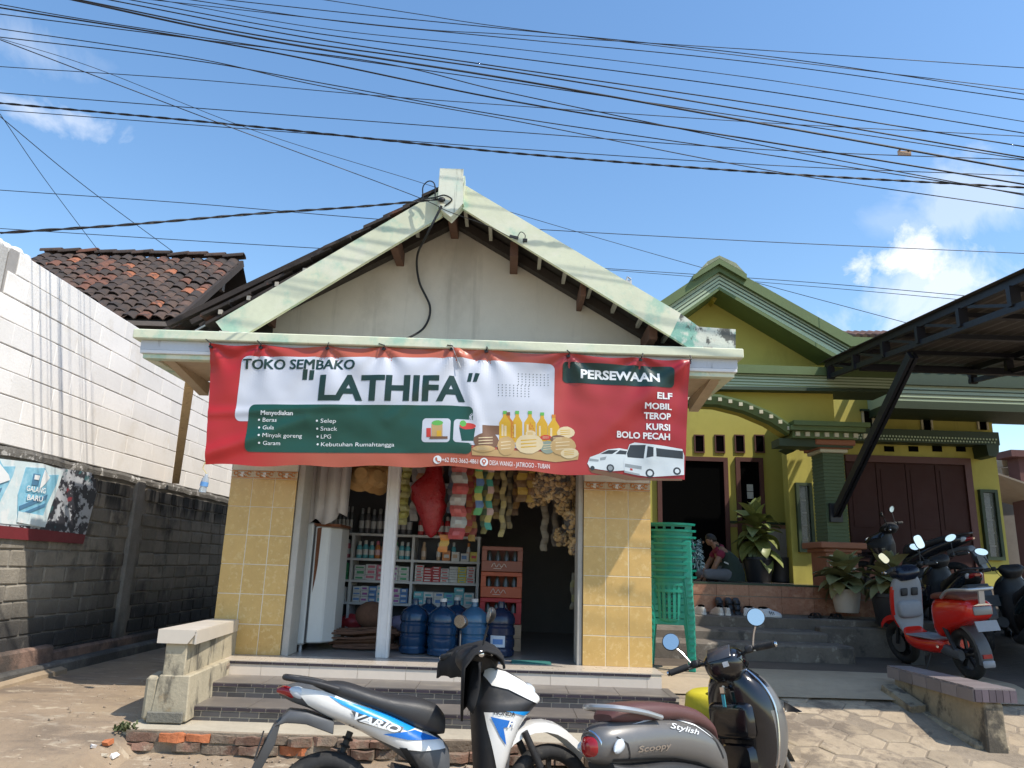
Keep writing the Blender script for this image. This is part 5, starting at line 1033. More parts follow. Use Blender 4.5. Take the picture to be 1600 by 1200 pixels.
# column with pedestal
cxa, cxb = at(1290, 780, 9.8).x, at(1322, 780, 9.8).x; cza, czb = at(1305, 708, 9.8).z, at(1305, 850, 9.8).z
col_ = HB('column', mat('green_ribbed_stone', (.085, .12, .06), .8, var=.1), cxa, cxb, 9.8, 10.15, czb, cza)
for k in range(26): z = czb+(cza-czb)*k/26; HB('rib', MATS['green_ribbed_stone'], cxa-.006, cxb+.006, 9.79, 10.16, z+.008, z+(cza-czb)/26-.006, col_)
HB('capital', M_crm, cxa-.05, cxb+.05, 9.75, 10.2, cza, cza+.05, col_, bevel=.01); HB('capital_block', M_tc, cxa-.13, cxb+.13, 9.68, 10.28, cza+.09, cza+.17, col_, bevel=.012); HB('capital_neck', M_tc, cxa-.08, cxb+.08, 9.72, 10.24, cza+.05, cza+.09, col_, bevel=.01)
ped = HB('pedestal', M_tc, cxa-.07, cxb+.07, 9.74, 10.22, PZ-.05, czb-.06, bevel=.008)
HB('pedestal_cap', M_tc, cxa-.16, cxb+.16, 9.65, 10.3, czb-.06, czb+.02, ped, bevel=.012); HB('pedestal_neck', M_tc, cxa-.11, cxb+.11, 9.70, 10.25, czb-.11, czb-.06, ped, bevel=.012)
for r in range(5):
    for k in range(3):
        w2 = .10; x = cxa-.005+w2*k+(.05 if r % 2 else 0)-.03; HB('brick', mat('cream_brick', (.50, .47, .33), .7, var=.1, rnd=.1), max(x, cxa-.03), min(x+w2-.012, cxb+.03), 9.728, 9.745, czb-.38+.05*r, czb-.38+.05*r+.038, ped)
# gable roof over the porch
YR = 9.55
def band(name, m_, pts, Y, d, **k): return H(name, m_, Y, d, *pts, **k)
band('gable_fill', M_yel, ((1040, 512), (1062, 496), (1124, 450), (1306, 556), (1330, 590), (1040, 590)), YR+.5, .15)
band('verge_board', M_grn, ((1124, 409), (1332, 525), (1340, 540), (1330, 541), (1124, 424)), YR, .6); band('verge_board', M_grn, ((1124, 409), (1000, 492), (1000, 508), (1124, 424)), YR, .6)
band('verge_moulding', M_lgn, ((1124, 425), (1330, 541.5), (1311, 556), (1124, 448)), YR+.06, .45); band('verge_moulding', M_lgn, ((1124, 425), (1000, 508.5), (1010, 530), (1124, 448)), YR+.06, .45)
for k in range(3): 
    o_ = 6*k; band('verge_groove', M_dgn, ((1124, 430.5+o_), (1326-4*k, 545+2.4*k), (1325-4*k, 546.2+2.4*k), (1124, 431.8+o_)), YR+.052, .02); band('verge_groove', M_dgn, ((1124, 430.5+o_), (1000, 515+o_), (1000, 516.4+o_), (1124, 431.8+o_)), YR+.052, .02)
band('verge_lip', M_grn, ((1124, 448.5), (1311, 556.5), (1300, 556.5), (1124, 453)), YR+.03, .5); band('verge_lip', M_grn, ((1124, 448.5), (1000, 536), (1000, 542), (1124, 453)), YR+.03, .5)
band('ridge_cap', M_grn, ((1083, 430), (1124, 404), (1167, 428), (1167, 437), (1124, 412), (1083, 437)), YR-.06, .5); band('ridge_crest', mat('mossy_tile', (.25, .27, .17), .9, var=.4, vs=9, stains=[((.6, .6, .5), (12, 12, 12), .58, .66, .8)]), ((1090, 425), (1106, 408), (1124, 399), (1150, 411), (1164, 426), (1124, 403.5)), YR-.03, .5)
band('ridge_bracket', M_yel2, ((1110, 462), (1118, 456), (1126, 458), (1116, 473)), YR+.3, .2)
band('eave_band', M_grn, ((1105, 567.5), (1420, 578), (1420, 590), (1105, 581)), YR+.02, .5); band('eave_moulding', M_lgn, ((1112, 581.6), (1400, 590.6), (1396, 608), (1112, 603)), YR+.08, .45)
for k in range(4): band('eave_groove', M_grn, ((1112, 585+4.5*k), (1398, 594+4.5*k), (1398, 595+4.5*k), (1112, 586+4.5*k)), YR+.072, .02)
band('eave_lip', M_dgn, ((1105, 603.6), (1392, 608.6), (1392, 613), (1105, 607.6)), YR+.05, .5)
band('roof_return', M_grn, ((1332, 526), (1400, 529), (1400, 541), (1336, 541)), YR+.1, .4)
tt = thing('roof_tiles', '', '', kind='structure') if False else None
for k in range(7): 
    t = MB(); p = at(1340+11.5*k, 524, YR+.3); t.tube([(p.x, p.y, p.z-.01), (p.x, p.y+.5, p.z+.2)], .035, 8); t.build('roof_tile', mat('brown_roof_tile', (.16, .085, .06), .8, var=.3, rnd=.3), hs_, smooth=50)
# garage eave
YE_ = 10.2
zt_, zb1, zb2, zb3 = at(1520, 585, YE_).z, at(1520, 604, YE_).z, at(1520, 629, YE_).z, at(1520, 641, YE_).z; ex0, ex1 = at(1396, 600, YE_).x, 9.2
HB('garage_eave_band', M_dgn, ex0, ex1, YE_, YE_+.9, zb1, zt_); HB('garage_eave_moulding', M_lgn, ex0, ex1, YE_+.05, YE_+.9, zb2, zb1); HB('garage_eave_lip', M_dgn, ex0, ex1, YE_+.02, YE_+.9, zb3, zb2)
for k in range(3): z = zb2+(zb1-zb2)*(k+.8)/4; HB('eave_groove', M_dgn, ex0, ex1, YE_+.042, YE_+.05, z, z+.012)
for k in range(24):
    x = ex0+.18*k; t = MB(); t.tube([(x, YE_-.02, zt_+.04), (x, YE_+1.2, zt_+.55)], .045, 8); t.build('roof_tile', mat('brown_roof_tile', (.16, .085, .06), .8, var=.3, rnd=.3), hs_, smooth=50)
# lattice cornice, vents and frames above the garage door
lz0, lz1 = at(1450, 692, YG-.25).z, at(1450, 678, YG-.25).z; lx0, lx1 = at(1322, 685, YG-.25).x, at(1562, 690, YG-.25).x
HB('lattice_cornice', M_dgn, lx0, lx1, YG-.25, YG, lz0, lz1+.06); 
for r in range(2):
    for k in range(48): x = lx0+.03+(lx1-lx0-.06)*(k+(.5 if r else 0))/48; HB('dentil', M_lgn, x-.012, x+.012, YG-.258, YG-.25, lz0+.025+.045*r, lz0+.05+.045*r)
H('cornice_bracket', M_dgn, YG-.35, .34, (1541, 694), (1561, 694), (1561, 706), (1556, 714), (1545, 712))
for px in (1355, 1446, 1533):
    a = at(px-7, 641, YG); b_ = at(px+8, 672, YG); v_ = HB('upper_vent', M_dark, a.x, b_.x, YG-.008, YG-.002, b_.z, a.z)
    HB('vent_side', M_crm, a.x-.03, a.x, YG-.03, YG-.001, b_.z, a.z-.02, v_); HB('vent_side', M_crm, b_.x, b_.x+.03, YG-.03, YG-.001, b_.z, a.z-.02, v_); HB('vent_hood', M_dgn, a.x-.05, b_.x+.05, YG-.05, YG-.001, a.z-.02, a.z+.01, v_)
for px in (1389, 1427, 1464, 1501):
    a = at(px-8, 697, YG); b_ = at(px+8, 706, YG); HB('vent_opening', M_dark, a.x, b_.x, YG-.008, YG-.002, b_.z, a.z)
g0, g1, gt = at(1322, 760, YG).x, at(1505, 740, YG).x, at(1500, 727, YG).z
go = HB('garage_door', M_door, g0, g1, YG-.02, YG-.003, .9, gt)
for k in range(4):
    xa = g0+(g1-g0)*k/4; HB('door_leaf', M_door, xa+.008, xa+(g1-g0)/4-.008, YG-.034, YG-.021, .95, gt-.02, go); HB('leaf_panel', M_door, xa+.07, xa+(g1-g0)/4-.07, YG-.042, YG-.034, 2.1, gt-.1, go)
HB('door_frame', M_maroon, g1, g1+.10, YG-.06, YG-.001, .9, gt+.1, go); HB('door_frame', M_maroon, g0, g1, YG-.06, YG-.001, gt, gt+.1, go)
M_gl = flat('window_glass', (.10, .12, .13), .08, var=0); M_cur = mat('lace_curtain', (.34, .35, .37), .8, var=.35, vs=30)
def slim_window(pa, pb, pc, pd, lab):   # top-left, top-right, bottom-right, bottom-left pixels
    a, b_, c2, d2 = [at(*p, YG) for p in (pa, pb, pc, pd)]; x0, x1 = (a.x+d2.x)/2, (b_.x+c2.x)/2; z1, z0 = (a.z+b_.z)/2, (c2.z+d2.z)/2
    o = HB('slim_window', M_dgn, x0, x1, YG-.012, YG-.003, z0, z1)
    for (xa, xb, za, zb) in ((x0, x0+.045, z0, z1), (x1-.045, x1, z0, z1), (x0+.045, x1-.045, z1-.045, z1), (x0+.045, x1-.045, z0, z0+.05)): HB('window_frame', M_dgn, xa, xb, YG-.07, YG-.012, za, zb, o)
    HB('curtain', M_cur, x0+.045, x0+(x1-x0)*.62, YG-.020, YG-.0125, z0+.05, z1-.045, o); HB('pane', flat('clear_pane', (.2, .22, .22), .05, alpha=.25, var=0), x0+.045, x1-.045, YG-.034, YG-.03, z0+.05, z1-.045, o)
    for k in range(4): z = z0+.1+(z1-z0-.2)*(k+.5)/4.4; HB('glazing_clip', flat('clip', (.4, .4, .4)), x0+.08, x1-.09, YG-.03, YG-.0215, z, z+.02, o)
slim_window((1241, 755), (1266, 755), (1272, 863), (1247, 863), ''); slim_window((1528, 765), (1555, 766), (1566, 875), (1538, 876), '')
# porch floor and steps
M_mar = mat('pink_marble_tile', (.27, .12, .07), .28, var=.15, vs=5, rnd=.12, stains=[((.50, .28, .18), (6, 6, 9), .5, .66, .6), ((.2, .07, .045), (9, 9, 12), .6, .68, .5)]); M_oldc = mat('old_step_concrete', (.145, .122, .098), .95, var=.3, vs=5, bump=.6, stains=[((.05, .045, .04), (4, 4, 4), .52, .66, .8), ((.36, .32, .26), (7, 7, 7), .58, .7, .6)])
pc = thing('porch_steps', 'raised porch of the yellow house with pink marble risers and mossy concrete steps', 'steps', (3, 9.6, .5))
YF = 9.42
HB('porch_floor', mat('porch_floor_tile', (.20, .17, .15), .2, var=.1), 1.34, 5.0, YF, 12.0, .5, PZ, pc)
zm = at(1150, 931, YF).z; zl = at(1150, 957, YF).z
for (za, zb) in ((zm+.006, PZ-.015), (zl, zm-.006)):
    for k in range(9):
        x0 = 1.4+.4*k; 
        if x0 > 4.7: break
        HB('riser_tile', M_mar, x0+.002, min(x0+.398, 4.98), YF-.016, YF-.001, za, zb, pc)
HB('floor_edge', M_dgn, 1.34, 5.0, YF-.02, YF+.2, PZ-.013, PZ+.006, pc)
zs1 = at(1200, 972, 9.0).z; zs0 = gz(3, 9)
HB('concrete_step', M_oldc, 1.45, 5.35, 8.95, YF-.017, .3, zl-.02, pc, bevel=.01)
HB('concrete_step', M_oldc, 1.45, 3.55, 8.45, 8.95, .3, at(1150, 985, 8.45).z, pc, bevel=.02); HB('concrete_step', M_oldc, 1.45, 3.65, 8.05, 8.45, .3, at(1150, 1005, 8.05).z, pc, bevel=.02)
HB('low_wall', M_oldc, 3.6, 5.6, 8.78, 8.95, .3, at(1300, 980, 8.78).z, pc, bevel=.015)
# ================================================================ CARPORT CANOPY
cp = thing('steel_carport', 'black steel carport canopy with lattice trusses beside the yellow house', 'carport', (4.3, 9.5, .6))
M_st = mat('black_steel', (.010, .011, .016), .45, var=.2, vs=6); M_zn = mat('brown_zinc_sheet', (.075, .065, .058), .55, var=.12, vs=3)
CX0, CX1, CY0, CY1 = 4.25, 8.05, 5.15, 9.62
def cz_(y): return 3.86+(y-5.55)*.0735
def cbar(name, p0, p1, w_, h, up_=(0, 0, 1)): t = MB(); t.bar(p0, p1, w_, h, up_); return t.build(name, M_st, cp)
t = MB(); n = 52; secs = []
for y in (CY0-.12, CY1+.05): secs.append([Vector((CX0-.08+(CX1-CX0+.1)*i/n, y, cz_(y)+.045+(.016 if i % 2 else 0))) for i in range(n+1)]+[Vector((CX0-.08+(CX1-CX0+.1)*i/n, y, cz_(y)+.04+(.016 if i % 2 else 0))) for i in range(n, -1, -1)])
t.loft(secs); t.build('roof_sheet', M_zn, cp)
for X_ in (CX0, 6.15, CX1-.1):
    cbar('top_chord', (X_, CY0, cz_(CY0)), (X_, CY1, cz_(CY1)), .05, .07); cbar('bottom_chord', (X_, CY0, cz_(CY0)-.24), (X_, CY1-.05, cz_(CY1)-.17), .05, .06)
    for k in range(6): y = CY0+.75+.72*k; cbar('web_post', (X_, y, cz_(y)-.03), (X_, y, cz_(y)-.21), .09, .05, (0, 1, 0)); cbar('web_diagonal', (X_, y, cz_(y)-.2), (X_, min(y+.6, CY1), cz_(y+.6)-.04), .03, .03)
for k in range(6):
    y = CY0+.05+.86*k; cbar('purlin', (CX0+.03, y, cz_(y)-.01), (CX1-.1, y, cz_(y)-.01), .05, .07, (0, 1, 0))
    if k % 2 == 0: cbar('cross_beam', (CX0+.03, y+.1, cz_(y)-.20), (CX1-.1, y+.1, cz_(y)-.20), .05, .06, (0, 1, 0))
s0, s1 = Vector((4.30, 9.76, 2.18)), Vector((4.27, 7.55, 3.72))
for dx in (-.028, .028): cbar('diagonal_strut', s0+Vector((dx, 0, 0)), s1+Vector((dx, 0, 0)), .035, .10)
for k in range(7): q = s0.lerp(s1, (k+.5)/7); cbar('strut_plate', q-Vector((.045, 0, 0)), q+Vector((.045, 0, 0)), .05, .06)
t = MB(); t.box(4.22, 4.38, 9.74, 9.79, 2.08, 2.32); t.build('base_plate', M_st, cp)
for y in (CY0+.1, 9.0): t = MB(); t.box(CX1-.14, CX1-.06, y-.04, y+.04, gz(CX1, y), cz_(y)-.05); t.build('post', M_st, cp)

# ================================================================ NEIGHBOUR at far right
nb_ = thing('neighbour_house', 'beige neighbour house with a lean-to awning at the far right edge', 'house', (9.5, 13.5, 1))
HB2 = lambda name, m_, x0, x1, y0, y1, z0, z1: (lambda t: t.build(name, m_, nb_))(MB().box(x0, x1, y0, y1, z0, z1))
M_bg2 = mat('beige_boards', (.42, .35, .26), .8, var=.15); M_gw = mat('dark_grey_wall', (.16, .145, .13), .9, var=.2)  # neighbour wall is plain dark grey
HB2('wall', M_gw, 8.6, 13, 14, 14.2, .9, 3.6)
for k, (pa, pb) in enumerate((((1562, 724), (1605, 716)), ((1562, 738), (1605, 730)))):
    a, b_ = at(*pa, 13.8), at(*pb, 13.8); t = MB(); t.bar(a, b_+Vector((1.5, 0, .1)), .15, .14); t.build('fascia_plank', M_bg2, nb_)
t = MB(); a = at(1560, 739, 12.6); b_ = at(1605, 758, 12.2); t.add([a, b_+Vector((.8, -.2, -.3)), b_+Vector((1.2, 1.4, -.3)), a+Vector((0, 1.4, -.1))], [(0, 1, 2, 3)]); o = t.build('awning', mat('tan_awning', (.30, .25, .2), .8, var=.15), nb_, fix=False); o.modifiers.new('s', 'SOLIDIFY').thickness = .03
t = MB(); p = at(1595, 716, 13.4); t.box(p.x-.12, p.x+.3, 13.3, 13.6, .9, p.z); t.box(p.x-.3, p.x+.5, 13.2, 13.7, p.z, p.z+.12); t.build('pillar', mat('maroon_pillar', (.10, .04, .035), .8, var=.2), nb_)
t = MB(); p = at(1575, 885, 9.8)
# ================================================================ RIGHT BENCH WALL
M_bench = mat('stained_bench', (.30, .245, .165), .92, var=.25, vs=4, bump=.6, bs=30, stains=[((.06, .052, .042), (4, 4, 3), .48, .62, .9), ((.42, .36, .25), (7, 7, 7), .58, .7, .6)])
bw = thing('bench_wall', 'low stained concrete bench wall with tiled top on the paved ramp', 'bench', (3.45, 6.2, .3))
t = MB(); t.loft([[Vector((3.43, 5.62, .10)), Vector((3.585, 5.62, .10)), Vector((3.575, 5.62, .56)), Vector((3.44, 5.62, .56))], [Vector((3.35, 6.72, .3)), Vector((3.50, 6.72, .3)), Vector((3.50, 6.72, .58)), Vector((3.36, 6.72, .58))]]); t.build('bench_body', M_bench, bw, bevel=.01)
t = MB(); t.loft([[Vector((3.36, 5.66, .10)), Vector((3.66, 5.66, .10)), Vector((3.62, 5.66, .285)), Vector((3.38, 5.66, .285))], [Vector((3.22, 6.75, .3)), Vector((3.55, 6.75, .3)), Vector((3.53, 6.75, .46)), Vector((3.27, 6.75, .46))]]); t.build('bench_foot', M_bench, bw, bevel=.02)
t = MB(); t.obox((3.27, 6.45, .43), (.13, .42, .11), Matrix.Rotation(.28, 3, 'X') @ Matrix.Rotation(.12, 3, 'Z')); t.v = [(a+rr(-.015, .015), b_+rr(-.03, .03), c_+rr(-.015, .015)) for a, b_, c_ in t.v]; t.build('broken_lump', M_bench, bw)
t = MB(); t.loft([[Vector((3.375, 5.612, .565)), Vector((3.665, 5.612, .565)), Vector((3.665, 5.612, .648)), Vector((3.375, 5.612, .648))], [Vector((3.34, 6.78, .575)), Vector((3.535, 6.78, .575)), Vector((3.535, 6.78, .65)), Vector((3.34, 6.78, .65))]]); t.build('cap_core', M_sgrout, bw)
M_ctile = mat('bench_tile', (.22, .185, .18), .4, var=.12, rnd=.15); M_ct2 = mat('plum_tile', (.09, .07, .085), .4, var=.15, rnd=.35)
for k in range(12):
    f0, f1 = k/12, (k+1)/12-.005; L0 = lambda f: (3.37-.033*f, 3.67-.13*f, 5.61+1.17*f)
    a, b_ = L0(f0), L0(f1); t = MB(); t.loft([[Vector((a[0], a[2], .650)), Vector((a[1], a[2], .650)), Vector((a[1], a[2], .662)), Vector((a[0], a[2], .662))], [Vector((b_[0], b_[2], .652)), Vector((b_[1], b_[2], .652)), Vector((b_[1], b_[2], .664)), Vector((b_[0], b_[2], .664))]]); t.build('cap_tile', M_ctile, bw)
for k in range(6): t = MB(); w2 = .3/6; t.box(3.37+w2*k+.002, 3.37+w2*(k+1)-.002, 5.600, 5.611, .567, .649); t.build('end_tile', M_ct2, bw)
for k in range(6):
    f0, f1 = k/6, (k+1)/6-.006; t = MB(); t.loft([[Vector((3.363-.033*f+o_, 5.612+1.165*f, z)) for o_, z in ((0, .566), (.011, .566), (.011, .65), (0, .65))] for f in (f0, f1)]); t.build('side_tile', M_ctile, bw)

# ================================================================ YELLOW TYRE PLANTER
tp_ = thing('tyre_planter', 'yellow painted tyres stacked as a planter behind the grey scooter', 'planter', (1.62, 5.5, .2))
M_ty = mat('yellow_tyre_paint', (.52, .44, .02), .6, var=.15, vs=5, stains=[((.2, .17, .08), (6, 6, 6), .6, .72, .6)])
for k in range(2):
    t = MB(); z = .17+.21*k; pr = [(.20, .01), (.27, 0), (.305, .03), (.315, .10), (.305, .18), (.27, .205), (.19, .195), (.17, .19), (.21, .15), (.22, .06), (.20, .01)]
    t.lathe(pr, (1.60, 5.52, z), 32, caps=False); t.build('tyre', M_ty, tp_, smooth=50)
t = MB(); t.lathe([(.01, .33), (.22, .33)], (1.60, 5.52, .1), 24, caps=False); t.build('soil', mat('soil', (.05, .04, .03), .95, var=.3), tp_)

# ================================================================ GREEN CHAIRS
M_gc = mat('green_plastic', (.008, .24, .165), .35, var=.06, vs=4); M_gc.node_tree.nodes['Principled BSDF'].inputs['Coat Weight'].default_value = .1
def make_chair():
    o = thing('plastic_chair', '', 'chair', (0, 0, 0))
    def arc(a0, a1, rx, ry, z, n=12, cy=0): return [Vector((rx*math.sin(a), cy-ry*math.cos(a), z)) for a in np.linspace(a0, a1, n)]
    def shell(name, z0, z1, a0, a1, r0, r1, th=.012, n=14):
        t = MB(); A = arc(a0, a1, r0, r0*.95, z0, n); B2 = arc(a0, a1, r1, r1*.95, z1, n); C2 = arc(a0, a1, r1+th, (r1+th)*.95, z1, n); D2 = arc(a0, a1, r0+th, (r0+th)*.95, z0, n)
        t.loft([[A[i], B2[i], C2[i], D2[i]] for i in range(n)]); return t.build(name, M_gc, o, smooth=50, world=False)
    shell('top_rail', .800, .82, -1.35, 1.35, .226, .232, .026); shell('back_band', .70, .80, -1.3, 1.3, .200, .216, .010)
    shell('back_rim', .675, .70, -1.25, 1.25, .210, .212, .018)
    for a in (-.62, -.42, -.22, 0, .22, .42, .62): shell('lower_slat', .43, .676, a-.06, a+.06, .195, .211, .01, 4)
    t = MB(); pts = [(.19*math.cos(a)**1 if True else 0, .19*math.sin(a)) for a in np.linspace(0, 2*PI, 20)[:-1]]
    t.loft([[Vector((x*k, y*k+.01, z)) for x, y in pts] for k, z in ((.5, .405), (1.0, .41), (1.08, .425), (1.1, .445), (1.0, .435))]); t.build('seat', M_gc, o, smooth=50, world=False)
    for sx2, sy2 in ((-1, -1), (1, -1), (-1, 1), (1, 1)):
        t = MB(); secs = []
        for z, k in ((0, 1.16), (.2, 1.08), (.43, .98), (.66, 1.0) if sy2 < 0 else (.44, .98)):
            cx, cy = sx2*.165*k, sy2*.155*k; w2 = .032 if z < .3 else .04
            secs.append([Vector((cx-w2, cy-.022, z)), Vector((cx+w2, cy-.022, z)), Vector((cx+w2, cy+.022, z)), Vector((cx-w2, cy+.022, z))])
        t.loft(secs); lg = t.build('leg', M_gc, o, bevel=.006, world=False)
        if sy2 < 0:
            for j in range(6): t = MB(); z = .05+.055*j; k = 1.16-.4*z; t.box(sx2*.165*k-.012, sx2*.165*k+.03, sy2*.155*k-.034, sy2*.155*k-.022, z, z+.014); t.build('leg_stud', M_gc, lg, world=False)
    t = MB(); t.box(-.15, .15, -.175, -.155, .39, .44); t.build('apron', M_gc, o, world=False)
    return o
ch0 = make_chair(); words = ['bottom', 'second', 'third', 'fourth', 'fifth', 'sixth', 'seventh', 'eighth', 'top']
for k in range(9):
    o = ch0 if k == 0 else copy_tree(ch0); o.location = (1.545+rr(-.004, .004), 7.17, gz(1.55, 7.17)+.035+.060*k); o.rotation_euler = (0, 0, R(-14)+rr(-.015, .015))
    o['label'] = ('green plastic chair at the bottom of the stack, its legs on the ground' if k == 0 else 'topmost green plastic chair of the stack, showing its slotted back' if k == 8 else 'green plastic chair, %s from the bottom of the stack' % words[k]); o['group'] = 'stacked green chairs'
tc_ = [x for x in bpy.data.objects if x.get('label', '').startswith('topmost green')][0]
for a0, a1 in ((-.95, -.55), (-.42, -.2), (-.08, .14), (.28, .75)):
    t = MB(); secs = []
    for a in np.linspace(a0, a1, 6): secs.append([Vector(((r_)*math.sin(a), -(r_)*.95*math.cos(a), z)) for r_, z in ((.214, .735), (.222, .785), (.228, .785), (.219, .735))])
    t.loft(secs); t.build('dark_slot_inset', M_dark, tc_, world=False)  # black insets coloured like the shade in slots; the band has no holes
# fluffy duster on the chairs
fd = thing('fluffy_duster', 'blue grey fluffy duster hanging on the stacked chairs', 'duster', at(1085, 868, 7.05)); c_ = at(1085, 866, 7.05); t = MB()
for k in range(420):
    h = rr(-1, 1); a = rr(0, 2*PI); p = c_+Vector((.05*h*-.35+.045*math.cos(a), .05*math.sin(a), .13*h)); d = Vector((math.cos(a)*.045, math.sin(a)*.045, rr(-.05, .03))); sd = Vector((rr(-1, 1), rr(-1, 1), rr(-1, 1))).normalized()*.006
    t.add([p-sd, p+sd, p+d], [(0, 1, 2)])
t.build('strands', mat('duster_blue', (.06, .12, .16), .9, var=.5, vs=40, stains=[((.3, .38, .42), (60, 60, 60), .52, .6, .8)]), fd, fix=False, kind='stuff')
t = MB(); t.tube([c_+Vector((.03, 0, -.15)), c_+Vector((-.03, 0, .16))], .012, 6); t.build('handle', flat('duster_handle', (.05, .08, .1)), fd)

# ================================================================ POTTED PLANTS
def leaf_mesh(L_, w2, droop, name, m_):
    t = MB(); n = 7; secs = []
    for i in range(n+1):
        u = i/n; x = L_*u*(1-.25*droop*u); z = L_*(.35*u-droop*u*u); ww_ = w2*(math.sin(PI*min(1, u*.92+.08))**.8)*(1 if i < n else .05)
        secs.append([Vector((x, -ww_, z+.25*ww_)), Vector((x, 0, z-.05*ww_)), Vector((x, ww_, z+.25*ww_))])
    t.loft(secs, closed=False); return t.mesh(name, m_, smooth=60, fix=False)
M_lf = mat('dieffenbachia_leaf', (.19, .22, .065), .45, var=.2, vs=8, rnd=.25, stains=[((.26, .28, .09), (14, 14, 14), .5, .62, .6)]); M_lf2 = mat('aglaonema_leaf', (.22, .225, .10), .5, var=.25, vs=8, rnd=.3, stains=[((.24, .20, .10), (12, 12, 12), .5, .62, .6), ((.22, .08, .07), (7, 7, 7), .62, .7, .6)])
def plant(name, label, base, pot_r, pot_h, pot_m, n, L_, w2, zs, m_, cat='potted plant', tilt=(0.1, 1.2)):
    o = thing(name, label, cat, base, group='potted plants on the porch'); x, y, z = base
    t = MB(); t.lathe([(pot_r*.72, 0), (pot_r*.78, .02), (pot_r*.98, pot_h*.88), (pot_r*1.06, pot_h*.89), (pot_r*1.06, pot_h), (pot_r*.92, pot_h), (pot_r*.88, pot_h*.8), (.01, pot_h*.8)], base, 22); t.build('pot', pot_m, o, smooth=40)
    st_ = MB(); st_.tube([(x, y, z+pot_h*.8), (x+.01, y, z+pot_h+zs*.5), (x, y, z+pot_h+zs)], [.022, .02, .012], 7); st_.build('stem', mat('plant_stem', (.12, .15, .06), .7), o, smooth=50)
    ms = [leaf_mesh(L_*k, w2*k, d, 'leaf', m_) for k, d in ((1, .55), (.9, .8), (1.08, .35), (.75, .2))]
    for i in range(n):
        f = (i+.5)/n; l_ = link('leaf', ms[i % 3] if f < .85 else ms[3], o, loc=(x, y, z+pot_h+zs*(.12+.85*f)))
        az = i*2.4+rr(-.3, .3); l_.rotation_euler = (rr(-.2, .2), -(tilt[0]+(tilt[1]-tilt[0])*f**1.5)+rr(-.15, .15)+.1, az); s_ = rr(.85, 1.12); l_.scale = (s_, s_, s_)
    return o
M_pk = flat('black_pot', (.018, .02, .024), .5); M_pwh = mat('cream_pot', (.48, .42, .35), .6, var=.1, stains=[((.3, .24, .18), (9, 9, 3), .6, .7, .5)])
p = at(1186, 908, 11.2); plant('broadleaf_plant', 'tall broadleaf plant in a black pot beside the narrow maroon window', (p.x, 11.2, PZ), .22, .36, M_pk, 46, .44, .12, .60, M_lf, tilt=(-.75, 1.3))
p = at(1322, 956, 9.15); plant('variegated_plant', 'spreading variegated plant in a cream pot below the column pedestal', (p.x, 9.12, at(1322, 957, 9.12).z), .17, .27, M_pwh, 36, .38, .115, .24, M_lf2, tilt=(-.15, 1.1))
p = at(1392, 978, 8.75); plant('leafy_plant', 'leafy plant in a large black pot left of the red scooter', (p.x, 8.72, at(1390, 979, 8.7).z), .2, .36, M_pk, 30, .36, .10, .26, M_lf2, tilt=(0, 1.1))
t = MB(); p = at(1222, 908, 11.3); t.lathe([(.13, 0), (.15, .02), (.165, .36), (.17, .37), (.15, .37), (.14, .1), (.01, .1)], (p.x, 11.3, PZ), 20); t.build('empty_bucket', M_pk, smooth=40, label='empty dark bucket right of the tall broadleaf plant', cat='bucket')
t = MB(); p = at(1419, 985, 8.3); t.box(p.x-.05, p.x+.10, 8.2, 8.4, gz(4.4, 8.3), gz(4.4, 8.3)+.3); t.box(p.x-.06, p.x+.11, 8.19, 8.41, gz(4.4, 8.3)+.3, gz(4.4, 8.3)+.32); t.build('plastic_crate', M_pk, bevel=.006, label='dark plastic box between the black pot and the red scooter', cat='box')

# ================================================================ SHOES
def shoe(px, py, Y, z, yaw, col, sole, label, kind='sneaker', L_=.27, group='shoes left on the steps'):
    x = at(px, py, Y).x; o = thing(kind, label, 'shoe', (x, Y, z), (0, 0, yaw), group)
    if kind == 'sneaker':
        t = MB(); t.loft([[Vector((L_*(u-.5), s_*w2, zz)) for s_, zz in ((-1, 0), (1, 0), (1.02, .025), (-1.02, .025))] for u, w2 in ((0, .025), (.08, .036), (.35, .034), (.7, .046), (.93, .036), (1, .02))]); t.build('sole', cm(sole), o, bevel=.004, world=False)
        t = MB(); t.loft([[Vector((L_*(u-.5), w2*math.cos(a), .024+h*max(0, math.sin(a)))) for a in np.linspace(0, PI, 9)] for u, w2, h in ((.02, .025, .055), (.1, .035, .085), (.3, .034, .082), (.45, .036, .078), (.62, .042, .055), (.85, .038, .038), (.98, .02, .02))]); t.build('upper', cm(col), o, smooth=50, world=False)
        t = MB(); t.ell((-L_*.27, 0, .10), (.06, .024, .018), 10, 5); t.build('opening', M_dark, o, smooth=50, world=False)
        for k in range(3): t = MB(); t.obox((-L_*.02+.022*k, -.0385, .05-.004*k), (.007, .004, .04), Matrix.Rotation(-.4, 3, 'Y')); t.build('stripe', M_dark if col[0] > .3 else cm((.5, .5, .5)), o, world=False)
    else:
        t = MB(); t.loft([[Vector((L_*(u-.5), s_*w2, zz)) for s_, zz in ((-1, 0), (1, 0), (1, .022), (-1, .022))] for u, w2 in ((0, .02), (.08, .036), (.4, .032), (.75, .046), (.95, .034), (1, .018))]); t.build('sole', cm(sole), o, bevel=.004, world=False)
        for u in (.35, .68): t = MB(); t.loft([[Vector((L_*(u-.5)+dx, .044*math.cos(a), .018+.045*math.sin(a))) for a in np.linspace(0, PI, 8)]+[Vector((L_*(u-.5)+dx, .040*math.cos(a), .018+.04*math.sin(a))) for a in np.linspace(PI, 0, 8)] for dx in (-.022, .022)]); t.build('strap', cm(col), o, smooth=40, world=False)
    return o
z1_ = zl-.02; BK, WHs = (.02, .02, .022), (.5, .47, .42)
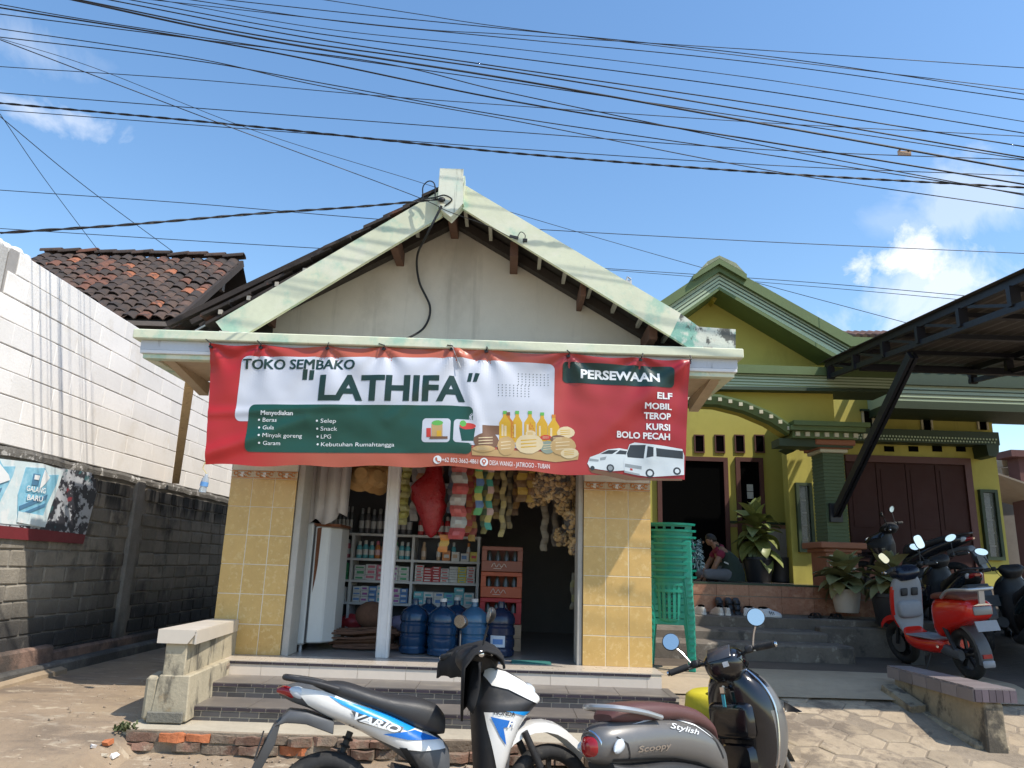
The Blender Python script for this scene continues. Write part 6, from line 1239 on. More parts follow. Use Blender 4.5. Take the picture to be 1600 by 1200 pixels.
shoe(1090, 964, 9.15, z1_, 2.0, WHs, (.6, .58, .54), 'lone worn white sneaker nearest the stacked chairs'); shoe(1120, 966, 9.15, z1_, 1.75, WHs, (.6, .58, .54), 'left one of the dirty white sneaker pair on the top step'); shoe(1133, 967, 9.15, z1_, 1.6, WHs, (.6, .58, .54), 'right one of the dirty white sneaker pair on the top step')
for k, px in enumerate((1124, 1139, 1151)):
    o = shoe(px, 950, 9.33, z1_+.09, 1.57, BK, BK, ['black slipper leaning at the left against the marble riser', 'black slipper leaning in the middle against the marble riser', 'black slipper leaning behind the scooter mirror'][k], 'slipper', .22); o.rotation_euler = (0, -1.15, 1.57)
shoe(1180, 966, 9.12, z1_, -.15, (.55, .55, .55), (.62, .62, .6), 'white sneaker with black stripes right of the scooter mirror'); shoe(1203, 968, 9.05, z1_, -.1, (.55, .55, .55), (.62, .62, .6), 'white sneaker with black stripes, outer one of its pair')
zsd = gz(3.3, 8.4)+.02
shoe(1263, 1008, 8.5, gz(3.9, 8.5)+.02, .2, BK, BK, 'black sandal on the yard below the low wall, left of its pair', 'sandal'); shoe(1291, 1009, 8.5, gz(4, 8.5)+.02, .1, BK, BK, 'black sandal on the yard below the low wall, right of its pair', 'sandal')
shoe(1274, 967, 9.15, z1_, .5, BK, BK, 'small black sandal on the upper step left of the plants', 'sandal', .2); shoe(1306, 969, 9.15, z1_, .3, BK, BK, 'small black sandal on the upper step beside the cream pot', 'sandal', .2)

# ================================================================ PERSON sitting on the porch
pn = thing('person', 'person in a maroon shirt and dark green vest sitting hunched on the porch', 'person', (at(1128, 905, 10.6).x, 10.6, PZ))
M_sk = mat('skin', (.22, .115, .07), .6, var=.05); M_hair = flat('dark_hair', (.012, .010, .010), .6); M_mrs = mat('maroon_cloth', (.17, .012, .035), .9, var=.12); M_vest = mat('dark_green_vest', (.022, .036, .026), .9, var=.2); M_grey = mat('grey_trousers', (.13, .13, .135), .9, var=.12)
joints = {'pelvis': (.10, 0, .10, .115), 'belly': (.09, 0, .22, .12), 'chest': (.02, 0, .36, .125), 'necklow': (-.06, 0, .47, .07), 'neck': (-.10, 0, .52, .052), 'head': (-.16, 0, .555, .075), 'face': (-.205, 0, .535, .06),
    'shR': (-.02, -.15, .42, .052), 'elR': (-.14, -.2, .22, .038), 'wrR': (-.20, -.13, .06, .028), 'haR': (-.235, -.11, .03, .026), 'shL': (-.02, .15, .42, .052), 'elL': (-.16, .18, .2, .038), 'wrL': (-.24, .09, .06, .028), 'haL': (-.27, .07, .03, .026),
    'hipR': (.06, -.10, .09, .085), 'knR': (-.30, -.24, .10, .06), 'anR': (-.12, -.02, .05, .042), 'toR': (-.02, .04, .03, .03), 'hipL': (.06, .10, .09, .085), 'knL': (-.30, .24, .10, .06), 'anL': (-.16, .04, .05, .042), 'toL': (-.26, -.03, .03, .03)}
edges = [('pelvis', 'belly'), ('belly', 'chest'), ('chest', 'necklow'), ('necklow', 'neck'), ('neck', 'head'), ('head', 'face'), ('chest', 'shR'), ('shR', 'elR'), ('elR', 'wrR'), ('wrR', 'haR'), ('chest', 'shL'), ('shL', 'elL'), ('elL', 'wrL'), ('wrL', 'haL'), ('pelvis', 'hipR'), ('hipR', 'knR'), ('knR', 'anR'), ('anR', 'toR'), ('pelvis', 'hipL'), ('hipL', 'knL'), ('knL', 'anL'), ('anL', 'toL')]
def skin_body(names, grow, name, m_, parent, es, sub=2):
    me = bpy.data.meshes.new(name); ids = {n_: i for i, n_ in enumerate(names)}
    me.from_pydata([joints[n_][:3] for n_ in names], [(ids[a], ids[b_]) for a, b_ in es], []); o = link(name, me, parent, world=False); me.materials.append(m_)
    sk = o.modifiers.new('skin', 'SKIN'); sk.use_smooth_shade = True
    for n_ in names: v = me.skin_vertices[0].data[ids[n_]]; v.radius = (joints[n_][3]+grow,)*2; v.use_root = (n_ == names[0])
    sm = o.modifiers.new('sub', 'SUBSURF'); sm.levels = sm.render_levels = sub; return o
skin_body(list(joints), 0, 'body', M_sk, pn, edges)
skin_body(['chest', 'shR', 'shL', 'necklow'], .014, 'shirt', M_mrs, pn, [('chest', 'shR'), ('chest', 'shL'), ('chest', 'necklow')])
joints['slR'] = (-.085, -.178, .31, .046); joints['slL'] = (-.095, .168, .31, .046)
skin_body(['shR', 'slR'], .012, 'sleeve', M_mrs, pn, [('shR', 'slR')]); skin_body(['shL', 'slL'], .012, 'sleeve', M_mrs, pn, [('shL', 'slL')])
skin_body(['pelvis', 'hipR', 'knR', 'anR', 'hipL', 'knL', 'anL'], .012, 'trousers', M_grey, pn, [('pelvis', 'hipR'), ('hipR', 'knR'), ('knR', 'anR'), ('pelvis', 'hipL'), ('hipL', 'knL'), ('knL', 'anL')])
t = MB(); secs = []
for cx, cz, rx, ry, tl in ((.12, .01, .20, .20, 0), (.14, .12, .18, .19, .1), (.115, .25, .165, .19, .25), (.07, .37, .15, .18, .4), (.02, .445, .115, .135, .6), (-.035, .485, .07, .08, .8)): secs.append([Vector((cx+rx*math.cos(a), ry*math.sin(a), cz-rx*math.cos(a)*tl*.6)) for a in np.linspace(0, 2*PI, 17)[:-1]])
t.loft(secs); t.build('vest', M_vest, pn, smooth=60, world=False)
t = MB(); t.obox((.03, -.168, .25), (.09, .01, .018), Matrix.Rotation(.4, 3, 'Y')); t.build('vest_stripe', cm((.45, .45, .42)), pn, world=False)
t = MB(); t.ell((-.135, 0, .585), (.085, .078, .065), 14, 8, Matrix.Rotation(.5, 3, 'Y')); t.build('hair', M_hair, pn, smooth=60, world=False)
t = MB(); t.ell((-.245, 0, .53), (.014, .011, .018), 8, 5); t.build('nose', M_sk, pn, smooth=60, world=False)
for s_ in (-1, 1): t = MB(); t.ell((-.15, s_*.073, .545), (.018, .008, .024), 8, 5); t.build('ear', M_sk, pn, smooth=60, world=False)
# fingers
for sname, s_ in (('haR', -1), ('haL', 1)):
    hx_, hy_, hz_ = joints[sname][:3]
    for k in range(5): a = -.5+.25*k; t = MB(); t.tube([(hx_-.01, hy_+.012*(k-2), hz_), (hx_-.045*math.cos(a), hy_+.02*(k-2), hz_-.01), (hx_-.065*math.cos(a), hy_+.021*(k-2), .01)], [.008, .0075, .006], 6); t.build('finger', M_sk, pn, smooth=60, world=False)
# ================================================================ SCOOTERS
M_tyre = mat('tyre_rubber', (.016, .016, .017), .8, var=.25, vs=20, local=True, stains=[((.09, .08, .065), (14, 14, 14), .52, .68, .5)]); M_rim = flat('black_rim', (.02, .02, .022), .35, metal=.6); M_blkp = mat('black_plastic', (.018, .018, .020), .55, var=.12, vs=12, local=True, stains=[((.10, .09, .075), (6, 6, 6), .56, .74, .3)]); M_chr = flat('chrome', (.62, .62, .64), .15, metal=1.0); M_mirf = flat('mirror_glass', (.92, .86, .76), .2, metal=1.0, var=0); M_red = flat('red_lens', (.30, .008, .012), .15, coat=.5); M_clr = flat('clear_lens', (.55, .6, .65), .08, coat=.6); M_gpl = mat('grey_plastic', (.075, .078, .083), .5, var=.08, local=True, stains=[((.15, .14, .12), (7, 7, 7), .56, .74, .3)]); M_alu = flat('cast_alloy', (.28, .28, .28), .4, metal=.8)
def resample(S, n=4):
    out = []; Q = [S[0]]+list(S)+[S[-1]]
    for i in range(1, len(Q)-2):
        for k in range(n):
            t = k/n; out.append(tuple(.5*((2*b_)+(c_-a)*t+(2*a-5*b_+4*c_-d_)*t*t+(3*b_-a-3*c_+d_)*t**3) for a, b_, c_, d_ in zip(Q[i-1], Q[i], Q[i+1], Q[i+2])))
    out.append(tuple(S[-1])); return out
_RS = {}
def RS(S):
    k = id(S)
    if k not in _RS: _RS[k] = (S, resample(S, 4))
    return _RS[k][1]
def sup(a, e): s_, c_ = math.sin(a), math.cos(a); return math.copysign(abs(c_)**(2/e), c_), math.copysign(abs(s_)**(2/e), s_)
def hullx(t, S, n=20, e=2.6, yc=0):
    secs = []
    for x, z0, z1, w2 in resample(S):
        secs.append([Vector((x, yc+w2*sup(2*PI*j/n, e)[0], (z0+z1)/2+(z1-z0)/2*sup(2*PI*j/n, e)[1])) for j in range(n)])
    return t.loft(secs)
def hullz(t, S, n=20, e=2.6):
    secs = []
    for z, xb, xf, w2 in resample(S):
        secs.append([Vector(((xb+xf)/2+(xf-xb)/2*sup(2*PI*j/n, e)[0], w2*sup(2*PI*j/n, e)[1], z)) for j in range(n)])
    return t.loft(secs)
def side_w(S, x, z, e=2.6):   # half width of an x-hull at (x, z)
    S = RS(S)
    for a, b_ in zip(S[:-1], S[1:]):
        if a[0] <= x <= b_[0]:
            f = (x-a[0])/(b_[0]-a[0]); z0, z1, w2 = [a[i]+(b_[i]-a[i])*f for i in (1, 2, 3)]; q = min(.999, abs((z-(z0+z1)/2)/((z1-z0)/2+1e-6))); return w2*(1-q**e)**(1/e)
    return .03
def side_wz(S, x, z, e=2.6):
    S = RS(S)
    for a, b_ in zip(S[:-1], S[1:]):
        if a[0] <= z <= b_[0]:
            f = (z-a[0])/(b_[0]-a[0]); x0, x1, w2 = [a[i]+(b_[i]-a[i])*f for i in (1, 2, 3)]; q = min(.999, abs((x-(x0+x1)/2)/((x1-x0)/2+1e-6))); return w2*(1-q**e)**(1/e)
    return .03
def decal(poly, wf, name, m_, parent, off=.004, sides=(-1,), L_=.02):
    tr = tessellate_polygon([[Vector((x, z, 0)) for x, z in poly]]); T = [[poly[i] for i in t_] for t_ in tr]
    for s_ in sides: print_on(T, lambda x, z: (x, s_*(wf(x, z)+off), z), name, m_, parent, L_, world=False, smooth=180)
def decal_text(txt, x0, z0, L_, cap, ang, wf, m_, parent, bold=.02, shear=.2, off=.008, sd=-1, name='lettering'):
    T = fit(text_tris(txt, bold, shear), 0, L_, 0, cap); ca, sa = math.cos(ang), math.sin(ang)
    T = [[(x0+p[0]*ca-p[1]*sa, z0+p[0]*sa+p[1]*ca) for p in t_] for t_ in T]
    print_on(T, lambda x, z: (x, sd*(wf(x, z)+off), z), name, m_, parent, .02, world=False)
RX = Matrix.Rotation(PI/2, 3, 'X')
def steer_m(head, ang, rake=R(26)):
    ax = Vector((-math.sin(rake), 0, math.cos(rake))); return Matrix.Translation(head) @ Matrix.Rotation(ang, 4, ax) @ Matrix.Translation(-Vector(head))
def bld(t, name, m_, o, S_=None, **k):
    if S_ is not None: t.v = [tuple(S_ @ Vector(v)) for v in t.v]
    k.setdefault('smooth', 45); return t.build(name, m_, o, world=False, **k)
def wheel(o, cx, Rr, r, S_=None, disc=True):
    t = MB(); t.torus((cx, 0, Rr), Rr-r, r, 36, 10, RX, 1.0); wo_ = bld(t, 'wheel', M_tyre, o, S_)
    t = MB(); t.lathe([(Rr-r*1.75, -r*.6), (Rr-r*1.3, -r*.7), (Rr-r*1.3, r*.7), (Rr-r*1.75, r*.6), (Rr-r*1.75, -r*.6)], (cx, 0, Rr), 32, RX, caps=False); bld(t, 'rim', M_rim, wo_, S_)
    t = MB(); t.lathe([(.02, -.05), (.045, -.05), (.045, .05), (.02, .05)], (cx, 0, Rr), 16, RX)
    bld(t, 'hub', M_rim, wo_, S_)
    for k in range(5):
        a = 2*PI*k/5+.3; t = MB(); t.bar((cx+.04*math.cos(a), 0, Rr+.04*math.sin(a)), (cx+(Rr-r*1.6)*math.cos(a), 0, Rr+(Rr-r*1.6)*math.sin(a)), .022, .026); bld(t, 'spoke', M_rim, wo_, S_, smooth=0)
    if disc: t = MB(); t.lathe([(.05, -.052), (.095, -.052), (.095, -.048), (.05, -.048)], (cx, 0, Rr), 24, RX); bld(t, 'brake_disc', M_alu, wo_, S_)
def mirror(o, base, tip, cen, rad, S_, nrm=(-1, 0, .15), square=False, shellm=None):
    t = MB(); t.tube(smooth_pts([base, ((Vector(base)+Vector(tip))/2+Vector((.0, 0, .01))), tip], 5), .006, 7); mo = bld(t, 'mirror', M_blkp if shellm is None else M_chr, o, S_)
    q = Vector((0, 0, 1)).rotation_difference(Vector(nrm).normalized()).to_matrix(); e = 3.2 if square else 2
    def ring(k, h): return [Vector(cen)+q @ Vector((rad[0]*k*sup(2*PI*j/20, e)[0], rad[1]*k*sup(2*PI*j/20, e)[1], h)) for j in range(20)]
    t = MB(); t.loft([ring(.3, -.03), ring(.75, -.022), ring(1.0, -.006), ring(1.02, .004), ring(.95, .006)]); bld(t, 'mirror_shell', M_blkp, mo, S_)
    t = MB(); t.loft([ring(.93, .0062), ring(.92, .0075)]); bld(t, 'mirror_glass', M_mirf, mo, S_)
def bars(o, S_, hx, hz, half=.33, rise=.02, bm=M_blkp):
    for s_ in (-1, 1):
        t = MB(); t.tube(smooth_pts([(hx, s_*.05, hz), (hx-.02, s_*.16, hz+rise), (hx-.07, s_*half*.72, hz+rise), (hx-.10, s_*half, hz+rise-.01)], 5), .011, 8); ho = bld(t, 'handlebar', bm, o, S_)
        t = MB(); t.tube([(hx-.065, s_*half*.66, hz+rise), (hx-.10, s_*half, hz+rise-.01)], [.021, .020], 10); bld(t, 'grip', M_tyre, ho, S_)
        t = MB(); t.lathe([(.012, 0), (.017, .004), (.017, .014), (.01, .018)], (hx-.10, s_*half, hz+rise-.01), 10, Matrix.Rotation(-s_*PI/2, 3, 'X')); bld(t, 'bar_end', M_chr, ho, S_)
        t = MB(); t.tube(smooth_pts([(hx-.03, s_*.18, hz+rise), (hx-.0, s_*.22, hz+rise-.01), (hx-.03, s_*(half-.02), hz+rise-.012)], 5), .006, 6); t.ell((hx-.03, s_*(half-.015), hz+rise-.012), (.009, .009, .009), 8, 5); bld(t, 'brake_lever', M_alu, ho, S_)
        t = MB(); t.obox((hx-.045, s_*.175, hz+rise+.004), (.05, .05, .045), Matrix.Rotation(-s_*.25, 3, 'Z')); bld(t, 'switch_block', M_blkp, ho, S_, bevel=.008)

def sport_scooter(label, pal, loc, yaw, lean, steer, group=None, jacket=False, decals=True):
    o = thing('scooter', label, 'scooter', loc, (-lean, 0, yaw), group); S_ = steer_m((.86, 0, .85), steer); top, side = pal['main'], pal['side']
    wheel(o, 0, .275, .047, None, False); wheel(o, 1.235, .275, .042, S_)
    SB = [(-.27, .825, .86, .02), (-.2, .79, .885, .06), (-.1, .755, .885, .095), (.0, .71, .86, .115), (.15, .65, .80, .137), (.3, .57, .745, .152), (.45, .47, .675, .158), (.58, .37, .62, .14), (.64, .33, .56, .11)]
    t = MB(); hullx(t, SB); bd_ = bld(t, 'rear_body', side, o); wf = lambda x, z: side_w(SB, x, z)
    WPL = [(-.20, .868), (-.05, .85), (.1, .80), (.3, .735), (.48, .66), (.60, .60), (.615, .56), (.48, .555), (.353, .57), (.143, .655), (-.02, .725), (-.12, .78)]
    decal(WPL, wf, 'side_panel', top, bd_, .006, (-1, 1))
    if decals:
        lb, db = pal['stripe'], pal['stripe2']
        decal([(-.02, .828), (.03, .812), (.30, .733), (.47, .668), (.40, .655), (.2, .717), (.05, .785)], wf, 'blue_stripe', lb, bd_, .0095); decal([(.27, .640), (.44, .656), (.585, .605), (.40, .612)], wf, 'blue_stripe', db, bd_, .011); decal([(.10, .755), (.38, .672), (.36, .648), (.14, .70)], wf, 'stripe_field', M_gpl, bd_, .0125)
        decal_text('VARIO', .115, .716, .25, .034, -.295, wf, M_pw, bd_, .03, .35, .016)
        decal([(.15, .703), (.33, .650), (.35, .655), (.16, .71)], wf, 'white_underline', top, bd_, .0145)
    t = MB(); hullx(t, [(.35, .35, .48, .12), (.5, .25, .44, .135), (.7, .24, .34, .14), (.82, .25, .34, .13)]); bld(t, 'floorboard', M_gpl, o)
    t = MB(); hullx(t, [(-.12, .86, .885, .05), (-.06, .85, .89, .09), (.06, .80, .89, .125), (.2, .755, .85, .138), (.32, .71, .822, .14), (.45, .65, .808, .135), (.56, .62, .775, .118), (.615, .62, .72, .075)], 22, 3); bld(t, 'seat', pal['seat'], o)
    t = MB(); t.tube(smooth_pts([(.03, -.125, .858), (-.1, -.115, .892), (-.235, -.075, .912), (-.25, 0, .914), (-.235, .075, .912), (-.1, .115, .892), (.03, .125, .858)], 6), .013, 8); bld(t, 'grab_rail', M_blkp, o)
    t = MB(); hullx(t, [(-.285, .838, .862, .03), (-.25, .825, .872, .055), (-.205, .805, .868, .067), (-.19, .80, .85, .05)]); bld(t, 'tail_light', M_red, o); 
    for s_ in (-1, 1): t = MB(); t.ell((-.165, s_*.062, .838), (.06, .022, .03), 10, 6, Matrix.Rotation(.35, 3, 'Y')); bld(t, 'turn_signal', M_clr, o)
    t = MB(); t.loft([[Vector((x+dx*.5, s_, z)) for s_, z, dx in ((-w2, z0, 0), (w2, z0, 0), (w2, z0+oz, 2*ox), (-w2, z0+oz, 2*ox))] for x, z0, w2, ox, oz in ((.02, .64, .11, 0, .06), (-.12, .69, .11, 0, .055), (-.22, .70, .105, .01, .055), (-.285, .68, .10, .04, .045), (-.33, .58, .085, .065, .02), (-.385, .44, .065, .055, .02))]); ff = bld(t, 'rear_fender', M_gpl, o, bevel=.004)
    t = MB(); t.obox((-.345, 0, .585), (.008, .26, .11), Matrix.Rotation(.22, 3, 'Y')); bld(t, 'number_plate', M_blkp, ff, smooth=0)
    t = MB(); t.tube([(.0, .075, .29), (.12, .075, .63)], .018, 8); 
    for k in range(9): q = Vector((.0, .075, .29)).lerp(Vector((.12, .075, .63)), (k+1)/10); t.torus(q, .026, .006, 12, 5, Matrix.Rotation(.34, 3, 'Y'))
    bld(t, 'shock_absorber', M_blkp, o)
    t = MB(); hullx(t, [(-.06, .22, .34, .05), (.1, .2, .36, .07), (.3, .18, .36, .09), (.42, .2, .36, .07)], yc=.06); bld(t, 'engine_case', M_alu, o)
    t = MB(); t.tube([(.34, -.10, .2), (.2, -.15, .24), (.12, -.16, .27), (-.22, -.165, .36)], [.02, .03, .05, .055], 14); bld(t, 'exhaust', M_blkp, o)
    t = MB(); t.obox((-.02, -.222, .315), (.26, .012, .06), Matrix.Rotation(.27, 3, 'Y')); bld(t, 'heat_shield', M_alu, o, bevel=.01)
    t = MB(); t.tube([(.35, .12, .26), (.30, .24, .02)], .011, 7); bld(t, 'side_stand', M_blkp, o)
    # front
    SF = [(.34, .80, .92, .09), (.45, .80, .96, .14), (.57, .79, 1.0, .165), (.68, .78, 1.06, .17), (.76, .77, 1.14, .165), (.80, .77, 1.165, .15), (.88, .79, 1.08, .13), (.94, .80, .97, .09), (.97, .82, .88, .05)]
    t = MB(); hullz(t, SF, 24); fo = bld(t, 'leg_shield', M_blkp, o); wz = lambda x, z: side_wz(SF, x, z)
    decal([(.835, .965), (.95, .94), (1.06, .885), (1.15, .805), (1.145, .765), (1.06, .80), (.95, .85), (.86, .87), (.82, .92)], wz, 'front_cowl', top, fo, .006, (-1, 1)); decal([(.815, .735), (.95, .735), (1.07, .715), (1.055, .66), (1.0, .575), (.965, .47), (.905, .40), (.87, .52), (.83, .66)], wz, 'front_side_panel', top, fo, .006, (-1, 1))
    decal([(1.075, .71), (1.03, .66), (.99, .57), (.965, .47), (.93, .40), (.99, .44), (1.0, .55), (1.055, .66)], wz, 'grey_edge', M_gpl, fo, .0085, (-1, 1))
    if decals:
        decal([(.93, .742), (1.08, .735), (1.04, .715)], wz, 'blue_stripe', pal['stripe'], fo, .011); decal([(.845, .715), (.97, .69), (.955, .665), (.915, .66), (.935, .57), (.895, .62)], wz, 'blue_mark', pal['stripe2'], fo, .011)
        decal_text('HONDA', .862, .727, .12, .021, -.1, wz, M_blkp, fo, .02, 0, .012); decal_text('Fi', .935, .662, .05, .036, -.05, wz, M_pw, fo, .03, .3, .015)
    t = MB(); t.ell((1.10, 0, .84), (.045, .105, .035), 14, 8, Matrix.Rotation(.6, 3, 'Y')); bld(t, 'headlight', M_clr, fo)
    t = MB(); secs = []
    for a in np.linspace(R(158), R(38), 12):
        k = .325+(.05*max(0, math.sin((a-R(60))*1.4)) if True else 0); x, z = 1.215+k*math.cos(a), .285+k*math.sin(a)*1.06; w2 = .075-.02*abs(a-1.6); secs.append([Vector((x+dx, y, z+dz)) for y, dx, dz in ((-w2, 0, -.055), (-w2*.92, 0, -.006), (0, 0, .012), (w2*.92, 0, -.006), (w2, 0, -.055), (0, 0, -.005))])
    t.loft(secs); bld(t, 'front_fender', top, o, S_)
    for s_ in (-1, 1): t = MB(); t.tube([(1.235, s_*.075, .275), (1.06, s_*.075, .62)], [.022, .02], 8); bld(t, 'fork_leg', M_blkp, o, S_)
    t = MB(); hullz(t, [(.93, .72, .90, .07), (.99, .68, .92, .11), (1.04, .70, .88, .12), (1.07, .74, .84, .08)], 18); bld(t, 'handlebar_cover', pal['bar'], o, S_)
    bars(o, S_, .80, 1.01)
    for s_ in (-1, 1): mirror(o, (.76, s_*.19, 1.04), (.78, s_*.235, 1.17), (.785, s_*.25, 1.225), (.04, .075), S_, nrm=(-1, -.2*s_, .1), square=False)
    for s_ in (-1, 1): t = MB(); t.tube(smooth_pts([(.76, s_*.15, 1.03), (.86, s_*.13, 1.0), (.90, s_*.07, .92), (.88, s_*.05, .80)], 6), .004, 5); bld(t, 'brake_cable', M_tyre, o)
    decal([(.36, .575), (.40, .572), (.52, .40), (.50, .395)], wf, 'panel_gap', M_tyre, bd_, .0075, (-1, 1)); decal([(.30, .738), (.50, .655), (.60, .602), (.60, .596), (.50, .648), (.30, .731)], wf, 'panel_gap', M_tyre, bd_, .0105, (-1, 1))
    if jacket:
        t = MB(); secs = []
        for i, y in enumerate(np.linspace(-.36, .36, 19)):
            f = 1-abs(y)/.37; hh = 1.055+.05*f**.6+.012*noise2(y*9, 1, 4); dr = .10+.07*noise2(y*5, 2, 3)+(.20 if y < -.1 and y > -.28 else .03)
            cx = .84-.07*(abs(y)/.36); secs.append([Vector((cx+dx+.012*noise2(y*14, dx*9, 2), y, z+.010*noise2(y*12, z*9, 7))) for dx, z in ((-.13, hh-dr-.06), (-.125, hh-.09), (-.07, hh-.02), (0, hh), (.06, hh-.02), (.095, hh-.05), (.105, hh-.095-.02*f))])
        t.loft(secs, closed=False); jo = thing('black_jacket', 'black jacket draped over the handlebars of the white scooter', 'jacket', o.location, o.rotation_euler)
        q = bld(t, 'jacket_cloth', mat('black_cloth', (.008, .008, .009), .85, var=.2, vs=20), jo, fix=False, smooth=80); q.modifiers.new('s', 'SOLIDIFY').thickness = .012
        t = MB(); secs = []
        for i in range(7):
            u = i/6; secs.append([Vector((.73-.03*u+.02*math.sin(j*1.3+u*3), -.33+.22*j/8+.02*u*math.sin(j), 1.0-.22*u-(.03 if j % 3 == 0 else 0)*u)) for j in range(9)])
        t.loft(secs, closed=False); q = bld(t, 'jacket_sleeve', MATS['black_cloth'], jo, fix=False, smooth=80); q.modifiers.new('s', 'SOLIDIFY').thickness = .012
    return o
M_vw = mat('white_scooter_paint', (.74, .73, .70), .22, var=.03, vs=6, coat=.5, local=True, stains=[((.55, .50, .40), (4, 4, 4), .60, .78, .4)]); M_vb = flat('light_blue_sticker', (.015, .28, .70), .3); M_vb2 = flat('blue_sticker', (.01, .14, .50), .3)
M_vseat = mat('black_seat_vinyl', (.028, .028, .030), .5, var=.1, vs=8, bump=.15, bs=200, local=True)
sport_scooter('white scooter with blue stripes parked in front of the shop steps', dict(main=M_vw, side=M_gpl, stripe=M_vb, stripe2=M_vb2, seat=M_vseat, bar=M_blkp), (-.90, 4.20, -.12), R(15), R(5), R(8), 'scooters parked by the shop', jacket=True)

# ---- rounded grey scooter
def retro_scooter(label, loc, yaw, lean, steer):
    o = thing('scooter', label, 'scooter', loc, (-lean, 0, yaw), 'scooters parked by the shop'); S_ = steer_m((.80, 0, .85), steer)
    M_g = mat('metallic_grey_paint', (.15, .145, .14), .38, metal=.3, var=.04, coat=.3, local=True, stains=[((.28, .26, .23), (5, 5, 5), .58, .78, .25)]); M_bs = mat('brown_seat_vinyl', (.105, .045, .042), .5, var=.12, vs=8, bump=.15, bs=150, local=True); M_gb = mat('gloss_black', (.006, .006, .008), .16, var=.05, coat=.5, local=True, stains=[((.05, .048, .045), (5, 5, 5), .56, .74, .3)])
    wheel(o, 0, .235, .05, None, False); wheel(o, 1.2, .235, .048, S_)
    SB = [(-.525, .60, .68, .035), (-.49, .575, .735, .085), (-.40, .55, .765, .125), (-.22, .54, .775, .152), (.0, .52, .765, .157), (.2, .475, .73, .15), (.35, .42, .67, .14), (.46, .37, .59, .11)]
    t = MB(); hullx(t, SB, 24, 2.5); bo = bld(t, 'rear_body', M_g, o); wf = lambda x, z: side_w(SB, x, z, 2.5)
    t = MB(); hullx(t, [(-.44, .53, .58, .10), (-.3, .46, .56, .13), (0, .40, .55, .135), (.3, .32, .48, .13), (.45, .30, .42, .11)]); bld(t, 'under_cowl', M_blkp, bo)
    decal([(-.44, .592), (-.2, .572), (0, .55), (.2, .505), (.34, .45), (.34, .44), (.2, .494), (0, .539), (-.2, .561), (-.44, .58)], wf, 'lower_trim', M_blkp, bo, .004)
    decal([(-.30, .745), (-.12, .752), (.05, .738), (.2, .69), (.32, .615), (.30, .632), (.2, .70), (.05, .75), (-.12, .762)], wf, 'white_flourish', M_pw, bo, .004)
    decal_text('Scoopy', -.30, .612, .24, .030, -.02, wf, M_chr, bo, .02, .1, .006); decal_text('Stylish', -.04, .705, .24, .030, -.25, wf, M_pw, bo, .0, .5, .006)
    t = MB(); hullx(t, [(-.54, .62, .68, .03), (-.515, .60, .705, .06), (-.47, .595, .715, .08), (-.45, .61, .70, .07)]); bld(t, 'tail_light', M_red, o)
    t = MB(); t.torus((-.488, 0, .655), .075, .008, 20, 6, Matrix.Rotation(PI/2-.25, 3, 'Y')); bld(t, 'tail_bezel', M_chr, o)
    for s_ in (-1, 1): t = MB(); t.ell((-.405, s_*.118, .655), (.075, .022, .032), 12, 6, Matrix.Rotation(-s_*.35, 3, 'Z') @ Matrix.Rotation(-.3, 3, 'Y')); bld(t, 'turn_signal', M_clr, o)
    t = MB(); hullx(t, [(-.40, .765, .80, .07), (-.32, .745, .845, .115), (-.12, .735, .845, .135), (.08, .72, .82, .138), (.26, .67, .78, .125), (.40, .625, .70, .095), (.47, .575, .635, .055)], 22, 2.8); bld(t, 'seat', M_bs, o)
    secs = []; P_r = smooth_pts([(-.10, -.148, .762), (-.24, -.152, .80), (-.40, -.125, .832), (-.47, 0, .842), (-.40, .125, .832), (-.24, .152, .80), (-.10, .148, .762)], 6)
    t = MB(); 
    t.tube(P_r, [.017-.006*abs(i/len(P_r)-.5) for i in range(len(P_r))], 10); bld(t, 'grab_rail', flat('silver_rail', (.42, .42, .42), .35, metal=.6), o, smooth=35)
    t = MB(); t.loft([[Vector((x, s_, z)) for s_, z in ((-w2, z0), (w2, z0), (w2, z0+.014), (-w2, z0+.014))] for x, z0, w2 in ((-.2, .52, .09), (-.42, .53, .09), (-.50, .46, .075), (-.54, .34, .06))]); ff = bld(t, 'rear_fender', M_blkp, o, bevel=.004)
    t = MB(); t.obox((-.53, 0, .47), (.008, .25, .10), Matrix.Rotation(.3, 3, 'Y')); bld(t, 'number_plate', M_blkp, ff, smooth=0); t = MB(); t.obox((-.536, 0, .472), (.004, .20, .05), Matrix.Rotation(.3, 3, 'Y')); bld(t, 'plate_print', cm((.3, .3, .3)), ff, smooth=0)
    t = MB(); hullx(t, [(-.05, .2, .3, .05), (.1, .18, .34, .07), (.3, .16, .34, .09), (.4, .18, .32, .07)], yc=.06); bld(t, 'engine_case', M_alu, o)
    t = MB(); t.tube([(.34, -.10, .2), (.2, -.15, .22), (.12, -.16, .25), (-.25, -.17, .32)], [.02, .03, .05, .055], 14); bld(t, 'exhaust', M_blkp, o)
    t = MB(); t.tube([(.35, .12, .26), (.30, .24, .02)], .011, 7); bld(t, 'side_stand', M_blkp, o)
    t = MB(); hullx(t, [(.25, .26, .40, .13), (.4, .22, .30, .15), (.65, .22, .29, .16), (.8, .24, .36, .15)]); bld(t, 'floorboard', M_blkp, o)
    SF = [(.26, .66, .86, .13), (.42, .70, .97, .20), (.60, .70, 1.03, .228), (.76, .67, 1.01, .222), (.88, .66, .95, .18), (.95, .67, .87, .12), (.985, .70, .80, .065)]
    t = MB(); hullz(t, SF, 28, 2.7); n_ = 28; t.m = [0]*len(t.f)
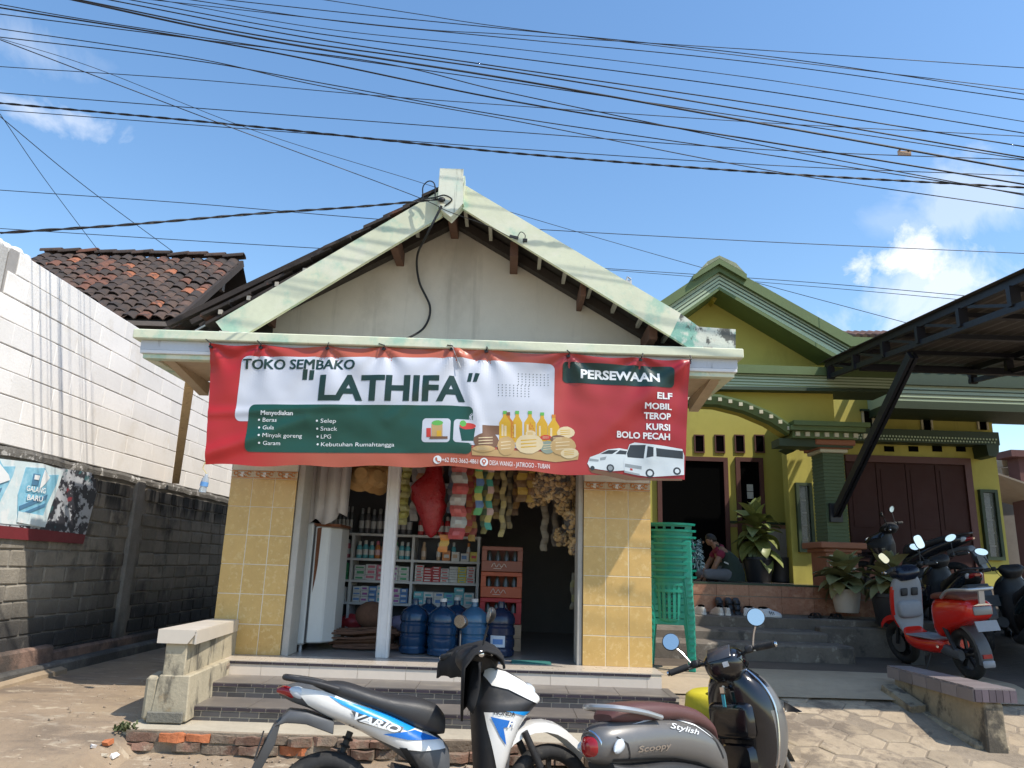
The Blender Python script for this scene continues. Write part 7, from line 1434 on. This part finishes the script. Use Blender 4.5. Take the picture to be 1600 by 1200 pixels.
    for i, f in enumerate(t.f):
        cx = sum(t.v[j][0] for j in f)/len(f); zz = sum(t.v[j][2] for j in f)/len(f); yy = abs(sum(t.v[j][1] for j in f)/len(f)); mid = .80+.06*(zz-.3)
        t.m[i] = 1 if cx < mid else 0
    so = bld(t, 'leg_shield', [M_g, M_gb], o)
    for s_ in (-1, 1): t = MB(); t.tube(smooth_pts([(.80, s_*.13, .30), (.81, s_*.206, .45), (.83, s_*.231, .62), (.83, s_*.225, .76), (.80, s_*.180, .88), (.77, s_*.10, .965)], 6), .008, 7); bld(t, 'shield_trim', M_chr, so)
    # inner pockets and key
    t = MB(); hullx(t, [(.652, .60, .74, .10), (.662, .575, .77, .145), (.70, .56, .79, .165)], 20, 5); bld(t, 'glove_box', M_gb, so); t = MB(); hullx(t, [(.685, .36, .53, .10), (.72, .33, .55, .13)], 18, 5); bld(t, 'inner_panel', M_gb, so)
    t = MB(); t.tube([(.645, -.03, .86), (.615, -.03, .865)], .012, 8); t.obox((.605, -.03, .85), (.012, .03, .035)); bld(t, 'ignition_key', M_chr, so); t = MB(); t.obox((.606, -.028, .79), (.006, .022, .07)); bld(t, 'key_strap', cm((.05, .3, .35)), so)
    t = MB(); secs = []
    for a in np.linspace(R(165), R(30), 10): x, z = 1.19+.285*math.cos(a), .25+.285*math.sin(a); secs.append([Vector((x, y, z+dz)) for y, dz in ((-.08, -.06), (-.072, -.005), (0, .014), (.072, -.005), (.08, -.06), (0, -.005))])
    t.loft(secs); bld(t, 'front_fender', M_g, o, S_)
    for s_ in (-1, 1): t = MB(); t.tube([(1.2, s_*.075, .235), (1.02, s_*.075, .58)], [.022, .02], 8); bld(t, 'fork_leg', M_alu, o, S_)
    t = MB(); t.ell((1.03, 0, .72), (.03, .09, .09), 14, 8); bld(t, 'headlight', M_clr, so)
    for s_ in (-1, 1): t = MB(); t.loft([[Vector((.98, s_*.19, .70)), Vector((1.03, s_*.17, .72)), Vector((1.0, s_*.18, .76))], [Vector((.99, s_*.30, .70)), Vector((1.0, s_*.30, .705)), Vector((.99, s_*.29, .712))]]); bld(t, 'front_winglet', M_gb, o, smooth=0)
    t = MB(); hullz(t, [(.90, .60, .80, .08), (.95, .545, .84, .115), (1.02, .535, .83, .125), (1.065, .58, .79, .105), (1.085, .63, .74, .06)], 22, 3); hc = bld(t, 'handlebar_cover', M_gb, o, S_)
    t = MB(); t.obox((.575, 0, 1.058), (.11, .15, .012), Matrix.Rotation(-.75, 3, 'Y')); bld(t, 'instrument_panel', flat('dash_grey', (.05, .05, .055), .2), hc, S_, bevel=.02); t = MB(); t.obox((.537, -.03, .985), (.008, .035, .03)); bld(t, 'dash_sticker', cm((.45, .45, .45)), hc, S_)
    bars(o, S_, .69, 1.0, .34, .035)
    for s_ in (-1, 1): t = MB(); t.tube(smooth_pts([(.66, s_*.17, 1.03), (.74, s_*.15, 1.0), (.78, s_*.09, .95), (.74, s_*.05, .88)], 6), .004, 5); bld(t, 'brake_cable', M_tyre, o)
    decal([(.10, .762), (.22, .70), (.34, .60), (.40, .50), (.41, .505), (.35, .61), (.23, .708), (.11, .766)], wf, 'panel_gap', M_tyre, bo, .003); decal([(-.42, .70), (-.36, .66), (-.34, .58), (-.345, .575), (-.367, .655), (-.424, .695)], wf, 'panel_gap', M_tyre, bo, .003)
    for s_ in (-1, 1): mirror(o, (.65, s_*.20, 1.04), (.635, s_*.265, 1.16), (.63, s_*.285, 1.205), (.056, .056), S_, nrm=(-.97, -.2, .06 if s_ < 0 else .2), shellm=1)
    return o
retro_scooter('metallic grey retro scooter with brown seat right of the white one', (.93, 4.42, -.145), R(37), R(8), R(28))

# ---- red electric scooter seen from behind
def red_scooter(loc, yaw, lean):
    o = thing('electric_scooter', 'small bright red electric scooter parked under the carport', 'scooter', loc, (-lean, 0, yaw), 'vehicles under the carport'); S_ = steer_m((.86, 0, .8), R(12))
    M_r = flat('red_gloss', (.62, .016, .008), .25, coat=.6); M_gr = mat('pale_grey_plastic', (.26, .27, .29), .5, var=.1, local=True); M_bs = flat('brown_saddle', (.16, .05, .03), .5)
    wheel(o, 0, .23, .045, None, False); wheel(o, 1.12, .22, .042, S_)
    t = MB(); hullx(t, [(.16, .24, .33, .13), (.3, .20, .33, .155), (.6, .20, .32, .155), (.8, .24, .36, .13), (.88, .30, .44, .09)], 20, 3.4); bld(t, 'deck', M_r, o); t = MB(); t.box(.30, .80, -.125, .125, .325, .345); do_ = bld(t, 'foot_mat', M_gr, o, bevel=.01, smooth=0)
    for y in (-.06, .06): t = MB(); t.torus((.55, y, .346), .05, .006, 16, 5, sq=.7); bld(t, 'mat_relief', M_gr, do_)
    SB = [(-.34, .60, .68, .09), (-.28, .54, .72, .13), (-.1, .48, .73, .14), (.1, .42, .73, .14), (.22, .36, .72, .13), (.29, .35, .68, .10)]
    t = MB(); hullx(t, SB, 22, 3); bo = bld(t, 'rear_body', M_r, o); t = MB(); hullx(t, [(-.26, .715, .745, .10), (-.2, .715, .775, .125), (.05, .715, .78, .13), (.2, .71, .77, .12), (.29, .70, .74, .08)], 20, 3); bld(t, 'seat', M_bs, o)
    t = MB(); t.tube(smooth_pts([(.0, .145, .735), (-.12, .145, .80), (-.30, .13, .815), (-.38, .09, .815), (-.38, -.09, .815), (-.30, -.13, .815), (-.12, -.145, .80), (0, -.145, .735)], 5), .016, 8); ro_ = bld(t, 'grab_rail', flat('silver_rail', (.42, .42, .42), .35, metal=.6), o); t = MB(); t.bar((-.36, 0, .69), (-.38, 0, .81), .05, .02); bld(t, 'rail_post', MATS['silver_rail'], ro_, smooth=0)
    t = MB(); t.obox((-.352, 0, .63), (.02, .17, .075)); bld(t, 'tail_lamp', flat('lamp_grey', (.22, .22, .21), .3), o, bevel=.008); t = MB(); t.prism([(-.09, .675), (.09, .675), (.0, .70)], -.365, -.355, 'yz'); bld(t, 'chrome_wing', M_chr, o, smooth=0)
    t = MB(); t.obox((-.37, 0, .50), (.012, .20, .09), Matrix.Rotation(.35, 3, 'Y')); bld(t, 'number_plate', M_gr, o, smooth=0)
    t = MB(); secs = []
    for a in np.linspace(R(60), R(195), 12): x, z = .275*math.cos(a), .23+.275*math.sin(a); secs.append([Vector((x*k, y, .23+(z-.23)*k)) for y, k in ((-.06, .9), (-.055, 1), (0, 1.04), (.055, 1), (.06, .9), (0, .98))])
    t.loft(secs); ff = bld(t, 'rear_fender', M_gpl, o); t = MB(); t.obox((-.283, 0, .235), (.012, .08, .035)); bld(t, 'reflector', M_red, ff); t = MB(); t.obox((-.285, 0, .17), (.02, .11, .06)); bld(t, 'mud_flap', M_gr, ff, bevel=.01)
    t = MB(); t.tube([(0, .10, .23), (.14, .10, .50)], .02, 8); bld(t, 'shock_absorber', M_blkp, o); t = MB(); hullx(t, [(-.05, .18, .27, .03), (.15, .2, .3, .04), (.3, .24, .32, .04)], yc=.09); bld(t, 'swing_arm', M_gpl, o); t = MB(); t.tube([(.22, .15, .29), (.12, .20, .29)], .012, 7); bld(t, 'foot_peg', M_chr, o); t = MB(); t.tube([(.4, .1, .22), (.42, .2, .01)], .01, 6); bld(t, 'side_stand', M_blkp, o)
    SF = [(.34, .84, .90, .10), (.48, .86, .97, .155), (.64, .83, .96, .165), (.78, .79, .92, .16), (.88, .77, .87, .13), (.92, .78, .85, .08)]
    t = MB(); hullz(t, SF, 24, 3.2); t.m = [1 if sum(t.v[j][0] for j in f)/len(f) < .5*(min(t.v[j][0] for j in f)+max(t.v[j][0] for j in f))+1 and (sum(t.v[j][0] for j in f)/len(f)) < .855+.08*(.5-abs(sum(t.v[j][2] for j in f)/len(f)-.55)) and abs(sum(t.v[j][1] for j in f)/len(f)) < .15 else 0 for f in t.f]; so = bld(t, 'leg_shield', [M_r, M_gr], o)
    t = MB(); hullx(t, [(.80, .56, .62, .08), (.815, .50, .66, .12), (.87, .48, .68, .13)], 18, 4); bld(t, 'storage_box', M_gr, so); 
    for y in (-.055, .055): t = MB(); t.obox((.792, y, .75), (.02, .075, .085), Matrix.Rotation(-.28, 3, 'Y')); bld(t, 'pocket', M_blkp, so, bevel=.015)
    t = MB(); secs = []
    for a in np.linspace(R(160), R(40), 9): x, z = 1.10+.27*math.cos(a), .24+.27*math.sin(a); secs.append([Vector((x, y, z+dz)) for y, dz in ((-.065, -.05), (-.06, 0), (0, .012), (.06, 0), (.065, -.05), (0, -.005))])
    t.loft(secs); bld(t, 'front_fender', M_r, o, S_)
    for s_ in (-1, 1): t = MB(); t.tube([(1.12, s_*.065, .22), (.98, s_*.065, .55)], .018, 8); bld(t, 'fork_leg', M_blkp, o, S_)
    t = MB(); hullz(t, [(.87, .74, .90, .09), (.93, .70, .92, .14), (.99, .72, .90, .13), (1.02, .76, .86, .08)], 18, 3); bld(t, 'handlebar_cover', flat('navy_plastic', (.01, .015, .03), .3), o, S_); bars(o, S_, .80, .98, .31); 
    mirror(o, (.76, -.18, 1.0), (.75, -.21, 1.17), (.745, -.22, 1.225), (.075, .05), S_, nrm=(-1, .15, .1), square=True); mirror(o, (.76, .18, 1.0), (.75, .24, 1.09), (.745, .25, 1.13), (.06, .035), S_, nrm=(-1, .6, .1), square=True)
    return o
red_scooter((4.30, 7.15, gz(4.3, 7.15)+.02), R(91), R(6))
dark = dict(main=flat('dark_paint', (.012, .013, .018), .25, coat=.5), side=M_blkp, stripe=M_gpl, stripe2=M_gpl, seat=M_vseat, bar=M_blkp)
dark2 = dict(dark, main=flat('navy_paint', (.012, .02, .035), .25, coat=.5)); dark3 = dict(dark, main=flat('dark_teal_paint', (.008, .02, .024), .25, coat=.5))
sport_scooter('dark scooter in the shade before the folding garage door', dark, (5.9, 9.9, gz(5.9, 9.9)+.02), R(125), R(6), R(15), 'vehicles under the carport', decals=False)
sport_scooter('black scooter close behind the red electric scooter', dark2, (5.12, 8.25, gz(5.12, 8.25)+.02), R(78), R(6), R(20), 'vehicles under the carport', decals=False)
sport_scooter('dark teal scooter cut off by the right edge of the photo', dark3, (5.42, 7.55, gz(5.42, 7.55)+.02), R(72), R(6), R(0), 'vehicles under the carport', decals=False)
